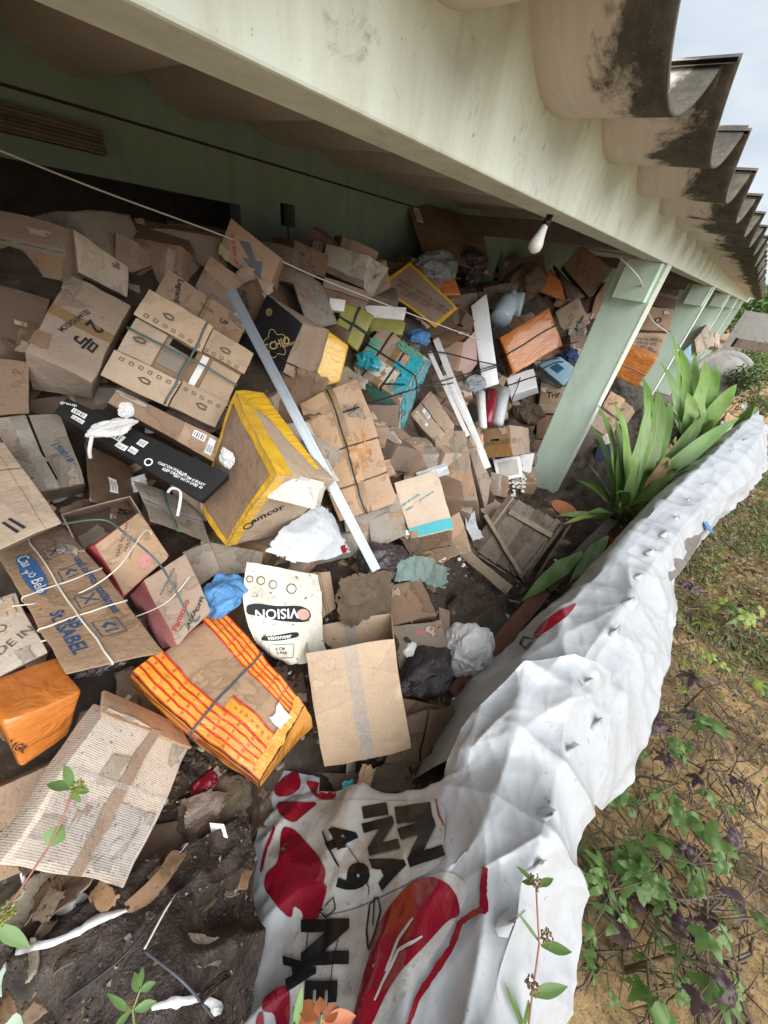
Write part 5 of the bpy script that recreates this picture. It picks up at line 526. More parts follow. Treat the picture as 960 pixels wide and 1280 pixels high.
# ---------------------------------------------------------------- cartons
class Box:
    def __init__(s, t, k):
        s.t = t; s.k = k; s.o = t['o']; s.c = Vector(t['c']); s.R = Matrix(t['R']); s.RT = s.R.transposed()
        s.Hc = [s.RT @ (Vector(p) - s.c) for p in t['H']]
        e = lambda a, b: (s.Hc[a] - s.Hc[b]).length
        s.hx = (e(0, 1) + e(3, 2) + e(4, 5) + e(7, 6)) / 8; s.hy = (e(0, 3) + e(1, 2) + e(4, 7) + e(5, 6)) / 8; s.hz = sum(e(i, i + 4) for i in range(4)) / 8
        s.dent = s.o.get('dent', 1.0); s.S = min(s.hx, s.hy) * 2
        s.amp = min(.009, .030 * s.S) * s.dent
    def at(s, x, y, z):   # ideal box coordinates (metres) -> crushed, skewed carton
        u, v, w_ = x / s.hx, y / s.hy, z / s.hz
        F = s.Hc; a, b_, c_ = (1 + u) / 2, (1 + v) / 2, (1 + w_) / 2
        top = F[0].lerp(F[1], a) if 0 else F[0] + (F[1] - F[0]) * a; bot = F[3] + (F[2] - F[3]) * a; f = bot + (top - bot) * b_
        top = F[4] + (F[5] - F[4]) * a; bot = F[7] + (F[6] - F[7]) * a; g = bot + (top - bot) * b_
        p = g + (f - g) * c_
        k = s.k
        nv = NV(p, 1.1 / s.S, k) * s.amp + NV(p, 3.4 / s.S, k + 5) * s.amp * .5 + NV(p, 9 / s.S, k + 8) * s.amp * .22
        # one or two corners knocked in
        for j in range(2):
            cx = (1 if (k * 7 + j * 5) % 3 else -1); cy = (1 if (k * 3 + j) % 2 else -1)
            d = math.hypot(u - cx, v - cy)
            if d < .55 and w_ > -.2: nv += Vector((0, 0, -1)) * (.55 - d) * s.amp * 2.2
        return p + nv
    def fc(s, face, u, v, e):
        if face == 'F': return s.at(u * s.hx, v * s.hy, s.hz + e)
        if face == 'R': return s.at(s.hx + e, v * s.hy, -u * s.hz)
        if face == 'L': return s.at(-s.hx - e, v * s.hy, u * s.hz)
        if face == 'T': return s.at(u * s.hx, s.hy + e, -v * s.hz)
        if face == 'D': return s.at(u * s.hx, -s.hy - e, v * s.hz)
    def fs(s, face):
        return {'F': (s.hx, s.hy), 'R': (s.hz, s.hy), 'L': (s.hz, s.hy), 'T': (s.hx, s.hz), 'D': (s.hx, s.hz)}[face]
    def solid(s, x0, x1, y0, y1, z0, z1, mb, r=.003, m=0, side_m=None):
        hx, hy, hz = (x1 - x0) / 2, (y1 - y0) / 2, (z1 - z0) / 2; c = Vector(((x0 + x1) / 2, (y0 + y1) / 2, (z0 + z1) / 2)); r = min(r, hx * .4, hy * .4, hz * .4)
        def cuts(h):
            n = max(1, min(12, int(h * 2 / .035))); L_ = [-h, -h + r * .35, -h + r]; L_ += [(-h + r) + (2 * h - 2 * r) * i / n for i in range(1, n)]; return L_ + [h - r, h - r * .35, h]
        cx, cy, cz = cuts(hx), cuts(hy), cuts(hz)
        def P(x, y, z):
            q = Vector((max(-hx + r, min(hx - r, x)), max(-hy + r, min(hy - r, y)), max(-hz + r, min(hz - r, z)))); d = Vector((x, y, z)) - q
            if d.length > 1e-9: d = d.normalized() * r
            q = q + d + c; return s.at(*q)
        def grid(A, B, fn, flip, mm):
            vs = [fn(a, b_) for a in A for b_ in B]; n = len(B); f = []
            for i in range(len(A) - 1):
                for j in range(n - 1):
                    q = (i * n + j, (i + 1) * n + j, (i + 1) * n + j + 1, i * n + j + 1); f.append(q[::-1] if flip else q)
            mb.add(vs, f, mm)
        sm_ = m if side_m is None else side_m
        grid(cx, cy, lambda a, b_: P(a, b_, hz), False, m); grid(cx, cy, lambda a, b_: P(a, b_, -hz), True, m)
        grid(cy, cz, lambda a, b_: P(hx, a, b_), False, sm_); grid(cy, cz, lambda a, b_: P(-hx, a, b_), True, sm_)
        grid(cz, cx, lambda a, b_: P(b_, hy, a), False, sm_); grid(cz, cx, lambda a, b_: P(b_, -hy, a), True, sm_)
    def place(s, o, par=None):
        if par: o.parent = par
        else: o.matrix_world = Matrix.Translation(s.c) @ s.R.to_4x4()
        return o
    def patch(s, name, face, u0, v0, u1, v1, mat, e=.0012, n=8, rag=0, par=None, th=0):
        vs = []; f = []; hu, hv = s.fs(face); nu = max(2, min(24, int((u1 - u0) * hu / .012))); nv = max(2, min(24, int((v1 - v0) * hv / .012)))
        if not rag: nu = min(nu, n); nv = min(nv, n)
        for i in range(nu + 1):
            for j in range(nv + 1):
                u = u0 + (u1 - u0) * i / nu; v = v0 + (v1 - v0) * j / nv
                jt = noise.noise(Vector((u * 5, v * 5, s.k))) * rag * .1
                vs.append(s.fc(face, u + jt, v - jt, e + (abs(N((u * 4, v * 4, s.k))) * .006 if rag else 0)))
        for i in range(nu):
            for j in range(nv):
                if rag:
                    a = min((i + .5) / nu, 1 - (i + .5) / nu, (j + .5) / nv, 1 - (j + .5) / nv)
                    if a * 3.2 + noise.noise(Vector((i * .5, j * .5, s.k + 3))) * rag < .28 * rag: continue
                f.append((i * (nv + 1) + j, (i + 1) * (nv + 1) + j, (i + 1) * (nv + 1) + j + 1, i * (nv + 1) + j + 1))
        if not f: return
        if face in 'TD' and 0: pass
        return mesh(name, vs, f, mat, par)
    def loop(s, name, ax, pos, wd, mat, par, e=.002, full=True, part=None):
        # a band around the carton: ax 'x' runs along x at y=pos, 'y' runs along y at x=pos
        h = s.hx if ax == 'x' else s.hy; hz = s.hz; o_ = (s.hy if ax == 'x' else s.hx) * pos; c = .004
        pts = []
        def seg(a, b_, n):
            for i in range(n): pts.append((a[0] + (b_[0] - a[0]) * i / n, a[1] + (b_[1] - a[1]) * i / n))
        H_, Z_ = h + e, hz + e
        if full:
            seg((-H_ + c, Z_), (H_ - c, Z_), 14); seg((H_ - c, Z_), (H_, Z_ - c), 1); seg((H_, Z_ - c), (H_, -Z_ + c), 8); seg((H_, -Z_ + c), (H_ - c, -Z_), 1)
            seg((H_ - c, -Z_), (-H_ + c, -Z_), 6); seg((-H_ + c, -Z_), (-H_, -Z_ + c), 1); seg((-H_, -Z_ + c), (-H_, Z_ - c), 8); pts.append((-H_ + c, Z_))
        else:
            q = part or .3
            seg((-H_, Z_ - 2 * hz * q), (-H_, Z_ - c), 4); seg((-H_, Z_ - c), (-H_ + c, Z_), 1); seg((-H_ + c, Z_), (H_ - c, Z_), 14); seg((H_ - c, Z_), (H_, Z_ - c), 1); seg((H_, Z_ - c), (H_, Z_ - 2 * hz * q), 4); pts.append((H_, Z_ - 2 * hz * q))
        vs = []; f = []
        for i, (a, z) in enumerate(pts):
            wob = N((a * 6, z * 6, s.k)) * (.006 if wd < .02 else .003)
            for q in (-1, 1):
                oo = o_ + q * wd / 2 + wob
                vs.append(s.at(a, oo, z) if ax == 'x' else s.at(oo, a, z))
        for i in range(len(pts) - 1): f.append((2 * i, 2 * i + 1, 2 * i + 3, 2 * i + 2) if ax == 'y' else (2 * i + 1, 2 * i, 2 * i + 2, 2 * i + 3))
        o = mesh(name, vs, f, mat, par)
        if wd < .02:
            md = o.modifiers.new('s', 'SOLIDIFY'); md.thickness = .003; md.offset = 0
        return o
    def text(s, face, txt, u, v, size, rot, mat, par, e=.0025, bold=False, name='lettering'):
        hu, hv = s.fs(face); sz = size * (hu + hv)
        cu = bpy.data.curves.new('t', 'FONT'); cu.body = txt; cu.size = sz; cu.align_x = 'CENTER'; cu.align_y = 'CENTER'; cu.resolution_u = 2
        if bold: cu.offset = sz * .02
        ob = bpy.data.objects.new('t', cu); COL.objects.link(ob); dg = bpy.context.evaluated_depsgraph_get(); me = bpy.data.meshes.new_from_object(ob.evaluated_get(dg))
        bpy.data.objects.remove(ob); a = math.radians(rot)
        if not len(me.vertices): return
        for vt in me.vertices:
            x, y = vt.co.x, vt.co.y; X = x * math.cos(a) - y * math.sin(a); Y_ = x * math.sin(a) + y * math.cos(a)
            vt.co = s.fc(face, max(-1, min(1, u + X / hu)), max(-1, min(1, v + Y_ / hv)), e)
        me.name = name; me.materials.clear(); me.materials.append(mat); o = bpy.data.objects.new(name, me); COL.objects.link(o); o.parent = par; return o
    def ringpath(s, pts, wd, mat, par, face='F', e=.0025, name='printed_mark', close=True):
        hu, hv = s.fs(face); vs = []; f = []; n = len(pts)
        for i, (x, y) in enumerate(pts):
            xp, yp = pts[(i - 1) % n] if close or i else pts[i]; xn, yn = pts[(i + 1) % n] if close or i < n - 1 else pts[i]
            t_ = Vector(((xn - xp) * hu, (yn - yp) * hv)); 
            if t_.length < 1e-9: t_ = Vector((1, 0))
            t_.normalize(); nn = Vector((-t_.y, t_.x)) * wd / 2
            vs += [s.fc(face, x + nn.x / hu, y + nn.y / hv, e), s.fc(face, x - nn.x / hu, y - nn.y / hv, e)]
        for i in range(n if close else n - 1):
            j = (i + 1) % n; f.append((2 * i, 2 * i + 1, 2 * j + 1, 2 * j))
        return mesh(name, vs, f, mat, par)

def build_box(t, k):
    B = Box(t, k); o = t['o']; mat = M[o['mat']]; mats = [mat, M[o.get('sidemat', o['mat'])]]
    side = 1 if 'sidemat' in o else 0
    mb = MB(); hx, hy, hz = B.hx, B.hy, B.hz; r = o.get('rr', .0035); q = .004
    soft = 'film' in o['mat'] or 'tape' in o['mat'] or o['mat'] in ('olive', 'brown_plastic')
    if soft: r = max(r, .012)
    flat = hz < .03
    carton = o['mat'].startswith('card') and not flat and not soft
    root = empty(t['name'], (0, 0, 0)); root.matrix_world = Matrix.Translation(B.c) @ B.R.to_4x4()
    tag(root, t['label'], t['cat'], o.get('group'))
    inn = M['card_brown']
    top = hz
    if o.get('openT'):
        B.solid(-hx, hx, -hy, hy, hz - q, hz, mb); B.solid(-hx, hx, -hy, hy, -hz, -hz + q, mb); B.solid(-hx, -hx + q, -hy, hy, -hz + q, hz - q, mb); B.solid(hx - q, hx, -hy, hy, -hz + q, hz - q, mb)
        B.solid(-hx + q, hx - q, -hy, -hy + q, -hz + q, hz - q, mb); body = mb.build('carton_body', mat, root, True)
    elif o.get('openF') :
        B.solid(-hx, hx, hy - q, hy, -hz, hz, mb); B.solid(-hx, hx, -hy, -hy + q, -hz, hz, mb); B.solid(-hx, -hx + q, -hy + q, hy - q, -hz, hz, mb); B.solid(hx - q, hx, -hy + q, hy - q, -hz, hz, mb)
        B.solid(-hx + q, hx - q, -hy + q, hy - q, -hz, -hz + q, mb); body = mb.build('carton_body', mat, root, True)
    elif o.get('flaps4'):
        zt = hz - .03; B.solid(-hx, hx, -hy, hy, -hz, zt - .02, mb, r); body = mb.build('carton_body', mat, root, True)
        B.solid(-hx, hx, -hy, hy, zt - .02, zt, m2 := MB(), .002); m2.build('inner_flap', M['card_brown'], root, True)
        m2 = MB(); B.solid(-.42 * hx, .0 * hx, -.25 * hy, .35 * hy, zt, zt + .006, m2, .002); m2.build('inner_carton', M['card_grey'], root, True)
        for (a0, a1, b0, b1, zo) in ((-1, -.45, -.38, .38, .008), (.42, 1, -.38, .38, .008)):
            m2 = MB(); B.solid(a0 * hx, a1 * hx, b0 * hy, b1 * hy, zt + zo, zt + zo + q, m2, .001); m2.build('flap', mat, root, True)
        for (a0, a1, b0, b1, tl) in ((-1.03, .17, .40, 1.04, 0), (.19, 1.04, .44, 1.0, 0), (-1.02, .10, -1.03, -.40, 0), (.13, 1.0, -1.0, -.36, 0)):
            m2 = MB(); B.solid(a0 * hx, a1 * hx, b0 * hy, b1 * hy, hz - q - .004, hz - .001, m2, .001); fl = m2.build('flap', mat, root, True)
        B.patch('sticker', 'F', .22, -.38, .34, .38, M['sticker'], -.020, par=root)
        B.patch('dark_gap', 'F', -.35, .22, .12, .38, M['hole'], -.0215, par=root)
        for v in (.50, -.52):
            for i in range(12):
                uu = -.85 + i * .155
                B.ringpath([(uu - .03, v - .03), (uu + .03, v - .03), (uu + .03, v + .03), (uu - .03, v + .03)], .003, M['ink_soft'], root)
        for u_, v_ in ((-.55, .72), (.55, .70), (-.4, -.72), (.6, -.7), (-.75, .0)): B.ringpath([(u_ + .07 * math.cos(a * PI / 5) * (1 + .5 * (a % 2)), v_ + .05 * math.sin(a * PI / 5)) for a in range(10)], .006, M['ink_soft'], root)
    else:
        seam = o.get('seam')
        rn = random.Random(k * 13 + 1)
        if carton and not seam and not o.get('text') and not o.get('ribs') and rn.random() < .6: seam = 'x' if hx > hy else 'y'
        if seam and hz > .05:
            B.solid(-hx, hx, -hy, hy, -hz, hz - q, mb, r, 0, side); body = mb.build('carton_body', mat, root, True, mats=mats)
            g = rn.uniform(.004, .012)
            for sg in (-1, 1):
                m2 = MB()
                if seam == 'x': B.solid(-hx * .995, hx * .995, min(sg * g / 2, sg * hy), max(sg * g / 2, sg * hy), hz - q, hz, m2, .0015)
                else: B.solid(min(sg * g / 2, sg * hx), max(sg * g / 2, sg * hx), -hy * .995, hy * .995, hz - q, hz, m2, .0015)
                m2.build('flap', mat, root, True)
            B.patch('dark_gap', 'F', *((-.97, -.5 * g / hy * 1.1, .97, .5 * g / hy * 1.1) if seam == 'x' else (-.5 * g / hx * 1.1, -.97, .5 * g / hx * 1.1, .97)), M['hole'], -q + .0008, par=root)
            if rn.random() < .8 and 'tape' not in o: B.loop('tape', seam, .0, min(.05, B.S * .16), M[rn.choice(['tape_brown', 'tape_grey', 'clear_film'])], root, .0014, False)
        else:
            B.solid(-hx, hx, -hy, hy, -hz, hz, mb, r, 0, side); body = mb.build('carton_body' if t['cat'] == 'box' else 'body', mat, root, True, mats=mats)
        if carton and hz > .04:
            for i in range(rn.choice([0, 1, 1, 2])):
                u0, v0 = rn.choice([-1.0, .35]), rn.choice([-1.0, .4]); B.patch('torn_liner', 'F', u0, v0, u0 + rn.uniform(.3, .65), v0 + rn.uniform(.2, .6), M[rn.choice(['card_grey', 'card_brown', 'card_light', 'card_pale'])], .0045, rag=1.2, par=root)
        if o.get('ribs'):   # torn liner with the flutes showing
            for i in range(3):
                u0 = rn.uniform(-.9, .1); v0 = rn.uniform(-.9, .2); m_ = B.patch('torn_liner', 'F', u0, v0, u0 + rn.uniform(.4, .9), v0 + rn.uniform(.3, .7), M['card_grey' if i else 'card_brown'], .0016, rag=1, par=root)
            if 1:
                vs = []; f = []; n = int(hx * 2 / .007)
                for i in range(n + 1):
                    for j in range(9): vs.append(B.fc('F', -.92 + 1.84 * i / n, -.9 + .75 * j / 8 + .05 * N((i * .3, j, k)), .002 + (.002 if i % 2 else 0)))
                for i in range(n):
                    for j in range(8): f.append((i * 9 + j, i * 9 + 9 + j, i * 9 + 10 + j, i * 9 + j + 1))
                mesh('fluted_liner', vs, f, mat, root)
    if o.get('openT') or o.get('cleartape'):
        B.patch('clear_tape', 'F', -.16, -1, .16, 1, M['clear_film'], .002, 20, par=root); B.patch('clear_tape', 'F', -.12, -.9, .13, -.1, M['clear_film'], .006, 14, rag=1, par=root)
        m2 = MB(); B.solid(-.12 * hx, .14 * hx, -hy * .4, hy * .98, -hz + q + .001, -hz + q + .002, m2, .0002); m2.build('clear_tape', M['clear_film'], root, True)
    for p in o.get('tape', []):
        pass_pos = p[2]; B.loop('tape', 'x' if p[1] == 'x' else 'y', pass_pos, p[3] * .6, M[p[4]], root, .0016, False)
    for p in o.get('strap', []): B.loop('strap', p[0], p[1], .007 if B.t['D'] is None and hitH(*[sum(q_) / 4 for q_ in zip(*t['F'])]) < 2 else .014, M[p[2]], root, .004)
    for p in o.get('patch', []): B.patch('printed_panel' if 'film' not in p[5] else 'film_band', *p[:5], M[p[5]], (.0035 if 'film' in p[5] else .0018) + (.004 if o.get('ribs') else 0), 14, par=root)
    for i, p in enumerate(o.get('labels', [])):
        B.patch('sticker', *p, M['sticker'], .003, par=root); u0, v0, u1, v1 = p[1:]
        for j in range(5):
            a = u0 + (u1 - u0) * (.12 + .17 * j); B.patch('barcode', p[0], a, v0 + (v1 - v0) * .15, a + (u1 - u0) * (.05 + .03 * (j % 2)), v0 + (v1 - v0) * (.6 if i % 2 else .85), M['ink_soft' if i % 2 else 'ink'], .0038, 3, par=root)
    for p in o.get('text', []): B.text(p[0], p[1], p[2], p[3], p[4], p[5], M[p[6]], root, .005 if o.get('seam') else .003, bold=p[6] != 'ink_soft')
    if 'edgetape' in o:
        m_ = M[o['edgetape']]; w_ = .13
        for (u0, v0, u1, v1) in ((-1, 1 - w_, 1, 1), (-1, -1, 1, -1 + w_), (-1, -1 + w_, -1 + w_ * .8, 1 - w_), (1 - w_ * .8, -1 + w_, 1, 1 - w_)): B.patch('edge_tape', 'F', u0, v0, u1, v1, m_, .0022, 16, par=root)
        B.patch('edge_tape', 'R', -1, -1, -.72, 1, m_, .002, 16, par=root); B.patch('edge_tape', 'T', -1, -1, 1, -.5, m_, .002, 16, par=root)
    if o.get('arrow'):
        pts = [(-.75, .45), (-.3, .75), (.15, .05), (.45, .25), (.62, -.72), (-.4, -.38), (-.1, -.15), (-.62, .3)]
        vs = [B.fc('F', a * .8 + .12, b_ * .8, .003) for a, b_ in pts]; mesh('printed_arrow', vs, [(7, 0, 1, 2), (7, 2, 3, 6), (6, 3, 4, 5)], M['grey_blue'], root, False)
    if o.get('rings'):
        pts = []
        for i in range(60):
            a = i / 60 * 2 * PI; rr_ = .52 + .09 * math.cos(5 * a + .5); pts.append((.28 + rr_ * .9 * math.cos(a), -.25 + rr_ * math.sin(a) * .8))
        B.ringpath(pts, .0035, M['ink_gold'], root); B.ringpath([(-.55 + .11 * math.cos(a / 4), .55 + .12 * math.sin(a / 4)) for a in range(25)], .003, M['ink_gold'], root)
        B.ringpath([(-.55 + .05 * math.cos(a / 2), .55 + .06 * math.sin(a / 2)) for a in range(13)], .003, M['ink_gold'], root)
    if 'ring' in o:
        hu, hv = B.fs('F'); a0, b0 = o['ring']; B.ringpath([(a0 + .010 / hu * math.cos(a / 4), b0 - .35 + .010 / hv * math.sin(a / 4)) for a in range(25)], .004, M['ink_white'], root, e=.003)
    if o.get('ringR'):
        hu, hv = B.fs('R'); B.ringpath([(-.72 + .018 / hu * math.cos(a / 4), -.38 + .018 / hv * math.sin(a / 4)) for a in range(25)], .006, M['ink'], root, 'R', e=.003)
    if o.get('teals'):
        B.patch('printed_stripe', 'F', -.98, -.97, .98, -.62, M['teal_p'], .003, 14, par=root)
    if o.get('otape'):
        for (a, b_, c_, d) in ((-.05, -.05, .75, .1), (.0, -.5, .12, .4), (.3, -.35, .4, .35), (.55, -.2, .62, .3)): B.patch('orange_tape', 'F', a, b_ - .1, c_ + .05, d, M['orange_thin'], .0035, rag=1, par=root)
    if o.get('spots'): pass
    if o.get('teal'):
        for p in (('F', .55, -1, 1.02, 1.02, 'teal_film', .8), ('F', -.2, .62, 1, 1.02, 'green_film', 1.2), ('R', -1, -1, 1, 1, 'teal_film', .6), ('D', -1, -1, 1, 1, 'green_film', .8), ('F', -1, -1.0, -.55, .6, 'green_film', 1.3), ('F', .1, -.1, .7, .25, 'teal_film', 1.2)):
            B.patch('torn_film', *p[:5], M[p[5]], .006, rag=p[6], par=root)
        B.loop('strap', 'x', .1, .012, M['strap_dark'], root, .009)
    if o.get('stripes'):
        for (u0, v0, u1, v1) in ((-1, .52, 1, 1), (-1, -1, 1, -.42), (.15, -.40, .95, -.10)):
            B.patch('orange_band', 'F', u0, v0, u1, v1, M['stripe_orange'], .0022, 20, par=root)
            n = 4 if v1 - v0 > .4 else 1
            for i in range(n + 1):
                vv = v0 + (v1 - v0) * i / n; B.patch('red_line', 'F', u0, max(-1, vv - .02), u1, min(1, vv + .02), M['stripe_red'], .0036, 20, par=root)
            for i in range(n):
                vv = v0 + (v1 - v0) * (i + .5) / n
                for j in range(9):
                    uu = u0 + (u1 - u0) * (j + .5) / 9; B.text('F', random.Random(i * 40 + j).choice(['易', '碎', '轻', '小']), uu, vv, .028, 0, M['ink_red'], root, .0042, name='tape_print')
        B.patch('orange_band', 'F', .86, -1, 1, 1, M['stripe_orange'], .0045, 20, rag=.5, par=root); B.patch('orange_band', 'R', -1, -1, 1, 1, M['stripe_orange'], .003, 16, par=root); B.patch('orange_band', 'D', -1, -1, 1, 1, M['stripe_orange'], .003, 16, par=root)
        for v_ in (-.6, 0, .6): B.patch('red_line', 'D', -1, v_ - .06, 1, v_ + .06, M['stripe_red'], .0045, 16, par=root)
        B.patch('torn_paper', 'F', .72, .05, .92, .5, M['sticker'], .007, rag=.6, par=root)
    if o.get('campo'):
        hu, hv = B.fs('F')
        el = [(-.55 + .26 * math.cos(a / 24 * 2 * PI), .40 + .36 * math.sin(a / 24 * 2 * PI)) for a in range(24)]
        vs = [B.fc('F', -.55, .40, .003)] + [B.fc('F', a, b_, .003) for a, b_ in el]; mesh('printed_logo', vs, [(0, i + 1, (i + 1) % 24 + 1) for i in range(24)], M['logo_blue'], root)
        B.text('F', 'Campo Belo', -.55, .40, .10, -90, M['ink_white'], root, .005); B.text('F', 'St. ISABEL', -.55, -.52, .105, -90, M['ink_blue'], root, .003, True); B.text('F', 'SB', -.28, -.46, .10, -90, M['ink_blue'], root, .003, True)
        B.text('F', 'Não usar objetos cortantes', .66, .05, .074, -90, M['ink_blue'], root, .003, True)
        for i, vv in enumerate((.60, .20, -.22, -.62)):
            a = .085 / hu * .30; b_ = .085 / hv * .30; cx_ = .28
            B.ringpath([(cx_ - a, vv - b_), (cx_ + a, vv - b_), (cx_ + a, vv + b_), (cx_ - a, vv + b_)], .003, M['ink_blue'], root)
            if i % 2 == 0: B.ringpath([(cx_ - a * .6, vv - b_ * .6), (cx_ + a * .6, vv + b_ * .6)], .004, M['ink_blue'], root, close=False); B.ringpath([(cx_ + a * .6, vv - b_ * .6), (cx_ - a * .6, vv + b_ * .6)], .004, M['ink_blue'], root, close=False)
            else: B.ringpath([(cx_ - a * .5, vv), (cx_, vv + b_ * .5), (cx_ + a * .5, vv)], .008, M['ink_blue'], root, close=False); B.ringpath([(cx_ - a * .5, vv - b_ * .5), (cx_ + a * .5, vv - b_ * .5)], .004, M['ink_blue'], root, close=False)
        B.loop('twine', 'y', -.12, .004, M['twine_white'], root, .003); B.loop('twine', 'x', .12, .004, M['twine_white'], root, .003); B.loop('twine', 'x', -.38, .004, M['twine_white'], root, .003)
    return root
plain('teal_p', (.05, .33, .38), .6, .3, .1, .1); plain('logo_blue', (.045, .12, .30), .6, .3, .1, .1); film('orange_thin', (.55, .25, .07), (.6, .33, .12)); M['orange_thin'].node_tree.nodes['Principled BSDF'].inputs['Alpha'].default_value = .6
for k, t in enumerate(BOXES): build_box(t, k + 1)
# ---------------------------------------------------------------- filler scraps and buried boxes
rn = random.Random(5); cnt = 0
def quad_ok(px, py): return 0 < px < 960 and 0 < py < 1280
def scrap(p, nrm, sx, sy, mat, label, group, name='cardboard_scrap', seed=0, curl=.3, cat='cardboard scrap'):
    r_ = random.Random(seed); t_ = nrm.orthogonal().normalized(); an = r_.uniform(0, 6.28); u = t_ * math.cos(an) + nrm.cross(t_) * math.sin(an); v = nrm.cross(u); vs = []; f = []; n = 10
    fold = r_.uniform(-.3, .3); fa = r_.uniform(-.6, .6)
    for s_ in (0, 1):
        for i in range(n + 1):
            for j in range(n + 1):
                a, b_ = i / n - .5, j / n - .5; e = .10 * N((a * 5, b_ * 5, seed)) + .09 * N((a * 14, b_ * 14, seed + 4))
                z = curl * sx * (a * a) + max(0, a - fold) * fa * sx + .05 * sx * N((a * 3, b_ * 3, seed + 9)) + s_ * .004
                vs.append(u * sx * (a + e) + v * sy * (b_ - e) + nrm * z)
    m = (n + 1) ** 2
    for s_ in (0, 1):
        for i in range(n):
            for j in range(n):
                q = (s_ * m + i * (n + 1) + j, s_ * m + (i + 1) * (n + 1) + j, s_ * m + (i + 1) * (n + 1) + j + 1, s_ * m + i * (n + 1) + j + 1); f.append(q if s_ else q[::-1])
    ring = [i * (n + 1) for i in range(n + 1)] + [n * (n + 1) + j for j in range(1, n + 1)] + [(n + 1) * i + n for i in range(n - 1, -1, -1)] + [j for j in range(n - 1, 0, -1)]
    for k in range(len(ring)): a, b_ = ring[k], ring[(k + 1) % len(ring)]; f.append((a, b_, b_ + m, a + m))
    return tag(mesh(name, vs, f, mat, loc=p), label, cat, group)
for i in range(60):
    px = rn.uniform(0, 780); py = rn.uniform(300, 1000)
    if px > 690 and py > 520: continue
    d = hitH(px, py)
    if d > 6 or d < .7: continue
    p = Dp(px, py, d + rn.uniform(.05, .13)); 
    nrm = ((CAM - p).normalized() * .8 + Vector((rn.uniform(-.6, .6), rn.uniform(-.7, .3), rn.uniform(0, .9)))).normalized()
    sz = rn.uniform(.10, .22) * (1 + .2 * d)
    scrap(p, nrm, sz, sz * rn.uniform(.5, .9), M[rn.choice(['card_brown', 'card_grey', 'card_tan', 'card_wet', 'card_dark', 'card_grey'])], 'torn scrap of brown cardboard wedged in a gap between the boxes', 'torn cardboard scraps in the gaps', seed=i, curl=rn.uniform(-.3, .5))
for i in range(150):   # whole boxes half buried in the gaps
    px = rn.uniform(0, 720); py = rn.uniform(300, 740)
    d = hitH(px, py)
    if d > 5.5: continue
    p = Dp(px, py, d + rn.uniform(.20, .32)); q = Matrix.Rotation(rn.uniform(0, 6.28), 3, 'Z') @ Matrix.Rotation(rn.uniform(-.6, .6), 3, 'X')
    hx, hy, hz = rn.uniform(.10, .17) * (1 + .14 * d), rn.uniform(.08, .14) * (1 + .14 * d), rn.uniform(.06, .1)
    SGN = [(-1, 1), (1, 1), (1, -1), (-1, -1)]
    t = dict(name='cardboard_box', label='plain brown box half buried in a gap between other boxes', cat='box', F=[(px, py)] * 4, B={}, D=3, c=p, R=[list(r) for r in q],
             H=[list(p + q @ Vector((s_[0] * hx, s_[1] * hy, z * hz))) for z in (1, -1) for s_ in SGN], o=dict(mat=rn.choice(['card_brown', 'card_tan', 'card_grey', 'card_dark']), group='plain boxes buried in the gaps'))
    build_box(t, 300 + i)

# ---------------------------------------------------------------- bags, sacks, sheets, jugs
def bag(name, px, py, up, size, mat, label, cat, seed, sub=4, rough=.4, sc=3.0, crink=.12, smooth=False):
    p = Sp(px, py, up); bm = bmesh.new(); bmesh.ops.create_icosphere(bm, subdivisions=sub + 1, radius=1)
    FF = FOLDS(seed, 9, sc * .55); F2 = FOLDS(seed + 90, 7, sc * 1.4)
    for v in bm.verts:
        d = v.co.normalized(); r = 1 + rough * N(d, 1.1, seed) + crink * 1.5 * (min(1.3, foldh(d, FF)) * .45 - .3) + crink * .8 * min(1.2, foldh(d, F2)) * .4; d = d + NV(d, 2, seed) * .18
        v.co = Vector((d.x * size[0] * r, d.y * size[1] * r, d.z * size[2] * r))
    me = bpy.data.meshes.new(name); bm.to_mesh(me); bm.free(); me.materials.append(mat); me.polygons.foreach_set('use_smooth', [smooth] * len(me.polygons))
    o = bpy.data.objects.new(name, me); COL.objects.link(o); o.location = p; return tag(o, label, cat)
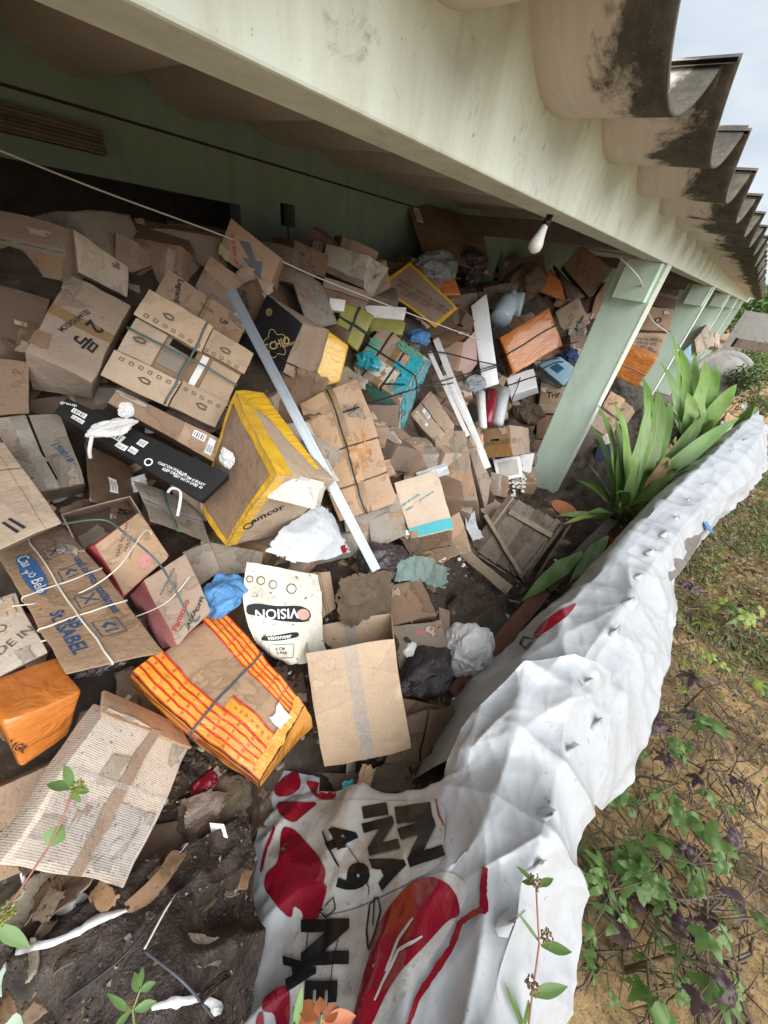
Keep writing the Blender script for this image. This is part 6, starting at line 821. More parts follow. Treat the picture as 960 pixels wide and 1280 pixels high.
def cloth(name, pts, mat, label, cat, wr=.012, n=26, seed=1, rag=0, th=.0, fq=6, kind=None, an=(1, 1, 1), lin=False, pins=(), crk=1.0):
    # pts: rows of world points, smooth surface through them with creases
    R_, C_ = len(pts), len(pts[0])
    def cr_(a, b_, c, d, t): return .5 * ((2 * b_) + (c - a) * t + (2 * a - 5 * b_ + 4 * c - d) * t * t + (-a + 3 * b_ - 3 * c + d) * t * t * t)
    def g(i, j): return pts[max(0, min(R_ - 1, i))][max(0, min(C_ - 1, j))]
    def ev(s_, t_):
        i = min(int(s_), R_ - 2); j = min(int(t_), C_ - 2); a, b_ = s_ - i, t_ - j
        if lin:
            rows = [g(k, j).lerp(g(k, j + 1), b_) for k in range(i - 1, i + 3)]; return cr_(*rows, a) * .6 + rows[1].lerp(rows[2], a) * .4
        rows = [cr_(g(k, j - 1), g(k, j), g(k, j + 1), g(k, j + 2), b_) for k in range(i - 1, i + 3)]; return cr_(*rows, a)
    ns, nt_ = n * (R_ - 1), n * (C_ - 1); V = [[ev(i * (R_ - 1) / ns, j * (C_ - 1) / nt_) for j in range(nt_ + 1)] for i in range(ns + 1)]
    vs = []; f = []; FC = FOLDS(seed, 10, fq); FD = FOLDS(seed + 60, 14, fq * 3.6)
    for i in range(ns + 1):
        for j in range(nt_ + 1):
            a = V[min(i + 1, ns)][j] - V[max(i - 1, 0)][j]; b_ = V[i][min(j + 1, nt_)] - V[i][max(j - 1, 0)]; nn = a.cross(b_)
            if nn.length > 1e-9: nn.normalize()
            p = V[i][j]; q = p + NV(p, 2.5, seed) * .04; q = Vector((q.x * an[0], q.y * an[1], q.z * an[2]))
            h = (1 - 2.2 * abs(N(q, fq, seed))) * .7 + (1 - 2.2 * abs(N(q, fq * 2.2, seed + 1))) * .22 + (1 - 2.2 * abs(N(q, fq * 5, seed + 2))) * .05
            h = h * .35 + (min(1.6, foldh(q, FC)) - .4) * .9; h += (min(1.4, foldh(q, FD)) - .4) * .16 * (.03 / max(wr, .012)) * crk; p2 = p + nn * h * wr
            for pin in pins:
                dd = (p.xy - pin.xy).length
                if dd < .3: p2.z += .028 * math.exp(-dd / .045)
            vs.append(p2)
    for i in range(ns):
        for j in range(nt_):
            if rag:
                e = min((i + .5) / ns, 1 - (i + .5) / ns, (j + .5) / nt_, 1 - (j + .5) / nt_)
                if e < .05 * rag * (1 + 2 * noise.noise(Vector((i * .25, j * .25, seed)))): continue
            f.append((i * (nt_ + 1) + j, (i + 1) * (nt_ + 1) + j, (i + 1) * (nt_ + 1) + j + 1, i * (nt_ + 1) + j + 1))
    o = mesh(name, vs, f, mat); recenter(o); tag(o, label, cat, kind=kind); return o
class Proj:   # lets prints and stickers lie on a built surface
    def __init__(s, objs):
        vs = []; fs = []
        for o in objs:
            k = len(vs); mw = o.matrix_basis; vs += [mw @ v.co for v in o.data.vertices]; fs += [tuple(i + k for i in p.vertices) for p in o.data.polygons]
        s.t = BVHTree.FromPolygons(vs, fs)
    def hit(s, px, py, e=.002):
        d = ray(px, py).normalized(); h = s.t.ray_cast(CAM, d)
        if h[0] is None: return None
        nn = h[1] if h[1].dot(d) < 0 else -h[1]; return h[0] + nn * e
    def poly(s, name, pts, mat, par, e=.002, step=5):
        # fill a closed outline (picture points) with a fine grid that follows the surface
        if len(pts) < 40:
            for _ in range(2): pts = [q for i in range(len(pts)) for q in ((pts[i][0] * .8 + pts[(i + 1) % len(pts)][0] * .2, pts[i][1] * .8 + pts[(i + 1) % len(pts)][1] * .2), (pts[i][0] * .2 + pts[(i + 1) % len(pts)][0] * .8, pts[i][1] * .2 + pts[(i + 1) % len(pts)][1] * .8))]
        bm = bmesh.new(); vv = [bm.verts.new((x, y, 0)) for x, y in pts]
        ed = [bm.edges.new((vv[i], vv[(i + 1) % len(vv)])) for i in range(len(vv))]; bmesh.ops.triangle_fill(bm, edges=ed, use_beauty=True)
        return s.finish(bm, name, mat, par, e, step)
    def finish(s, bm, name, mat, par, e, step):
        for _ in range(7):
            lg = [x for x in bm.edges if x.calc_length() > step]
            if not lg: break
            bmesh.ops.subdivide_edges(bm, edges=lg, cuts=1); bmesh.ops.triangulate(bm, faces=bm.faces[:])
        bad = []
        for v in bm.verts:
            h = s.hit(v.co.x, v.co.y, e)
            if h is None: bad.append(v)
            else: v.co = h
        bmesh.ops.delete(bm, geom=bad, context='VERTS')
        bad = [f_ for f_ in bm.faces if max(x.calc_length() for x in f_.edges) > .06]; bmesh.ops.delete(bm, geom=bad, context='FACES')
        me = bpy.data.meshes.new(name); bm.to_mesh(me); bm.free(); me.materials.append(mat); me.polygons.foreach_set('use_smooth', [True] * len(me.polygons))
        o = bpy.data.objects.new(name, me); COL.objects.link(o)
        if par: adopt(o, par)
        return o
    def text(s, txt, px, py, size, rot, mat, par, e=.003, sx=1, bold=.02, name='lettering', step=6):
        cu = bpy.data.curves.new('t', 'FONT'); cu.body = txt; cu.size = size; cu.align_x = 'CENTER'; cu.align_y = 'CENTER'; cu.resolution_u = 3; cu.offset = size * bold
        ob = bpy.data.objects.new('t', cu); COL.objects.link(ob); me = bpy.data.meshes.new_from_object(ob.evaluated_get(bpy.context.evaluated_depsgraph_get())); bpy.data.objects.remove(ob)
        bm = bmesh.new(); bm.from_mesh(me); a = math.radians(rot)
        for v in bm.verts:
            x, y = v.co.x * sx, v.co.y; v.co = Vector((px + x * math.cos(a) - y * math.sin(a), py - (x * math.sin(a) + y * math.cos(a)), 0))
        bmesh.ops.triangulate(bm, faces=bm.faces[:]); return s.finish(bm, name, mat, par, e, step)
    def line(s, name, pts, wd, mat, par, e=.0025):
        P = []; 
        for i in range(len(pts) - 1):
            for k in range(6):
                a = k / 6; P.append((pts[i][0] * (1 - a) + pts[i + 1][0] * a, pts[i][1] * (1 - a) + pts[i + 1][1] * a))
        P.append(pts[-1]); Lf = []; Rt = []
        w0 = wd
        for i, p in enumerate(P):
            wd = w0 * (1 + (.35 if w0 > 6 else .12) * noise.noise(Vector((i * .45, w0, p[0])))) * min(1, .35 + .65 * math.sin(PI * (i + .6) / (len(P) + .2)) ** .4)
            q = Vector(P[min(i + 1, len(P) - 1)]) - Vector(P[max(i - 1, 0)]); q.normalize(); Lf.append((p[0] - q.y * wd / 2, p[1] + q.x * wd / 2)); Rt.append((p[0] + q.y * wd / 2, p[1] - q.x * wd / 2))
        vs = []; f = []
        for a, b_ in zip(Lf, Rt):
            A, B_ = s.hit(*a, e), s.hit(*b_, e)
            if A is None or B_ is None:
                continue
            vs += [A, B_]
            if len(vs) > 2 and (vs[-2] - vs[-4]).length < .08: f.append((len(vs) - 4, len(vs) - 3, len(vs) - 1, len(vs) - 2))
        if not f: return
        o = mesh(name, vs, f, mat)
        if par: adopt(o, par)
        return o
def grid(rows): return [[Z(*c) if len(c) == 3 else Dp(c[0], c[1], c[2]) for c in r] for r in rows]
def sgrid(rows): return [[Sp(c[0], c[1], c[2]) for c in r] for r in rows]

sack = cloth('printed_sack', sgrid([[(308, 703, .12), (350, 710, .13), (397, 719, .11)], [(304, 752, .13), (350, 760, .16), (402, 752, .12)], [(318, 800, .11), (350, 816, .13), (404, 800, .08)], [(338, 818, .08), (375, 830, .10), (408, 815, .06)]]), M['sack'], 'dirty white printed sack lying over boxes behind the striped parcel', 'sack', .010, 12, 4, fq=9)
P_ = Proj([sack])
P_.poly('printed_logo', [(308, 756), (322, 754), (345, 758), (375, 757), (386, 762), (389, 770), (384, 777), (372, 778), (345, 776), (325, 770), (308, 768)], M['ink'], sack, .002)
P_.text('VISION', 345, 767, 17, 182, M['ink_white'], sack, .0045); P_.poly('printed_logo', [(378 + 8 * math.cos(a / 16 * 2 * PI), 768 + 7 * math.sin(a / 16 * 2 * PI)) for a in range(16)], M['pink_pale'], sack, .0045)
P_.poly('printed_logo', [(326, 796), (345, 794), (372, 789), (374, 796), (350, 801), (328, 801)], M['ink'], sack, .002); P_.text('visioneer', 349, 796, 8, 6, M['ink_white'], sack, .0045)
for (x, y, r) in ((326, 726, 5), (341, 731, 5), (364, 736, 6), (312, 724, 4)): P_.line('printed_mark', [(x + r * math.cos(a / 10 * 2 * PI), y + r * math.sin(a / 10 * 2 * PI)) for a in range(11)], 1.3, M['ink_soft'], sack)
P_.line('printed_mark', [(336, 806), (367, 805), (366, 822), (338, 822), (336, 806)], .8, M['ink_soft'], sack); P_.text('6 CM', 350, 811, 5, 0, M['ink_soft'], sack); P_.text('3 PAR', 352, 816, 5, 0, M['ink_soft'], sack)
sh = cloth('white_plastic_sheet', sgrid([[(392, 634, .13), (402, 632, .14), (412, 640, .13)], [(350, 662, .12), (392, 668, .15), (430, 675, .12)], [(328, 692, .10), (385, 705, .12), (438, 690, .10)]]), M['white_sheet'], 'crumpled white plastic sheet under the big yellow rimmed carton', 'plastic sheet', .012, 20, 7, rag=1, fq=6)
P_ = Proj([sh]); P_.poly('printed_patch', [(424, 682), (436, 680), (440, 692), (430, 696)], M['maroon'], sh)
bag('blue_plastic_bag', 282, 742, .10, (.075, .06, .06), M['blue_bag'], 'bright blue crumpled plastic bag left of the printed sack', 'plastic bag', 3)
bag('clear_plastic_bag', 583, 812, .12, (.12, .11, .09), M['clear_wad'], 'crumpled clear plastic bag beside the reddish plank', 'plastic bag', 8, crink=.2)
cloth('muddy_cloth', sgrid([[(425, 722, .10), (445, 716, .15), (470, 712, .16), (488, 714, .12)], [(418, 750, .09), (445, 745, .14), (472, 738, .17), (488, 742, .13)], [(425, 778, .08), (440, 785, .10), (465, 772, .13), (485, 768, .10)]]), M['mud_cloth'], 'mud caked cloth hanging at the lower end of the aluminium bar', 'cloth', .022, 20, 10, rag=1, fq=6)
bag('dark_plastic_bag', 535, 838, .08, (.15, .09, .05), M['dark_bag'], 'dark brown shiny plastic bag beside the open empty carton', 'plastic bag', 11, crink=.08)
bag('plastic_scrap', 512, 812, .17, (.025, .02, .03), M['clear_wad'], 'small white plastic scrap on the dark brown bag', 'plastic scrap', 12, crink=.3)
bag('foil_wad', 548, 332, .08, (.26, .10, .10), M['foil'], 'striped clear plastic bundle glinting below the highest dark box', 'plastic bundle', 13, crink=.15)
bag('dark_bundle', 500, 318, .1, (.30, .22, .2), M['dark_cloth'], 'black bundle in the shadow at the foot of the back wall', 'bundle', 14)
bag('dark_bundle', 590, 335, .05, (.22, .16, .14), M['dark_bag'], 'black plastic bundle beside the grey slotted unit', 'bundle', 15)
bag('blue_cloth', 713, 444, .08, (.16, .09, .06), M['navy'], 'blue crumpled cloth above the tangled product box', 'cloth', 16)
bag('pale_blue_bag', 462, 452, .02, (.07, .08, .05), M['teal_film'], 'turquoise plastic end poking out behind the teal parcel', 'plastic bag', 17)
bag('bright_blue_film', 524, 421, .13, (.10, .09, .05), M['blue_bag'], 'bright blue film sticking out at the upper right of the teal parcel', 'plastic film', 19)
bag('plastic_wrap', 590, 480, .08, (.13, .09, .08), M['foil'], 'crumpled silvery plastic wrap at the foot of the moulded panel', 'plastic wrap', 20, crink=.25)
bag('brown_bundle', 655, 352, .05, (.3, .2, .2), M['card_dark'], 'brown basket like bundle above the two blue jugs', 'bundle', 21)
bag('brown_bundle', 655, 517, .0, (.17, .17, .12), M['mud_cloth'], 'brown stuffed bundle under the glossy white box', 'bundle', 23, crink=.2)
bag('dark_cloth', 640, 545, .0, (.25, .2, .12), M['dark_cloth'], 'dark cloth in the hollow behind the square holed carton', 'cloth', 24)
bag('dark_plastic_bag', 130, 805, .02, (.1, .08, .05), M['dark_bag'], 'black plastic bag under the blue logo box', 'plastic bag', 25)
bag('dark_plastic_bag', 480, 700, .02, (.12, .10, .06), M['dark_bag'], 'black plastic bag beside the end of the aluminium bar', 'plastic bag', 26)
bag('plastic_bag', 828, 370, .6, (.24, .2, .12), M['jug'], 'pale blue plastic bag high in the gap between the pillars', 'plastic bag', 27)
# crumpled clear film on the black carton
bag('clear_film_wad', 140, 535, .235, (.05, .022, .018), M['clear_wad'], 'crumpled clear packing tape lying on the long black carton', 'packing tape', 30, crink=.3, sc=4)
bag('clear_film_wad', 158, 512, .25, (.018, .012, .02), M['clear_wad'], 'twisted end of clear tape standing up on the black carton', 'packing tape', 31, crink=.3)
bag('clear_film_wad', 284, 572, .24, (.018, .02, .028), M['clear_wad'], 'clear tape wad at the right end of the black carton', 'packing tape', 32, crink=.3)
# two pale blue jugs
def jug(px, py, qx, qy, R_, label, up=.25):
    a = Sp(px, py, up); b_ = Dp(qx, qy, (ROT.transposed() @ (a - CAM)).z * -1 + .10); ax_ = (b_ - a); h = ax_.length; ax_.normalize(); e = empty('plastic_jug', a); tag(e, label, 'jug', 'pale blue plastic jugs')
    lathe([(.001, 0), (R_ * .9, 0), (R_, h * .05), (R_ * .97, h * .3), (R_ * 1.0, h * .34), (R_ * .97, h * .6), (R_ * .85, h * .72), (R_ * .45, h * .85), (R_ * .3, h * .88), (R_ * .3, h)], ax_, a, M['jug'], 'jug_body', e)
    lathe([(R_ * .35, h * .96), (R_ * .35, h * 1.08), (.001, h * 1.09)], ax_, a, M['white_gloss'], 'cap', e)
jug(653, 381, 618, 378, .125, 'rounder pale blue plastic jug on the right of the pair below the bulb'); jug(625, 400, 640, 368, .115, 'pale blue plastic jug with its base facing out, lower left of the pair', .3)
# clay pot, bowl
pp = Sp(702, 640, 0); pp = Z(702, 640, .32); e = empty('clay_bowl', pp); tag(e, 'round reddish clay bowl on the crate beside the nearest pillar', 'bowl')
lathe([(.001, .0), (.07, 0), (.115, .03), (.125, .05), (.118, .05), (.1, .035), (.001, .025)], Vector((0, -.1, 1)).normalized(), pp, M['terracotta'], 'bowl_body', e, 28)
pp = Z(775, 672, .30); e = empty('clay_pot', pp - Vector((0, 0, .25))); tag(e, 'brown clay pot sunk in the planter at the foot of the strap leaved plant', 'pot')
lathe([(.001, -.25), (.09, -.25), (.13, -.02), (.14, 0), (.14, .02), (.125, .02), (.12, -.02), (.001, -.03)], Vector((0, 0, 1)), pp, M['terracotta'], 'pot_body', e, 28)

# aluminium bar, white slats, moulded panel, cords
mb = MB(); a = Sp(289, 364, .30); b_ = Sp(470, 712, .22); bar = empty('aluminium_bar', b_); tag(bar, 'long straight aluminium bar lying diagonally across the cartons', 'metal bar')
mb.beam(a, b_, .040, .018, CAM - a.lerp(b_, .5)); adopt(mb.build('bar', M['metal']), bar)
mb = MB(); nrm = (CAM - a.lerp(b_, .5)).normalized(); sdv = (b_ - a).cross(nrm).normalized()
mb.beam(a + sdv * .011 + nrm * .011, b_ + sdv * .011 + nrm * .011, .006, .006, nrm); mb.beam(a - sdv * .013 + nrm * .011, b_ - sdv * .013 + nrm * .011, .005, .006, nrm); adopt(mb.build('rail_lip', M['metal']), bar)
for (p, q, wd, lb_, up) in (((545, 424), (610, 585), .055, 'white painted slat leaning beside the tall battered carton', .5), ((537, 440), (585, 545), .035, 'thinner grey white slat left of the white painted slat', .42), ((556, 470), (600, 560), .03, 'narrow white rod just right of the white painted slat', .5)):
    A = Sp(*p, .15); B_ = Sp(*q, up); mb = MB(); mb.beam(A, B_, wd, .02, CAM - A); o = mb.build('white_board', M['white_foam']); recenter(o); tag(o, lb_, 'slat')
for i, (p, q, wd, mt, lb_) in enumerate((((600, 492), (604, 535), .05, 'white_foam', 'white paper roll standing upright left of the printed rolls'), ((614, 492), (609, 530), .07, 'maroon', 'rolled banner with red print standing in the gap'), ((628, 490), (622, 530), .08, 'white_sheet', 'plain white plastic roll right of the red printed roll'))):
    A = Sp(*p, .25); B_ = Sp(*q, .3); mb = MB(); mb.tube([A, A.lerp(B_, .5), B_], [wd, wd * .8, wd * .7], 12); o = mb.build('plastic_roll', M[mt], smooth=True); recenter(o); tag(o, lb_, 'roll')
def cord(pts, r, mat, label, name='cord', ups=None, cat='cord', close=0):
    P = [Vector(p) for p in pts]; Q = []
    for i in range(len(P) - 1):
        a, b_, c, d = P[max(i - 1, 0)], P[i], P[i + 1], P[min(i + 2, len(P) - 1)]
        for k in range(8):
            t = k / 8; Q.append(.5 * ((2 * b_) + (c - a) * t + (2 * a - 5 * b_ + 4 * c - d) * t * t + (-a + 3 * b_ - 3 * c + d) * t ** 3))
    Q.append(P[-1]); mb = MB(); mb.tube(Q, r, 6); o = mb.build(name, mat, smooth=True); recenter(o); return tag(o, label, cat)
# wire from the left of the porch to the crate heap
cord([Dp(-40, 172, 1.15), Dp(120, 236, 1.35), Dp(300, 303, 1.7), Dp(400, 348, 1.95), Dp(520, 395, 2.4), Dp(600, 425, 2.9)], .0035, M['twine_white'], 'thin pale wire sagging across the whole porch in front of the boxes', 'wire', cat='wire')
for i, (L_, r, lb_) in enumerate(((([(430, 515), (500, 492), (580, 468), (660, 445), (730, 425)]), .006, 'black cable running up right over the orange parcel'), (([(480, 480), (560, 480), (600, 465), (640, 455), (700, 448)]), .006, 'black cable passing over the moulded panel and white box'), (([(655, 455), (648, 480), (640, 505), (660, 510)]), .006, 'black cable hanging down over the glossy white box'),
        (([(676, 462), (700, 452), (716, 462), (708, 482), (684, 478), (672, 466), (690, 455)]), .008, 'black cable coiled on the light blue product box'), (([(500, 470), (540, 440), (600, 452), (650, 462)]), .006, 'black cable looping between teal parcel and orange parcel'))):
    cord([Sp(x, y, .28) for x, y in L_], r, M['black_plastic'], lb_, 'cable', cat='cable')
cord([Dp(775, 322, 2.6), Dp(800, 350, 2.7), Dp(806, 375, 3.4), Dp(815, 400, 4.4), Dp(835, 416, 5.0)], .006, M['twine_white'], 'thin pale wire dropping past the top of the nearest pillar', 'wire', cat='wire')
cord([Sp(78, 655, .2), Sp(130, 650, .2), Sp(160, 670, .22), Sp(195, 700, .2), Sp(215, 730, .22), Sp(240, 775, .2), Sp(250, 770, .2)], .003, M['strap_green'], 'green twine looped over the two pink and tan boxes', 'twine', cat='twine')
cord([Sp(15, 758, .2), Sp(90, 745, .2), Sp(145, 712, .24), Sp(180, 665, .22), Sp(190, 668, .2)], .0018, M['twine_white'], 'white string pulled taut from the logo box to the upper pink box', 'twine', cat='twine')
cord([Sp(50, 802, .2), Sp(140, 780, .2), Sp(205, 755, .22), Sp(238, 720, .22)], .0018, M['twine_white'], 'white string across the lower pink and tan box', 'twine', cat='twine')
cord([Sp(115, 545, .24), Sp(112, 562, .22), Sp(113, 572, .2)], .005, M['white_gloss'], 'short white plastic tube end hanging off the black carton', 'tube', cat='tube')
cord([Sp(210, 615, .15), Sp(216, 610, .17), Sp(226, 616, .17), Sp(222, 645, .15)], .005, M['white_gloss'], 'bent white plastic hook on the grey carton stack', 'hook', cat='hook')
# contents
def papers(px, py, up, sx, sy, n, mat, label, rot, name='paper_bundle', cat='papers'):
    p = Sp(px, py, up); nr = (CAM - p).normalized(); u = (ROT @ Vector((math.cos(rot), math.sin(rot), 0))); u = (u - nr * u.dot(nr)).normalized(); v = nr.cross(u); e = empty(name, p); tag(e, label, cat)
    for k in range(n):
        mb = MB(); vs = []; f = []; m = 8
        for i in range(m + 1):
            for j in range(m + 1):
                a, b_ = i / m - .5, j / m - .5; vs.append(u * (a * sx + .01 * math.sin(k)) + v * (b_ * sy + .008 * math.cos(k * 2)) + nr * (k * .006 + .02 * N((a * 3, b_ * 3, k * .3 + px))))
        f = [(i * (m + 1) + j, (i + 1) * (m + 1) + j, (i + 1) * (m + 1) + j + 1, i * (m + 1) + j + 1) for i in range(m) for j in range(m)]; mesh('sheet', vs, f, mat, e)
papers(372, 613, .36, .16, .085, 6, M['white_card'], 'bundle of folded white cards in the mouth of the yellow rimmed carton', -.25)
papers(395, 570, .20, .16, .13, 3, M['card_grey'], 'torn cardboard sheets sticking out of the yellow rimmed carton', -.5, 'cardboard_sheets', 'cardboard')
papers(540, 592, .22, .2, .06, 3, M['white_sheet'], 'crumpled plastic and paper stuffed in the teal striped carton', .3, 'stuffed_paper')

# ---------------------------------------------------------------- wooden crate and planks
def plank(A, B_, wd, th, mat, par=None, name='plank', up=None, label=None, jit=.006):
    mb = MB(); mb.beam(A, B_, wd, th, up or (CAM - (A + B_) / 2), jit=jit); o = mb.build(name, mat)
    bv = o.modifiers.new('b', 'BEVEL'); bv.width = .003
    if par: adopt(o, par)
    else: recenter(o); tag(o, label, 'plank')
    return o
cr_ = empty('wooden_crate', Z(650, 700, .1)); tag(cr_, 'broken grey wooden crate lying below the nearest pillar', 'crate')
def Pc(px, py, k=0): # plane of crate lid : tilted board surface
    d = ray(px, py).normalized(); n_ = Vector((-.45, -.35, .82)).normalized(); p0 = Z(650, 680, .28); return CAM + d * ((p0 - CAM).dot(n_) / d.dot(n_)) + n_ * k
nC = Vector((-.45, -.35, .82)).normalized()
for i in range(6):
    a = i / 5; A = Vector((641, 622)).lerp(Vector((700, 652)), a); B_ = Vector((592, 688)).lerp(Vector((648, 722)), a); plank(Pc(*A, .005 * (i % 2)), Pc(*B_, .005 * (i % 2)), .092, .010, M['grey_wood' if i % 3 else 'dark_wood'], cr_, 'board', nC)
plank(Pc(635, 640, .02), Pc(690, 672, .02), .05, .022, M['old_wood'], cr_, 'batten', nC); plank(Pc(604, 645, .035), Pc(648, 718, .03), .032, .025, M['old_wood'], cr_, 'batten', nC); plank(Pc(683, 678, .02), Pc(648, 722, .02), .035, .022, M['grey_wood'], cr_, 'batten', nC)
plank(Pc(641, 622, -.05), Pc(594, 688, -.07), .02, .13, M['old_wood'], cr_, 'side_board', nC); plank(Pc(598, 694, -.06), Pc(650, 728, -.06), .02, .12, M['grey_wood'], cr_, 'end_board', nC)
plank(Pc(700, 655, -.02), Pc(655, 722, -.04), .02, .14, M['dark_wood'], cr_, 'side_board', nC); plank(Pc(712, 655, -.05), Pc(665, 730, -.08), .02, .16, M['dark_wood'], cr_, 'side_board', nC)
plank(Z(577, 688, .42), Z(636, 738, .28), .075, .035, M['old_wood'], label='pale splintered wooden plank beside the broken crate')
plank(Z(611, 768, .14), Z(632, 742, .18), .055, .03, M['old_wood'], label='short stub of wood below the splintered plank')
plank(Z(655, 735, .12), Z(625, 775, .1), .03, .03, M['dark_wood'], label='dark broken stick beside the short wooden stub')
plank(Z(566, 872, .50), Z(680, 738, .46), .085, .03, M['red_wood'], label='long reddish brown plank lying along the inside of the wall', up=Vector((0, -.3, 1)))
plank(Z(682, 736, .45), Z(782, 634, .42), .085, .03, M['dark_wood'], label='dark rotten plank continuing the reddish plank towards the plants', up=Vector((0, -.3, 1)))
plank(Z(510, 985, .42), Z(578, 880, .38), .11, .02, M['dark_wood'], label='dark board standing on edge below the reddish plank', up=Vector((0, -1, .4)))
scrap(Z(565, 705, .35), (CAM - Z(565, 705, .35)).normalized(), .2, .08, M['white_card'], 'white plastic tongue hanging under the splintered plank', None, 'plastic_scrap', 71, .1, 'plastic scrap')
scrap(Z(590, 660, .40), Vector((-.3, -.4, .8)).normalized(), .2, .10, M['white_sheet'], 'folded white plastic flap between teal striped carton and crate', None, 'plastic_scrap', 72, .2, 'plastic scrap')
scrap(Z(560, 665, .45), Vector((-.5, -.4, .6)).normalized(), .18, .14, M['card_tan'], 'torn tan cardboard flap at the top end of the splintered plank', None, 'cardboard_scrap', 73, .4)
scrap(Z(620, 640, .30), Vector((-.5, -.2, .8)).normalized(), .2, .2, M['card_tan'], 'curled tan cardboard piece on the upper edge of the crate', None, 'cardboard_scrap', 74, .4)
rn = random.Random(9)
for i in range(95):
    x = rn.uniform(600, 640) ; y = rn.uniform(770, 860); 
    if i > 16: x, y = rn.uniform(560, 700), rn.uniform(690, 880)
    if i > 40: x, y = 652 + rn.gauss(0, 7) - (i - 65) * .25, 598 + rn.gauss(0, 8) + (i - 65) * .45
    p = Sp(x, y, .01 if i < 41 else .04); bm = bmesh.new(); bmesh.ops.create_icosphere(bm, subdivisions=2, radius=rn.uniform(.008, .02))
    for v in bm.verts: v.co = Vector((v.co.x * 1.3, v.co.y, v.co.z * .6)) * (1 + .5 * N(v.co, 60, i))
    me = bpy.data.meshes.new('foam_crumb'); bm.to_mesh(me); bm.free(); me.materials.append(M['white_foam']); o = bpy.data.objects.new('foam_crumb', me); COL.objects.link(o); o.location = p; tag(o, 'small white foam crumb in the debris between pillar foot and reddish plank', 'foam crumb', 'white foam crumbs around the pillar foot and crate')
# wet matter at the bottom left
dc = cloth('soaked_cloth', [[Dp(x, y, hitH(x, y) - u) for x, y, u in r] for r in [[(60, 1150, .05), (150, 1110, .09), (230, 1060, .09), (290, 1040, .05)], [(20, 1220, .08), (120, 1180, .13), (220, 1130, .12), (312, 1110, .06)], [(-20, 1300, .08), (110, 1250, .12), (210, 1220, .13), (318, 1190, .06)], [(-40, 1380, .08), (110, 1340, .11), (210, 1330, .11), (310, 1290, .05)]]], M['dark_cloth'], 'dark mud soaked cloth spread across the bottom left corner', 'cloth', .055, 30, 3, fq=3.6)
mb = MB(); r9 = random.Random(17)
for i in range(450):
    v = dc.data.vertices[r9.randrange(len(dc.data.vertices))]; p = v.co + dc.location + Vector((0, 0, r9.uniform(0, .008))); r_ = r9.uniform(.002, .008); a = [Vector((r9.uniform(-1, 1), r9.uniform(-1, 1), r9.uniform(-.5, .8))) * r_ for _ in range(5)]
    mb.add([p + q for q in a], [(0, 1, 2), (0, 2, 3), (0, 3, 4), (1, 2, 4), (2, 3, 4)], r9.choice([0, 0, 1, 1, 2, 3]))
tag(mb.build('mud_crumbs', None, mats=[M['mud'], M['card_wet'], M['mud_cloth'], M['card_grey']]), 'crumbs of mud and rotten card stuck on the soaked cloth', 'debris', kind='stuff')
P_ = Proj([dc, bpy.data.objects['debris_heap']])
def ribbon(pts, wd, mat, label, name='paper_strip', e=.012, cat='paper strip'):
    o = P_.line(name, pts, wd, mat, None, e)
    if o: recenter(o); tag(o, label, cat); m_ = o.modifiers.new('s', 'SOLIDIFY'); m_.thickness = .0015
ribbon([(22, 1192), (60, 1180), (100, 1165), (130, 1150), (156, 1143)], 9, M['sticker'], 'long torn white paper strip on the soaked cloth')
ribbon([(206, 1098), (215, 1078), (228, 1058), (244, 1036)], 8, M['sticker'], 'slanting white paper strip at the top of the soaked cloth')
ribbon([(192, 1258), (215, 1252), (245, 1246), (268, 1252), (266, 1268)], 13, M['sticker'], 'wide white paper strip with blue marks at the bottom of the picture')
ribbon([(24, 1075), (30, 1098), (37, 1122)], 5, M['sticker'], 'thin white stick on the debris left of the torn flat carton', 'plastic_stick', cat='stick')
cord([P_.hit(x, y, .02) or Sp(x, y, .05) for x, y in ((90, 1243), (150, 1195), (190, 1150), (240, 1100), (256, 1080))], .003, M['strap_dark'], 'dark cord stretched over the soaked cloth')
cord([P_.hit(x, y, .02) or Sp(x, y, .05) for x, y in ((185, 1190), (205, 1140), (222, 1120))], .0025, M['twine_white'], 'pale string end rising from the knotted white rag')
cord([P_.hit(x, y, .02) or Sp(x, y, .05) for x, y in ((185, 1192), (225, 1230), (262, 1265))], .0025, M['strap_grey'], 'grey string leading down right from the knotted white rag')
bag('white_rag', 175, 1193, .14, (.025, .012, .012), M['white_sheet'], 'small knotted white plastic rag on the soaked cloth', 'rag', 40, crink=.4, rough=.8)
scrap(Sp(95, 1135, .05), (CAM - Sp(95, 1135)).normalized(), .11, .05, M['white_sheet'], 'scrap of printed white plastic with a red edge under the torn flat carton', None, 'plastic_scrap', 75, .2, 'plastic scrap')
scrap(Sp(100, 1142, .065), (CAM - Sp(95, 1135)).normalized(), .07, .02, M['maroon'], 'small maroon plastic scrap under the torn flat carton', None, 'plastic_scrap', 76, .2, 'plastic scrap')
scrap(Sp(150, 1085, .05), (CAM - Sp(150, 1085)).normalized(), .30, .14, M['card_wet'], 'soaked brown cardboard strip along the lower edge of the torn flat carton', None, 'cardboard_scrap', 77, .2)
scrap(Sp(200, 1225, .05), (CAM - Sp(200, 1225)).normalized(), .10, .12, M['card_wet'], 'fluted wet cardboard patch pressed into the soaked cloth', None, 'cardboard_scrap', 78, .1)
scrap(Sp(45, 1140, .05), (CAM - Sp(45, 1140)).normalized(), .14, .12, M['card_grey'], 'crushed grey cardboard at the left edge under the torn carton', None, 'cardboard_scrap', 79, .4)
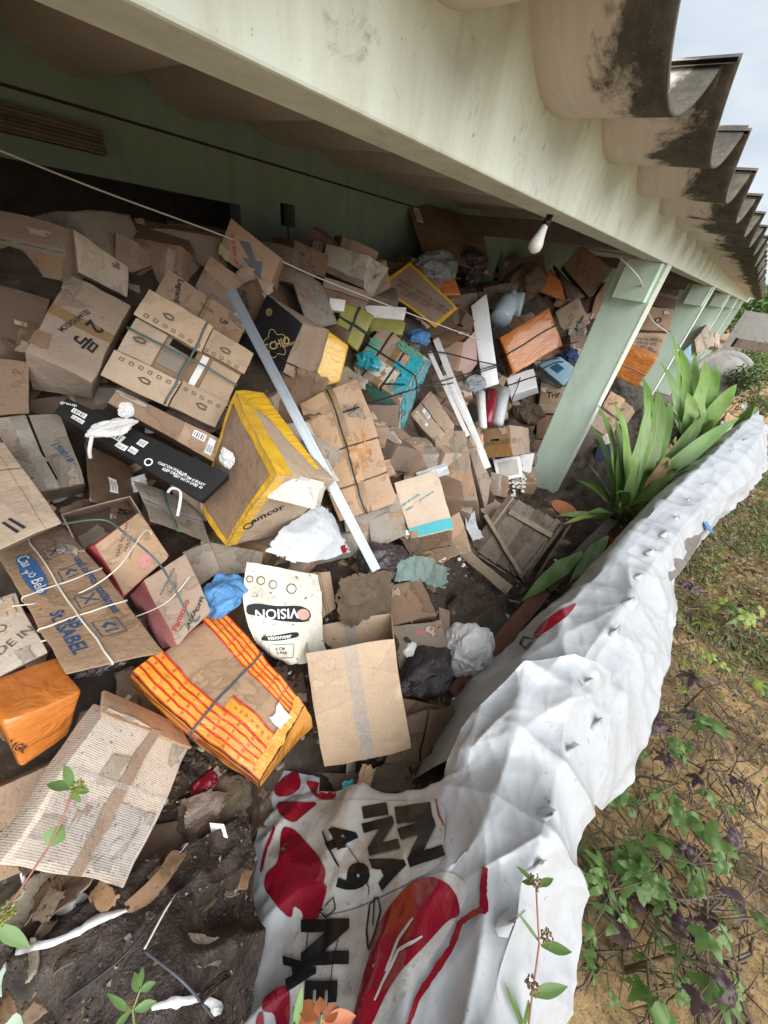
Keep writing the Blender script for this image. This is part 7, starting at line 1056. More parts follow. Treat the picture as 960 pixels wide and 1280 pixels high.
bag('red_plastic', 256, 982, .02, (.035, .03, .02), M['maroon'], 'dark red plastic lump below the striped parcel', 'plastic bag', 41); bag('grey_rag', 275, 1000, .03, (.09, .07, .03), M['mud_cloth'], 'grey muddy rag below the striped parcel', 'rag', 42, crink=.2)
scrap(Sp(272, 1050, .04), (CAM - Sp(272, 1050)).normalized(), .06, .035, M['white_sheet'], 'torn white plastic piece between soaked cloth and banner', None, 'plastic_scrap', 80, .3, 'plastic scrap')
plank(Sp(-5, 1180, .05), Sp(28, 1290, .05), .03, .02, M['grey_wood'], label='thin weathered wood strip in the bottom left corner')
plank(Sp(-15, 1215, .10), Sp(12, 1310, .10), .05, .03, M['low_wall_paint'], label='pale green painted board in the bottom left corner')

rn = random.Random(31)
for i in range(60):
    px, py = rn.uniform(20, 700), rn.uniform(330, 1000)
    d = hitH(px, py)
    if d > 5 or (px > 560 and py > 650) or (py > 700 and px > 480): continue
    p = Dp(px, py, d + rn.uniform(-.02, .06)); mt = rn.choice(['card_tan', 'white_card', 'card_brown', 'clear_wad', 'card_grey', 'brown_plastic', 'card_pale', 'dark_bag'])
    sz = rn.uniform(.03, .075) * (.6 + .3 * d); nr = ((CAM - p).normalized() + Vector((rn.uniform(-.8, .8), rn.uniform(-.8, .8), rn.uniform(-.2, .9)))).normalized()
    scrap(p, nr, sz, sz * rn.uniform(.3, .9), M[mt], 'small torn scrap of paper, card or film caught in the heap', 'small torn scraps in the heap', 'litter_scrap', 400 + i, rn.uniform(-.8, .8), 'litter')

rn = random.Random(57)
for i in range(260):   # wet rotten pieces where the heap is low
    z_ = i % 3
    if z_ == 2 and i % 2: continue
    px, py = (rn.uniform(225, 580), rn.uniform(880, 1015)) if z_ == 0 else ((rn.uniform(500, 740), rn.uniform(660, 900)) if z_ == 1 else (rn.uniform(0, 320), rn.uniform(1040, 1275)))
    if z_ == 0 and px > 330 and py > 960: continue
    d = hitH(px, py); p = Dp(px, py, d - (.125 if z_ == 2 else .0) + rn.uniform(-.03, .04)); sz = rn.uniform(.03, .13) * (1 if z_ != 2 else .6); nr = (Vector((0, 0, 1)) + Vector((rn.uniform(-.7, .7), rn.uniform(-.7, .7), 0))).normalized()
    scrap(p, nr, sz, sz * rn.uniform(.25, .8), M[rn.choice(['card_wet', 'mud_cloth', 'card_wet', 'dark_wood', 'card_grey', 'dark_cloth', 'brown_plastic'])], 'soaked dark scrap of board or film rotting in the low wet part of the heap', 'soaked scraps in the wet debris', 'rotting_scrap', 600 + i, rn.uniform(-.8, .8), 'scrap')
scrap(Sp(455, 978, .06), Vector((.1, -.3, .9)).normalized(), .10, .05, M['card_orange'], 'orange printed carton scrap below the open empty carton', None, 'cardboard_scrap', 911, .5)
scrap(Sp(435, 990, .06), Vector((.1, -.2, .9)).normalized(), .06, .04, M['teal_film'], 'small teal and white scrap at the top edge of the banner', None, 'plastic_scrap', 912, .5, 'plastic scrap')

cloth('banner_scrap', sgrid([[(78, 1122, .08), (98, 1115, .09), (122, 1128, .08)], [(66, 1160, .08), (90, 1150, .10), (108, 1142, .09)]]), M['banner_white'], 'torn triangle of printed white banner under the torn flat carton', 'banner scrap', .006, 12, 51)
cloth('torn_paper', sgrid([[(262, 1028, .10), (280, 1030, .11)], [(268, 1055, .10), (290, 1062, .11)], [(276, 1072, .09), (296, 1075, .10)]]), M['sticker'], 'torn white paper piece between soaked cloth and banner edge', 'paper', .008, 10, 52, fq=8)
cloth('wet_board', sgrid([[(150, 1130, .15), (190, 1095, .15), (215, 1060, .13)], [(165, 1150, .15), (205, 1110, .16), (232, 1070, .13)]]), M['card_wet'], 'soaked brown cardboard strip lying over the top of the soaked cloth', 'cardboard', .012, 14, 53, rag=1)
cloth('wet_board', sgrid([[(185, 1185, .155), (235, 1165, .155), (280, 1172, .13)], [(200, 1240, .155), (240, 1215, .155), (275, 1210, .13)]]), M['card_grey'], 'fluted grey brown cardboard sheet sunk in the soaked cloth', 'cardboard', .010, 16, 54, rag=1.5)
cloth('wet_film', sgrid([[(225, 1000, .05), (270, 985, .06), (312, 1000, .05)], [(230, 1060, .05), (275, 1040, .07), (310, 1055, .05)]]), M['brown_plastic'], 'dark brown film crumpled beside the left edge of the banner', 'plastic film', .02, 18, 55, rag=1.2, fq=6)
cloth('wet_film', sgrid([[(395, 965, .03), (450, 965, .04), (505, 950, .03)], [(420, 992, .03), (470, 994, .05), (520, 990, .03)]]), M['mud_cloth'], 'muddy netted film between the open empty carton and the banner', 'plastic film', .016, 18, 56, rag=1.2, fq=6)
cloth('wet_film', sgrid([[(560, 740, .03), (600, 745, .06), (640, 770, .03)], [(545, 790, .03), (595, 800, .05), (620, 825, .03)]]), M['mud'], 'black rotting matter heaped below the splintered plank', 'rotting matter', .05, 22, 57, rag=1, fq=7)
cloth('clear_film', sgrid([[(495, 700, .12), (530, 695, .14), (560, 712, .10)], [(490, 728, .10), (520, 728, .12), (555, 738, .08)]]), M['green_glass_bag'], 'clear greenish film draped above the crushed wet carton', 'plastic film', .02, 18, 58, rag=1, fq=7)
# ---------------------------------------------------------------- low wall with white tarpaulin
WP = [(-1.2, -.34), (.0, -.28), (.38, -.21), (.66, -.18), (1.1, -.14), (1.9, -.20), (3.4, -.33), (5.2, -.50), (6.3, -.64)]
mb = MB(); vs = []; 
for i, (x, y) in enumerate(WP):
    for dy, z in ((-.05, -.1), (-.05, .87), (.05, .87), (.05, -.1)): vs.append((x, y + dy, z + .012 * N((x, y, z), 3)))
mb.v = [Vector(v) for v in vs]; mb.f = [(i * 4 + k, i * 4 + 4 + k, i * 4 + 4 + (k + 1) % 4, i * 4 + (k + 1) % 4) for i in range(len(WP) - 1) for k in range(4)] + [(0, 1, 2, 3), tuple((len(WP) - 1) * 4 + k for k in (3, 2, 1, 0))]
lw = mb.build('low_wall', M['low_wall_paint']); tag(lw, 'low pale green garden wall almost hidden under the white tarpaulin', 'wall'); 
PINPX = ((735, 852), (748, 905), (712, 938), (683, 1020), (672, 1085), (770, 790), (788, 752), (800, 720), (815, 690), (832, 668), (846, 648), (862, 625), (880, 606), (915, 565), (640, 1152))
PINS = [Z(x, y, 1.04) for x, y in PINPX]
tp = cloth('tarpaulin', grid([
    [(906, 552, .70), (925, 530, .92), (945, 515, 1.03), (957, 530, 1.0), (958, 552, .85), (955, 588, .70)],
    [(872, 575, .65), (890, 560, .90), (912, 548, 1.03), (940, 558, 1.0), (940, 590, .86), (931, 618, .70)],
    [(815, 632, .62), (835, 612, .88), (858, 600, 1.03), (893, 610, 1.0), (893, 640, .88), (884, 662, .74)],
    [(745, 710, .58), (772, 678, .84), (800, 655, 1.02), (846, 668, 1.01), (850, 695, .88), (836, 722, .72)],
    [(704, 752, .55), (735, 722, .82), (765, 700, 1.01), (810, 712, 1.02), (826, 735, .92), (838, 762, .80)],
    [(642, 808, .52), (678, 772, .78), (715, 752, .98), (772, 765, 1.02), (805, 785, .95), (830, 815, .80)],
    [(590, 858, .50), (628, 825, .74), (668, 805, .95), (735, 815, 1.02), (780, 840, .96), (812, 885, .78)],
    [(555, 905, .48), (592, 880, .70), (640, 860, .92), (705, 880, 1.02), (745, 920, .95), (776, 985, .70)],
    [(510, 990, .44), (560, 960, .66), (615, 935, .88), (680, 955, 1.02), (715, 985, .95), (752, 1012, .62)]]), M['tarp'], 'long white tarpaulin draped over the low wall, sagging and poked full of holes', 'tarpaulin', .022, 34, 11, fq=3.2, lin=True, pins=PINS, crk=.9)
nt_ = cloth('tarpaulin', grid([
    [(562, 945, .93), (602, 880, 1.06), (656, 828, 1.13), (714, 820, 1.12), (764, 842, 1.06)],
    [(545, 985, .86), (580, 965, .98), (635, 945, 1.07), (700, 940, 1.07), (752, 960, .95)],
    [(430, 1000, .62), (505, 1003, .82), (600, 1040, 1.05), (672, 1050, 1.07), (722, 1066, .92)],
    [(335, 1020, .52), (440, 1070, .74), (560, 1085, 1.00), (650, 1105, 1.07), (722, 1100, .95)],
    [(318, 1120, .50), (415, 1140, .72), (530, 1140, .98), (640, 1160, 1.07), (726, 1142, .90)],
    [(295, 1200, .48), (390, 1200, .72), (510, 1200, .98), (625, 1215, 1.06), (712, 1205, .88)],
    [(270, 1330, .48), (370, 1330, .72), (500, 1340, .98), (600, 1345, 1.05), (682, 1335, .86)]]), M['tarp'], 'printed white banner sheet spilling over the near end of the wall into the rubbish', 'banner', .030, 40, 21, fq=3.4, lin=True, pins=PINS, crk=1.1)
nt_.name = 'banner_sheet'
in_ = cloth('tarpaulin', grid([[(312, 1000, .50), (345, 965, .52), (400, 975, .56)], [(310, 1045, .48), (345, 1025, .52), (400, 1015, .60)], [(335, 1085, .48), (360, 1075, .52), (400, 1060, .62)]]), M['tarp'], 'crumpled white banner end tucked up beside the striped parcel', 'banner', .02, 18, 25, fq=6); in_.name = 'banner_end'
lp = cloth('banner_flap', grid([[(590, 862, .56), (575, 900, .54)], [(640, 812, .60), (650, 850, .62)], [(690, 770, .62), (705, 800, .66)], [(725, 742, .64), (745, 760, .68)]]), M['banner_white'], 'narrow printed banner edge hanging inside the wall beside the reddish plank', 'banner', .008, 12, 27)
PT = Proj([nt_, in_]); PL = Proj([lp, tp]); PW = Proj([tp, nt_])
bs = PT.poly('banner_face', [(338, 1010), (380, 1002), (440, 1000), (500, 1002), (559, 1001), (556, 1050), (553, 1082), (500, 1110), (440, 1137), (372, 1150), (352, 1140), (330, 1100), (332, 1060)], M['banner_white'], nt_, .0025, 8)
bs2 = PT.poly('banner_face', [(366, 1152), (440, 1140), (500, 1112), (560, 1086), (590, 1110), (560, 1170), (520, 1225), (470, 1300), (366, 1300)], M['banner_white'], nt_, .0022, 8)
for i, (t_, x, y, sz, rot, sx) in enumerate((('I', 516, 1018, 56, -82, 1.7), ('N', 526, 1055, 58, -72, 1.15), ('I', 468, 1015, 40, -80, 1.7), ('N', 475, 1047, 50, -76, 1.1), ('A', 487, 1088, 50, -66, 1.0), ('4', 424, 1048, 48, -66, 1.0), ('9', 441, 1100, 54, -58, 1.0),
                                 ('N', 405, 1178, 74, -90, 1.0), ('E', 401, 1238, 50, -92, 1.0), ('A', 375, 1215, 50, -84, 1.0))):
    PT.text(t_, x, y, sz, rot, M['banner_black'], nt_, .0055, sx, .065)
for pts in ([(352, 1032), (368, 1036), (385, 1055), (400, 1072), (409, 1090), (405, 1105), (411, 1108), (400, 1150), (380, 1153), (380, 1140), (368, 1130), (366, 1150), (345, 1130), (331, 1110), (333, 1092), (350, 1078)],
            [(500, 1118), (520, 1101), (540, 1097), (560, 1105), (573, 1122), (577, 1145), (560, 1152), (540, 1175), (510, 1205), (485, 1240), (462, 1290), (440, 1290), (452, 1235), (465, 1190), (478, 1150)],
            [(346, 1002), (372, 1003), (400, 1004), (380, 1020), (368, 1030), (350, 1020)], [(342, 985), (356, 972), (372, 962), (378, 985), (362, 996), (346, 996)], [(380, 975), (402, 980), (421, 990), (420, 1000), (396, 1001)],
            [(330, 1250), (345, 1238), (364, 1230), (364, 1290), (348, 1290), (345, 1265), (328, 1262)], [(322, 1268), (330, 1262), (332, 1290), (320, 1290)]):
    PT.poly('printed_shape', pts, M['banner_red'], nt_, .0045, 6)
for pts, wd, m_ in (([(607, 1084), (605, 1110), (606, 1138), (592, 1145), (576, 1156), (566, 1185), (545, 1215), (522, 1250), (508, 1290)], 9, 'banner_red'), ([(344, 1034), (334, 1060), (328, 1090)], 4, 'banner_red'), ([(546, 1000), (550, 1020), (557, 1035)], 2.5, 'banner_red'),
                    ([(474, 1122), (464, 1132), (460, 1165), (463, 1190), (472, 1165), (478, 1140), (474, 1122)], 2.5, 'banner_black'), ([(470, 1122), (468, 1160)], 2, 'banner_black'), ([(418, 1122), (402, 1140), (410, 1148), (420, 1138), (418, 1122)], 2, 'banner_black'),
                    ([(430, 1052), (450, 1080), (463, 1110), (463, 1120)], 1.2, 'banner_black'), ([(388, 1150), (384, 1200), (386, 1250)], 1.2, 'banner_black'), ([(430, 1150), (418, 1200), (412, 1260)], 1.2, 'banner_black'), ([(405, 1040), (412, 1060), (425, 1085)], 2.5, 'banner_black')):
    PT.line('printed_line', pts, wd, M[m_], nt_, .006)
for pts in ([(518, 1150), (500, 1176), (484, 1215)], [(528, 1172), (500, 1190), (470, 1250)]): PT.line('pale_gap', pts, 4, M['banner_white'], nt_, .0062)
PL.poly('printed_shape', [(668, 800), (668, 793), (680, 778), (700, 763), (722, 753), (712, 768), (690, 787)], M['banner_red'], lp, .006, 5)
PL.line('printed_line', [(668, 800), (655, 797), (651, 806), (658, 812), (666, 803)], 2, M['banner_black'], lp, .006)
# broken glass set in the wall top pokes through the sheet
rn = random.Random(4)
for i, (x, y) in enumerate(((735, 852), (748, 905), (712, 938), (683, 1020), (672, 1085), (770, 790), (788, 752), (800, 720), (815, 690), (832, 668), (846, 648), (862, 625), (880, 606), (915, 565), (640, 1152))):
    p = PW.hit(x, y, .0); q = PW.hit(x - 5, y + 9, .0) if p else None
    if p is None: continue
    u = Vector((.8, -.35, 0)).normalized(); v_ = Vector((.35, .8, 0)).normalized(); r_ = rn.uniform(.016, .026); tip = p + Vector((rn.uniform(-.006, .006), rn.uniform(-.006, .006), rn.uniform(.022, .038)))
    ring = [p + u * r_ * 1.9 * math.cos(k / 9 * 2 * PI) + v_ * r_ * .8 * math.sin(k / 9 * 2 * PI) - Vector((0, 0, .004)) for k in range(9)]; e = empty('torn_peak', p); tag(e, 'peak of the white tarpaulin torn open by a glass shard on the wall top', 'torn peak', 'torn peaks along the wall top')
    mb = MB(); mid = [q.lerp(tip, .55) + (p - q) * .15 for q in ring]; mb.add(ring + mid + [tip + (q - p) * .12 for q in ring], [(k, k + 1, k + 10, k + 9) for k in range(6)] + [(9 + k, 10 + k, 19 + k, 18 + k) for k in range(6)]); adopt(mb.build('torn_sheet', M['tarp'], smooth=True), e)
    mb = MB(); q0, q1 = ring[7] * .6 + p * .4, ring[8] * .3 + p * .7; mb.add([p - u * r_ * .9, p + u * r_ * .9, tip - Vector((0, 0, .004)), p - u * r_ * .9 + v_ * .004, p + u * r_ * .9 + v_ * .004, tip + v_ * .003], [(0, 1, 2), (5, 4, 3), (0, 3, 4, 1), (1, 4, 5, 2), (2, 5, 3, 0)]); adopt(mb.build('shard', M['mould_grey']), e)
gz = cloth('rubble_strip', grid([[(868, 640, .93), (885, 650, .9)], [(835, 680, .96), (862, 700, .9)], [(815, 712, .98), (838, 728, .92)]]), M['mould_grey'], 'gravelly patch of bare wall top between the sheet and the weeds', 'rubble', .01, 14, 33); 
scrap(Z(882, 655, .93), Vector((0, -.5, .8)).normalized(), .14, .06, M['blue_bag'], 'small bright blue plastic scrap on the outer edge of the wall', None, 'plastic_scrap', 81, .2, 'plastic scrap')

# ---------------------------------------------------------------- plants
def blade(mb, base, tip, wd, arch, fold=.25, n=12, twist=0, m=0, wav=.0, rib=None):
    base = Vector(base); tip = Vector(tip); L_ = (tip - base).length; mid = base.lerp(tip, .5) + Vector((0, 0, arch * L_)); vs = []; pr = []
    ax_ = (tip - base).normalized(); side = ax_.cross(Vector((0, 0, 1)))
    if side.length < .1: side = Vector((1, 0, 0))
    side.normalize(); side = (Matrix.Rotation(twist, 3, ax_) @ side)
    for i in range(n + 1):
        t = i / n; p = base * (1 - t) ** 2 + mid * 2 * t * (1 - t) + tip * t * t; d = (mid - base) * 2 * (1 - t) + (tip - mid) * 2 * t; d.normalize()
        s_ = (side - d * side.dot(d)).normalized(); up = s_.cross(d); w_ = wd * (.16 + .84 * min(1, (t / .38)) ** .8) * (1 - max(0, (t - .42) / .58) ** 1.9) if t < 1 else 0; w_ = max(w_, .0005)
        for k, a in enumerate((-1, -.5, 0, .5, 1)):
            vs.append(p + s_ * a * w_ * .5 + up * (abs(a) * fold * w_ * .5 + wav * w_ * math.sin(t * 17 + a * 2)))
    f = [(i * 5 + k, i * 5 + 5 + k, i * 5 + 6 + k, i * 5 + 1 + k) for i in range(n) for k in range(4)]; mb.add(vs, f, m)
    if rib is not None:
        rv = []
        for i in range(n + 1):
            c_, l_, r_ = vs[i * 5 + 2], vs[i * 5 + 1], vs[i * 5 + 3]; nn = (r_ - l_).cross(Vector((0, .01, .0)) + (vs[min(i + 1, n) * 5 + 2] - vs[max(i - 1, 0) * 5 + 2])); nn = nn.normalized() * .0018 if nn.length > 1e-9 else Vector(); w2 = max(.0014, (r_ - l_).length * .045); q = (r_ - l_).normalized() * w2; rv += [c_ - q + nn, c_ + q + nn, c_ - q - nn, c_ + q - nn]
        mb.add(rv, [(i * 4, i * 4 + 1, i * 4 + 5, i * 4 + 4) for i in range(n)] + [(i * 4 + 2, i * 4 + 6, i * 4 + 7, i * 4 + 3) for i in range(n)], rib)
def strap_plant(bp, tips, label, seed, name='strap_leaved_plant', extra=14, mat='leaf_strap', wd=.085, depthj=.35):
    rn = random.Random(seed); e = empty(name, bp); tag(e, label, 'plant'); mb = MB(); mb2 = MB(); dep = -(ROT.transposed() @ (bp - CAM)).z
    for (x, y, w_, k) in tips:
        tip = Dp(x, y, dep * (1 + k)); b_ = bp + Vector((rn.uniform(-.05, .05), rn.uniform(-.05, .05), 0)); blade(mb, b_, tip, w_ * wd * 1.15, rn.uniform(.10, .34), .14, 16, rn.uniform(-.6, .6), m=rn.choice([0, 0, 1, 2]), wav=.07, rib=4)
    for i in range(extra):
        an = rn.uniform(0, 6.28); L_ = rn.uniform(.35, .6); tip = bp + Vector((math.cos(an) * L_ * .6, math.sin(an) * L_ * .4, rn.uniform(.15, .6) * 1.1)); blade(mb, bp + Vector((rn.uniform(-.06, .06), rn.uniform(-.06, .06), 0)), tip, wd * rn.uniform(.8, 1.4), rn.uniform(.15, .6), .14, 14, rn.uniform(-.8, .8), m=rn.choice([0, 1, 1, 2, 3]), wav=.07, rib=4)
    adopt(mb.build('leaves', None, smooth=True, mats=[M[mat], M['leaf_green'], M['leaf_soft'], M['leaf_dry'], M['leaf_lime']]), e)
    for i in range(7): b_ = bp + Vector((rn.uniform(-.05, .05), rn.uniform(-.05, .05), -.1)); mb2.tube([b_, b_ + Vector((rn.uniform(-.03, .03), rn.uniform(-.03, .03), .25))], [.014, .009], 6)
    adopt(mb2.build('stem', M['stem_green'], smooth=True), e); return e
strap_plant(Z(776, 655, .32), [(744, 500, 1.1, .05), (735, 528, .9, .1), (762, 498, 1.0, .0), (800, 470, 1.0, .08), (822, 486, 1.7, .04), (812, 498, 1.3, -.02), (925, 522, 1.5, .05), (900, 540, 1.2, .12), (768, 520, 1.2, .02), (795, 560, .9, -.05), (716, 590, 1.0, .0), (730, 575, 1.0, .05), (850, 570, 1.0, -.05), (735, 640, .9, -.1), (695, 645, .9, -.05), (720, 600, .8, .08)],
            'big strap leaved green plant growing beside the foot of the nearest pillar', 3, extra=16)
strap_plant(Z(850, 575, .36), [(838, 412, .9, .08), (846, 430, 1.0, .1), (824, 452, .9, .02), (868, 440, 1.1, .08), (880, 448, 1.2, .04), (892, 455, 1.2, .1), (921, 480, 1.4, .02), (905, 500, 1.3, .0), (826, 500, 1.2, -.03), (858, 490, 1.3, -.02), (815, 540, 1.1, -.04), (880, 500, 1.3, -.03), (870, 530, 1.2, -.06), (840, 520, 1.2, -.05)],
            'second strap leaved plant farther back in front of the second pillar', 8, extra=16, wd=.12)
strap_plant(Z(800, 640, .34), [(905, 540, 1.3, .0), (880, 520, 1.4, .05), (868, 560, 1.2, -.04), (850, 600, 1.0, -.06), (838, 500, 1.3, .02), (820, 530, 1.2, 0), (935, 548, 1.1, .02)], 'fuller clump of arching leaves between the two bigger plants, leaning over the tarpaulin', 15, extra=12, wd=.09)
strap_plant(Z(905, 560, .60), [(955, 528, 1.1, .0), (948, 540, 1.0, -.02), (935, 520, 1.0, .02)], 'small lime green leafy shoot at the far end of the tarpaulin', 5, extra=3, mat='leaf_lime', wd=.09)
for i, (b_, t_, w_, lb_) in enumerate((((728, 690, .62), (652, 752, .5), .10, 'ragged broad green leaf lying over the reddish plank'), ((760, 670, .62), (712, 728, .55), .09, 'second broad torn leaf hanging beside the tarpaulin'), ((705, 655, .5), (760, 640, .45), .05, 'narrow yellow green leaf fallen beside the clay bowl'))):
    mb = MB(); blade(mb, Z(*b_), Z(*t_), w_, .05, .25, 16, 0, wav=.1); o = mb.build('fallen_leaf', M['leaf_lime' if i == 2 else 'leaf_green'], smooth=True); recenter(o); tag(o, lb_, 'leaf')
# palmate weeds outside the wall
def palm(mb, p, nrm, u, s_, m, rn):
    nrm = nrm.normalized(); u = (u - nrm * u.dot(nrm)).normalized(); v = nrm.cross(u)
    cu = rn.uniform(.1, .7); ln_ = rn.choice([(-1.9, -.95, 0, .95, 1.9), (-1.1, 0, 1.1), (-.9, 0, .9), (-1.6, -.8, 0, .8, 1.6)]); wf = rn.uniform(.7, 1.3)
    for k, a in enumerate(ln_):
        a += rn.uniform(-.15, .15)
        L_ = s_ * (1 - .13 * abs(a)); d = u * math.cos(a) + v * math.sin(a); sd_ = nrm.cross(d); vs = []
        for i in range(8):
            t = i / 7; w_ = wf * s_ * .20 * math.sin(PI * min(1, .10 + t * .90)) ** .75 * (1 + .10 * math.sin(t * 25)); w_ = max(w_, .001)
            c = p + d * L_ * t - nrm * (L_ * cu * t * t) + nrm * .06 * s_ * math.sin(t * 9 + k); vs += [c - sd_ * w_ - nrm * w_ * .2, c + nrm * .0, c + sd_ * w_ - nrm * w_ * .2]
        mb.add(vs, [(i * 3 + j, i * 3 + 3 + j, i * 3 + 4 + j, i * 3 + 1 + j) for i in range(7) for j in range(2)], m)
weeds = [(880, 1010, .45, 7, 'gp', 'green and purple leaved weed in the middle of the bare ground'), (850, 900, .4, 7, 'pg', 'dark purple leaved weed just right of the hanging tarpaulin corner'), (905, 950, .35, 5, 'pg', 'purple leaved weed at the right edge above the ochre soil'), (868, 1080, .5, 8, 'gg', 'bright green lobed weed over the ochre soil'),
         (900, 1150, .5, 9, 'gp', 'lobed weed with purple lower leaves at the lower right'), (925, 1215, .4, 6, 'pg', 'dark leaved weed in the lower right corner'), (850, 980, .5, 5, 'gg', 'broad green leaved weed left of the dry twigs'), (775, 1110, .3, 6, 'gg', 'low green weed close to the near edge of the banner'), (800, 1180, .3, 5, 'gg', 'small green weed in the litter beside the banner corner'),
         (880, 800, .35, 7, 'lg', 'yellow green weed beside the outer edge of the tarpaulin'), (915, 850, .35, 6, 'lp', 'lime weed with purple shoots at the right edge'), (860, 740, .4, 6, 'pl', 'purple topped weed below the blue scrap on the wall'), (930, 760, .3, 6, 'gl', 'pale green weed in the dry grass at the right edge'), (900, 700, .3, 5, 'lg', 'small yellow leaved weed in the grass'), (850, 1240, .25, 5, 'gp', 'small dark weed at the bottom beside the litter'), (935, 1060, .35, 5, 'pg', 'purple weed leaning in from the right edge')]
LM = {'g': 0, 'p': 1, 'l': 2}
for i, (x, y, hgt, n, kinds, lb_) in enumerate(weeds):
    hgt *= 1.0; n = n + (1 if y > 870 else 0)
    rn = random.Random(i + 50); top = Z(x, y, hgt); base = Vector((top.x + rn.uniform(-.15, .15), top.y + rn.uniform(-.1, .15), .0)); e = empty('lobed_weed', base); tag(e, lb_, 'weed'); ms = MB(); ml = MB()
    ms.tube([base, base.lerp(top, .5) + Vector((.03, .02, 0)), top], [.008, .006, .003], 5)
    for k in range(max(3, int(n * 1.3))):
        t = rn.uniform(.35, 1); an = k * 2.4 + rn.random(); q = base.lerp(top, t); out = Vector((math.cos(an), math.sin(an), .25)); r_ = rn.uniform(.06, .17); p = q + out * r_; ms.tube([q, q.lerp(p, .5) + Vector((0, 0, .02)), p], [.003, .0025, .002], 4)
        palm(ml, p, Vector((rn.uniform(-.8, .8), rn.uniform(-.8, .8), 1)), out, rn.choice([rn.uniform(.035, .06), rn.uniform(.06, .115)]), LM[kinds[0] if rn.random() < .7 else kinds[1]], rn)
    adopt(ms.build('stem', M['stem_brown'], smooth=True), e); adopt(ml.build('leaves', None, smooth=True, mats=[M['leaf_green'], M['leaf_purple'], M['leaf_lime']]), e)
# dry twigs
rn = random.Random(77)
for i in range(140):
    x, y = rn.uniform(730, 955), rn.uniform(650, 1270)
    if x < 955 - (y - 560) * .0 and y < 1000 and x < 960 - (1000 - y) * .34 + (0 if y > 800 else -0) - 20 and x < 815: continue
    c = Z(x, y, rn.uniform(.04, .22)); an = rn.uniform(0, 6.28) if rn.random() < .5 else rn.uniform(2.2, 3.2); L_ = rn.uniform(.15, .5); d = Vector((math.cos(an), math.sin(an), rn.uniform(-.15, .25))); mb = MB(); P = [c - d * L_ / 2 + NV((k, i, 0), 1.7) * .06 + d * L_ * k / 6 for k in range(7)]
    mb.tube(P, [.006 * (1 - k / 9) for k in range(7)], 5)
    for k in (2, 3, 4, 5):
        d2 = (d + Vector((rn.uniform(-1, 1), rn.uniform(-1, 1), rn.uniform(-.3, .5)))).normalized(); q = P[k] + d2 * L_ * .3; mb.tube([P[k], P[k].lerp(q, .5) + NV((k, i, 3)) * .02, q], [.0035, .003, .0015], 4)
    o = mb.build('dry_twig', M['stem_brown' if i % 3 else 'grey_wood'], smooth=True); recenter(o); tag(o, 'bare dry branching twig lying among the weeds outside the wall', 'twig', 'dry twigs among the weeds')
# leaf litter, grass
mb = MB()
for i in range(15000):
    x = rn.uniform(.3, 6.5); y = rn.uniform(-3.2, -.15); 
    dens = N((x * .9, y * .9, 4)) ; 
    if x < 2.2 and dens < -.02 and rn.random() < .8: continue
    p = Vector((x, y, .035 + .05 * N((x * 1.3, y * 1.3, 0)) + rn.uniform(0, .03))); s_ = rn.uniform(.006, .028) * (1 if x < 3 else 1.6); u = Vector((rn.uniform(-1, 1), rn.uniform(-1, 1), rn.uniform(-.4, .4))).normalized(); v = u.cross(Vector((rn.uniform(-.5, .5), rn.uniform(-.5, .5), 1))).normalized()
    mb.add([p - u * s_, p - v * s_ * .5 + Vector((0, 0, s_ * .3)), p + u * s_, p + v * s_ * .5 + Vector((0, 0, s_ * .3))], [(0, 1, 2, 3)], 0 if rn.random() < .7 else (1 if rn.random() < .5 else 2))
for i in range(16000):
    x = rn.uniform(.3, 3.6); y = rn.uniform(-1.9, -.3); p = Vector((x, y, .028 + .05 * N((x * 1.3, y * 1.3, 0)) + .02 * N((x * 5, y * 5, 3)))); r_ = rn.uniform(.0015, .005); a = [Vector((rn.uniform(-1, 1), rn.uniform(-1, 1), rn.uniform(-.3, 1))) * r_ for _ in range(4)]
    if rn.random() < .4: d = Vector((rn.uniform(-1, 1), rn.uniform(-1, 1), rn.uniform(-.1, .3))) * rn.uniform(.01, .04); a = [-d, Vector((d.y, -d.x, 0)) * .06, d, Vector((-d.y, d.x, .001)) * .06]
    mb.add([p + q for q in a], [(0, 1, 2), (0, 2, 3), (0, 1, 3), (1, 2, 3)], rn.choice([0, 1, 1, 2]) if rn.random() < .8 else 0)
tag(mb.build('leaf_litter', None, mats=[M['leaf_dry'], M['stem_brown'], M['leaf_purple']]), 'brown dead leaf litter covering the ground outside the wall', 'leaf litter', kind='stuff')
mb = MB()
for i in range(26000):
    x = rn.uniform(1.2, 9.5); y = rn.uniform(-3.5, -.2)
    if x < 2.6 and rn.random() < .8: continue
    if N((x * .8, y * .8, 9)) < -.15 and rn.random() < .7: continue
    p = Vector((x, y, .02 + .05 * N((x * 1.3, y * 1.3, 0)))); h = rn.uniform(.04, .13) * (1 + .05 * x); d = Vector((rn.uniform(-1, 1), rn.uniform(-1, 1), rn.uniform(.2, 1.1))).normalized() * h; s_ = d.cross(Vector((0, 0, 1))).normalized() * rn.uniform(.0015, .004) * (1 + .2 * x)
    mb.add([p - s_, p + s_, p + d * .6 + s_ * .7 + Vector((0, 0, h * .1)), p + d], [(0, 1, 2, 3)], 0 if rn.random() < .5 else (1 if rn.random() < .6 else 2))
tag(mb.build('grass', None, mats=[M['grass_dry'], M['leaf_green'], M['leaf_soft']]), 'patchy dry and green grass growing outside the wall', 'grass', kind='stuff')
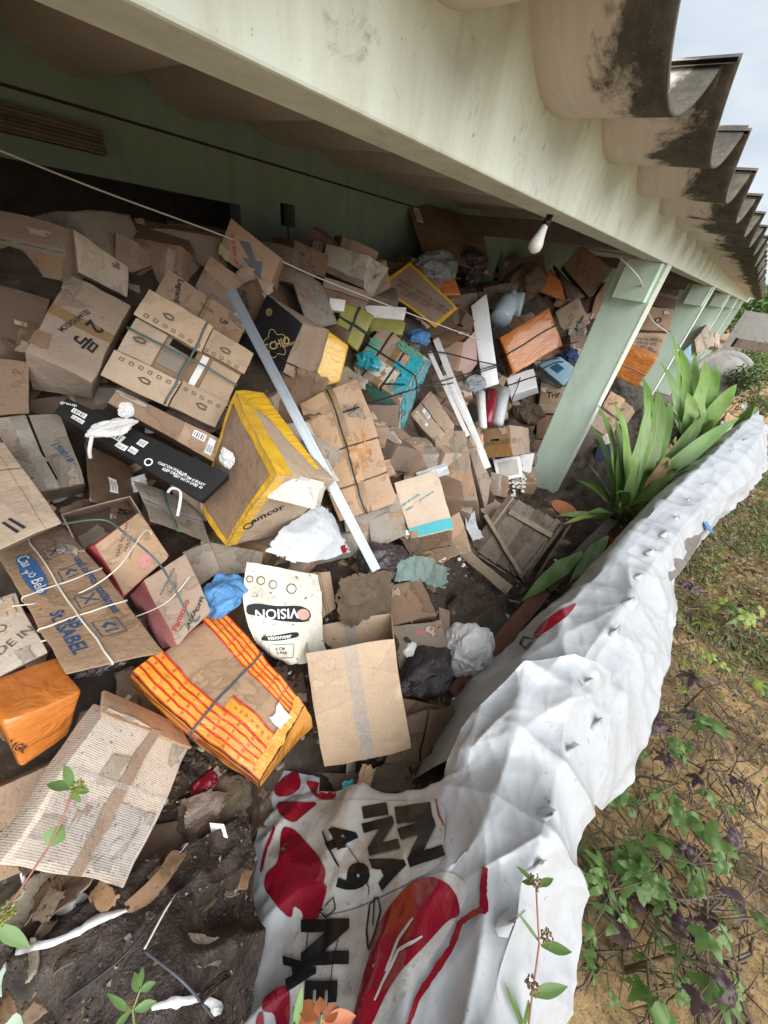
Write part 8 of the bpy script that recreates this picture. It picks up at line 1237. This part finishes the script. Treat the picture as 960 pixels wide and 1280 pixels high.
# foreground sprigs close to the camera
def sprig(name, pts, leaves, label, stem='stem_pink', flowers=(), th=.0016, lm='leaf_soft'):
    P = [Dp(*p) for p in pts]; e = empty(name, P[0]); tag(e, label, 'plant sprig'); mb = MB(); mb.tube(P, [th] * len(P), 6); adopt(mb.build('stem', M[stem], smooth=True), e)
    for (x0, y0, x1, y1, d, w_) in leaves: mb = MB(); blade(mb, Dp(x0, y0, d), Dp(x1, y1, d * 1.03), w_, .06, .2, 12, random.Random(x0).uniform(-.3, .3)); adopt(mb.build('leaf', M[lm], smooth=True), e)
    for (x, y, d, r) in flowers:
        mb = MB(); c = Dp(x, y, d); rr = random.Random(int(x + y))
        for k in range(60): v = Vector((rr.gauss(0, 1), rr.gauss(0, 1), rr.gauss(0, 1))).normalized() * r * rr.uniform(.4, 1); s_ = r * .16; mb.add([c + v + Vector(q) * s_ for q in ((1, 0, 0), (0, 1, 0), (-1, 0, 0), (0, -1, 0), (0, 0, 1), (0, 0, -1))], [(0, 1, 4), (1, 2, 4), (2, 3, 4), (3, 0, 4), (1, 0, 5), (2, 1, 5), (3, 2, 5), (0, 3, 5)])
        adopt(mb.build('flower_head', M['leaf_lime' if name == 'flowering_sprig' else 'leaf_dry']), e)
sprig('flowering_sprig', [(-10, 1165, .5), (20, 1120, .5), (60, 1060, .5), (78, 1025, .51), (90, 990, .52)], [(92, 985, 58, 980, .52, .014), (92, 985, 80, 955, .52, .012), (92, 988, 100, 1004, .52, .013), (92, 985, 112, 990, .52, .012), (62, 1058, 78, 1030, .5, .030), (-5, 1155, 38, 1185, .49, .016)], 'pink stemmed sprig with a small yellowish flower head in front of the torn carton', flowers=((96, 984, .52, .011), (5, 1142, .49, .014)))
sprig('seeding_sprig', [(660, 1290, .62), (664, 1255, .62), (674, 1180, .62), (670, 1105, .62)], [(670, 1105, 645, 1082, .62, .008), (672, 1108, 692, 1098, .62, .012), (668, 1104, 652, 1102, .62, .009), (676, 1180, 645, 1138, .62, .006), (676, 1182, 715, 1190, .62, .017), (662, 1243, 710, 1233, .62, .018), (660, 1250, 652, 1292, .62, .020), (655, 1285, 630, 1228, .62, .010)], 'thin upright sprig with seed heads in front of the white tarpaulin', flowers=((669, 1103, .62, .012), (683, 1171, .62, .012), (666, 1232, .62, .014)), lm='leaf_green')
sprig('green_sprig', [(170, 1300, .55), (166, 1262, .55), (176, 1235, .55)], [(165, 1265, 134, 1242, .55, .010), (165, 1262, 140, 1290, .55, .010), (172, 1240, 168, 1215, .55, .012), (174, 1238, 195, 1228, .55, .010), (176, 1234, 178, 1208, .55, .010), (168, 1262, 196, 1252, .55, .012)], 'small green sprig rising in front of the soaked cloth at the bottom', stem='stem_green', flowers=((163, 1256, .55, .007),))
e_ = [(398, 1272, 372, 1255, .5, .020), (400, 1270, 400, 1246, .5, .018), (405, 1275, 424, 1258, .5, .018), (402, 1278, 445, 1270, .5, .020), (396, 1282, 365, 1278, .5, .018), (410, 1280, 436, 1290, .5, .018)]
sprig('red_leaved_sprig', [(400, 1310, .5), (400, 1285, .5), (402, 1268, .5)], e_, 'orange red leaved sprig at the bottom edge before the banner', stem='stem_green', lm='leaf_red'); sprig('green_sprig', [(370, 1310, .5), (368, 1280, .5)], [(368, 1290, 378, 1232, .5, .012), (372, 1290, 366, 1256, .5, .010)], 'two narrow green leaves left of the orange red sprig', stem='stem_green')
bag('yellow_flake', 290, 1075, .03, (.012, .009, .004), M['leaf_lime'], 'tiny yellow leaf on the debris left of the banner', 'leaf', 60)

# ---------------------------------------------------------------- far end of the yard
c0 = Dp(902, 470, 7.2); e = empty('concrete_disc', c0); tag(e, 'round grey concrete disc leaning among the far plants', 'concrete disc')
n_ = (CAM - c0).normalized() + Vector((0, -.2, .5)); n_.normalize(); lathe([(.001, -.03), (.50, -.03), (.52, -.02), (.52, .02), (.50, .03), (.42, .03), (.41, .02), (.40, .03), (.001, .03)], n_, c0, M['concrete_disc'], 'disc', e, 40)
c1 = Dp(945, 432, 6.6); plank(Dp(918, 428, 6.4), Dp(985, 440, 6.4), .15, .08, M['dark_wood'], label='dark weathered beam sticking out at the right edge under the roof', up=CAM - c1)
mb = MB(); mb.box((25, -8, -.1), (25.3, .6, 2.0)); o = mb.build('far_wall', M['banner_white']); tag(o, 'pale far boundary wall glimpsed beyond the last pillar', 'wall')
def bush(c, r, n, label, seed, mats, ls=.05, name='bush'):
    rn = random.Random(seed); base = Vector((c.x, c.y, 0)); e = empty(name, base); tag(e, label, 'bush'); ms = MB(); ml = MB()
    for i in range(14): d = Vector((rn.gauss(0, .6), rn.gauss(0, .6), rn.uniform(.4, 1))).normalized(); q = base.lerp(c, .3) + d * r.x * 1.0; ms.tube([base, base.lerp(q, .5) + NV((i, seed, 0)) * .1, q], [.015, .01, .004], 5)
    for i in range(n):
        v = Vector((rn.gauss(0, 1), rn.gauss(0, 1), rn.gauss(0, 1))).normalized() * rn.random() ** .4; k = 1 + .5 * N(v * 2, 1.2, seed); p = c + Vector((v.x * r.x, v.y * r.y, v.z * r.z)) * k; d = Vector((rn.uniform(-1, 1), rn.uniform(-1, 1), rn.uniform(-.6, .8))).normalized(); s_ = d.cross(Vector((rn.uniform(-1, 1), rn.uniform(-1, 1), 1))).normalized(); L_ = ls * rn.uniform(.6, 1.3)
        ml.add([p, p + d * L_ * .5 + s_ * L_ * .3, p + d * L_, p + d * L_ * .5 - s_ * L_ * .3], [(0, 1, 2, 3)], rn.randrange(len(mats)))
    adopt(ms.build('stem', M['stem_brown'], smooth=True), e); adopt(ml.build('leaves', None, mats=[M[m] for m in mats]), e)
bush(Dp(935, 475, 6.8), Vector((.35, .35, .28)), 1500, 'scrubby bush with mixed leaves at the right edge near the concrete disc', 1, ['leaf_green', 'leaf_soft', 'leaf_purple'], .06)
bush(Dp(950, 505, 6.0), Vector((.4, .3, .22)), 900, 'dry tangled shrub at the right edge above the tarpaulin end', 2, ['grass_dry', 'leaf_green', 'leaf_dry'], .06)
bush(Dp(950, 450, 10), Vector((.8, .6, .5)), 1500, 'pale leafy bush behind the dark weathered beam', 3, ['leaf_soft', 'leaf_green', 'leaf_lime'], .09)
for i, (X, Y_) in enumerate(((30, -6), (34, -12), (28, -2.5), (38, 0))):
    lb_ = ('leafy tree behind the far boundary wall', 'farther tree right of the boundary wall', 'small tree close behind the far wall by the house', 'tree standing behind the end of the house')[i]
    bush(Vector((X, Y_, 2.0)), Vector((2.2, 2.2, 1.6)), 2500, lb_, 20 + i, ['leaf_green', 'leaf_soft'], .35, 'tree')
for i, (x, y, d, lb_) in enumerate(((905, 535, 5.6, 'white paper scrap among the far plants'), (932, 515, 6.0, 'white plastic piece under the dry tangled shrub'), (912, 528, 5.4, 'orange brown scrap beside the far end of the tarpaulin'))):
    scrap(Dp(x, y, d), Vector((-.3, -.4, .8)).normalized(), .28, .18, M['card_orange' if i == 2 else 'white_sheet'], lb_, None, 'litter_scrap', 90 + i, .3, 'litter')
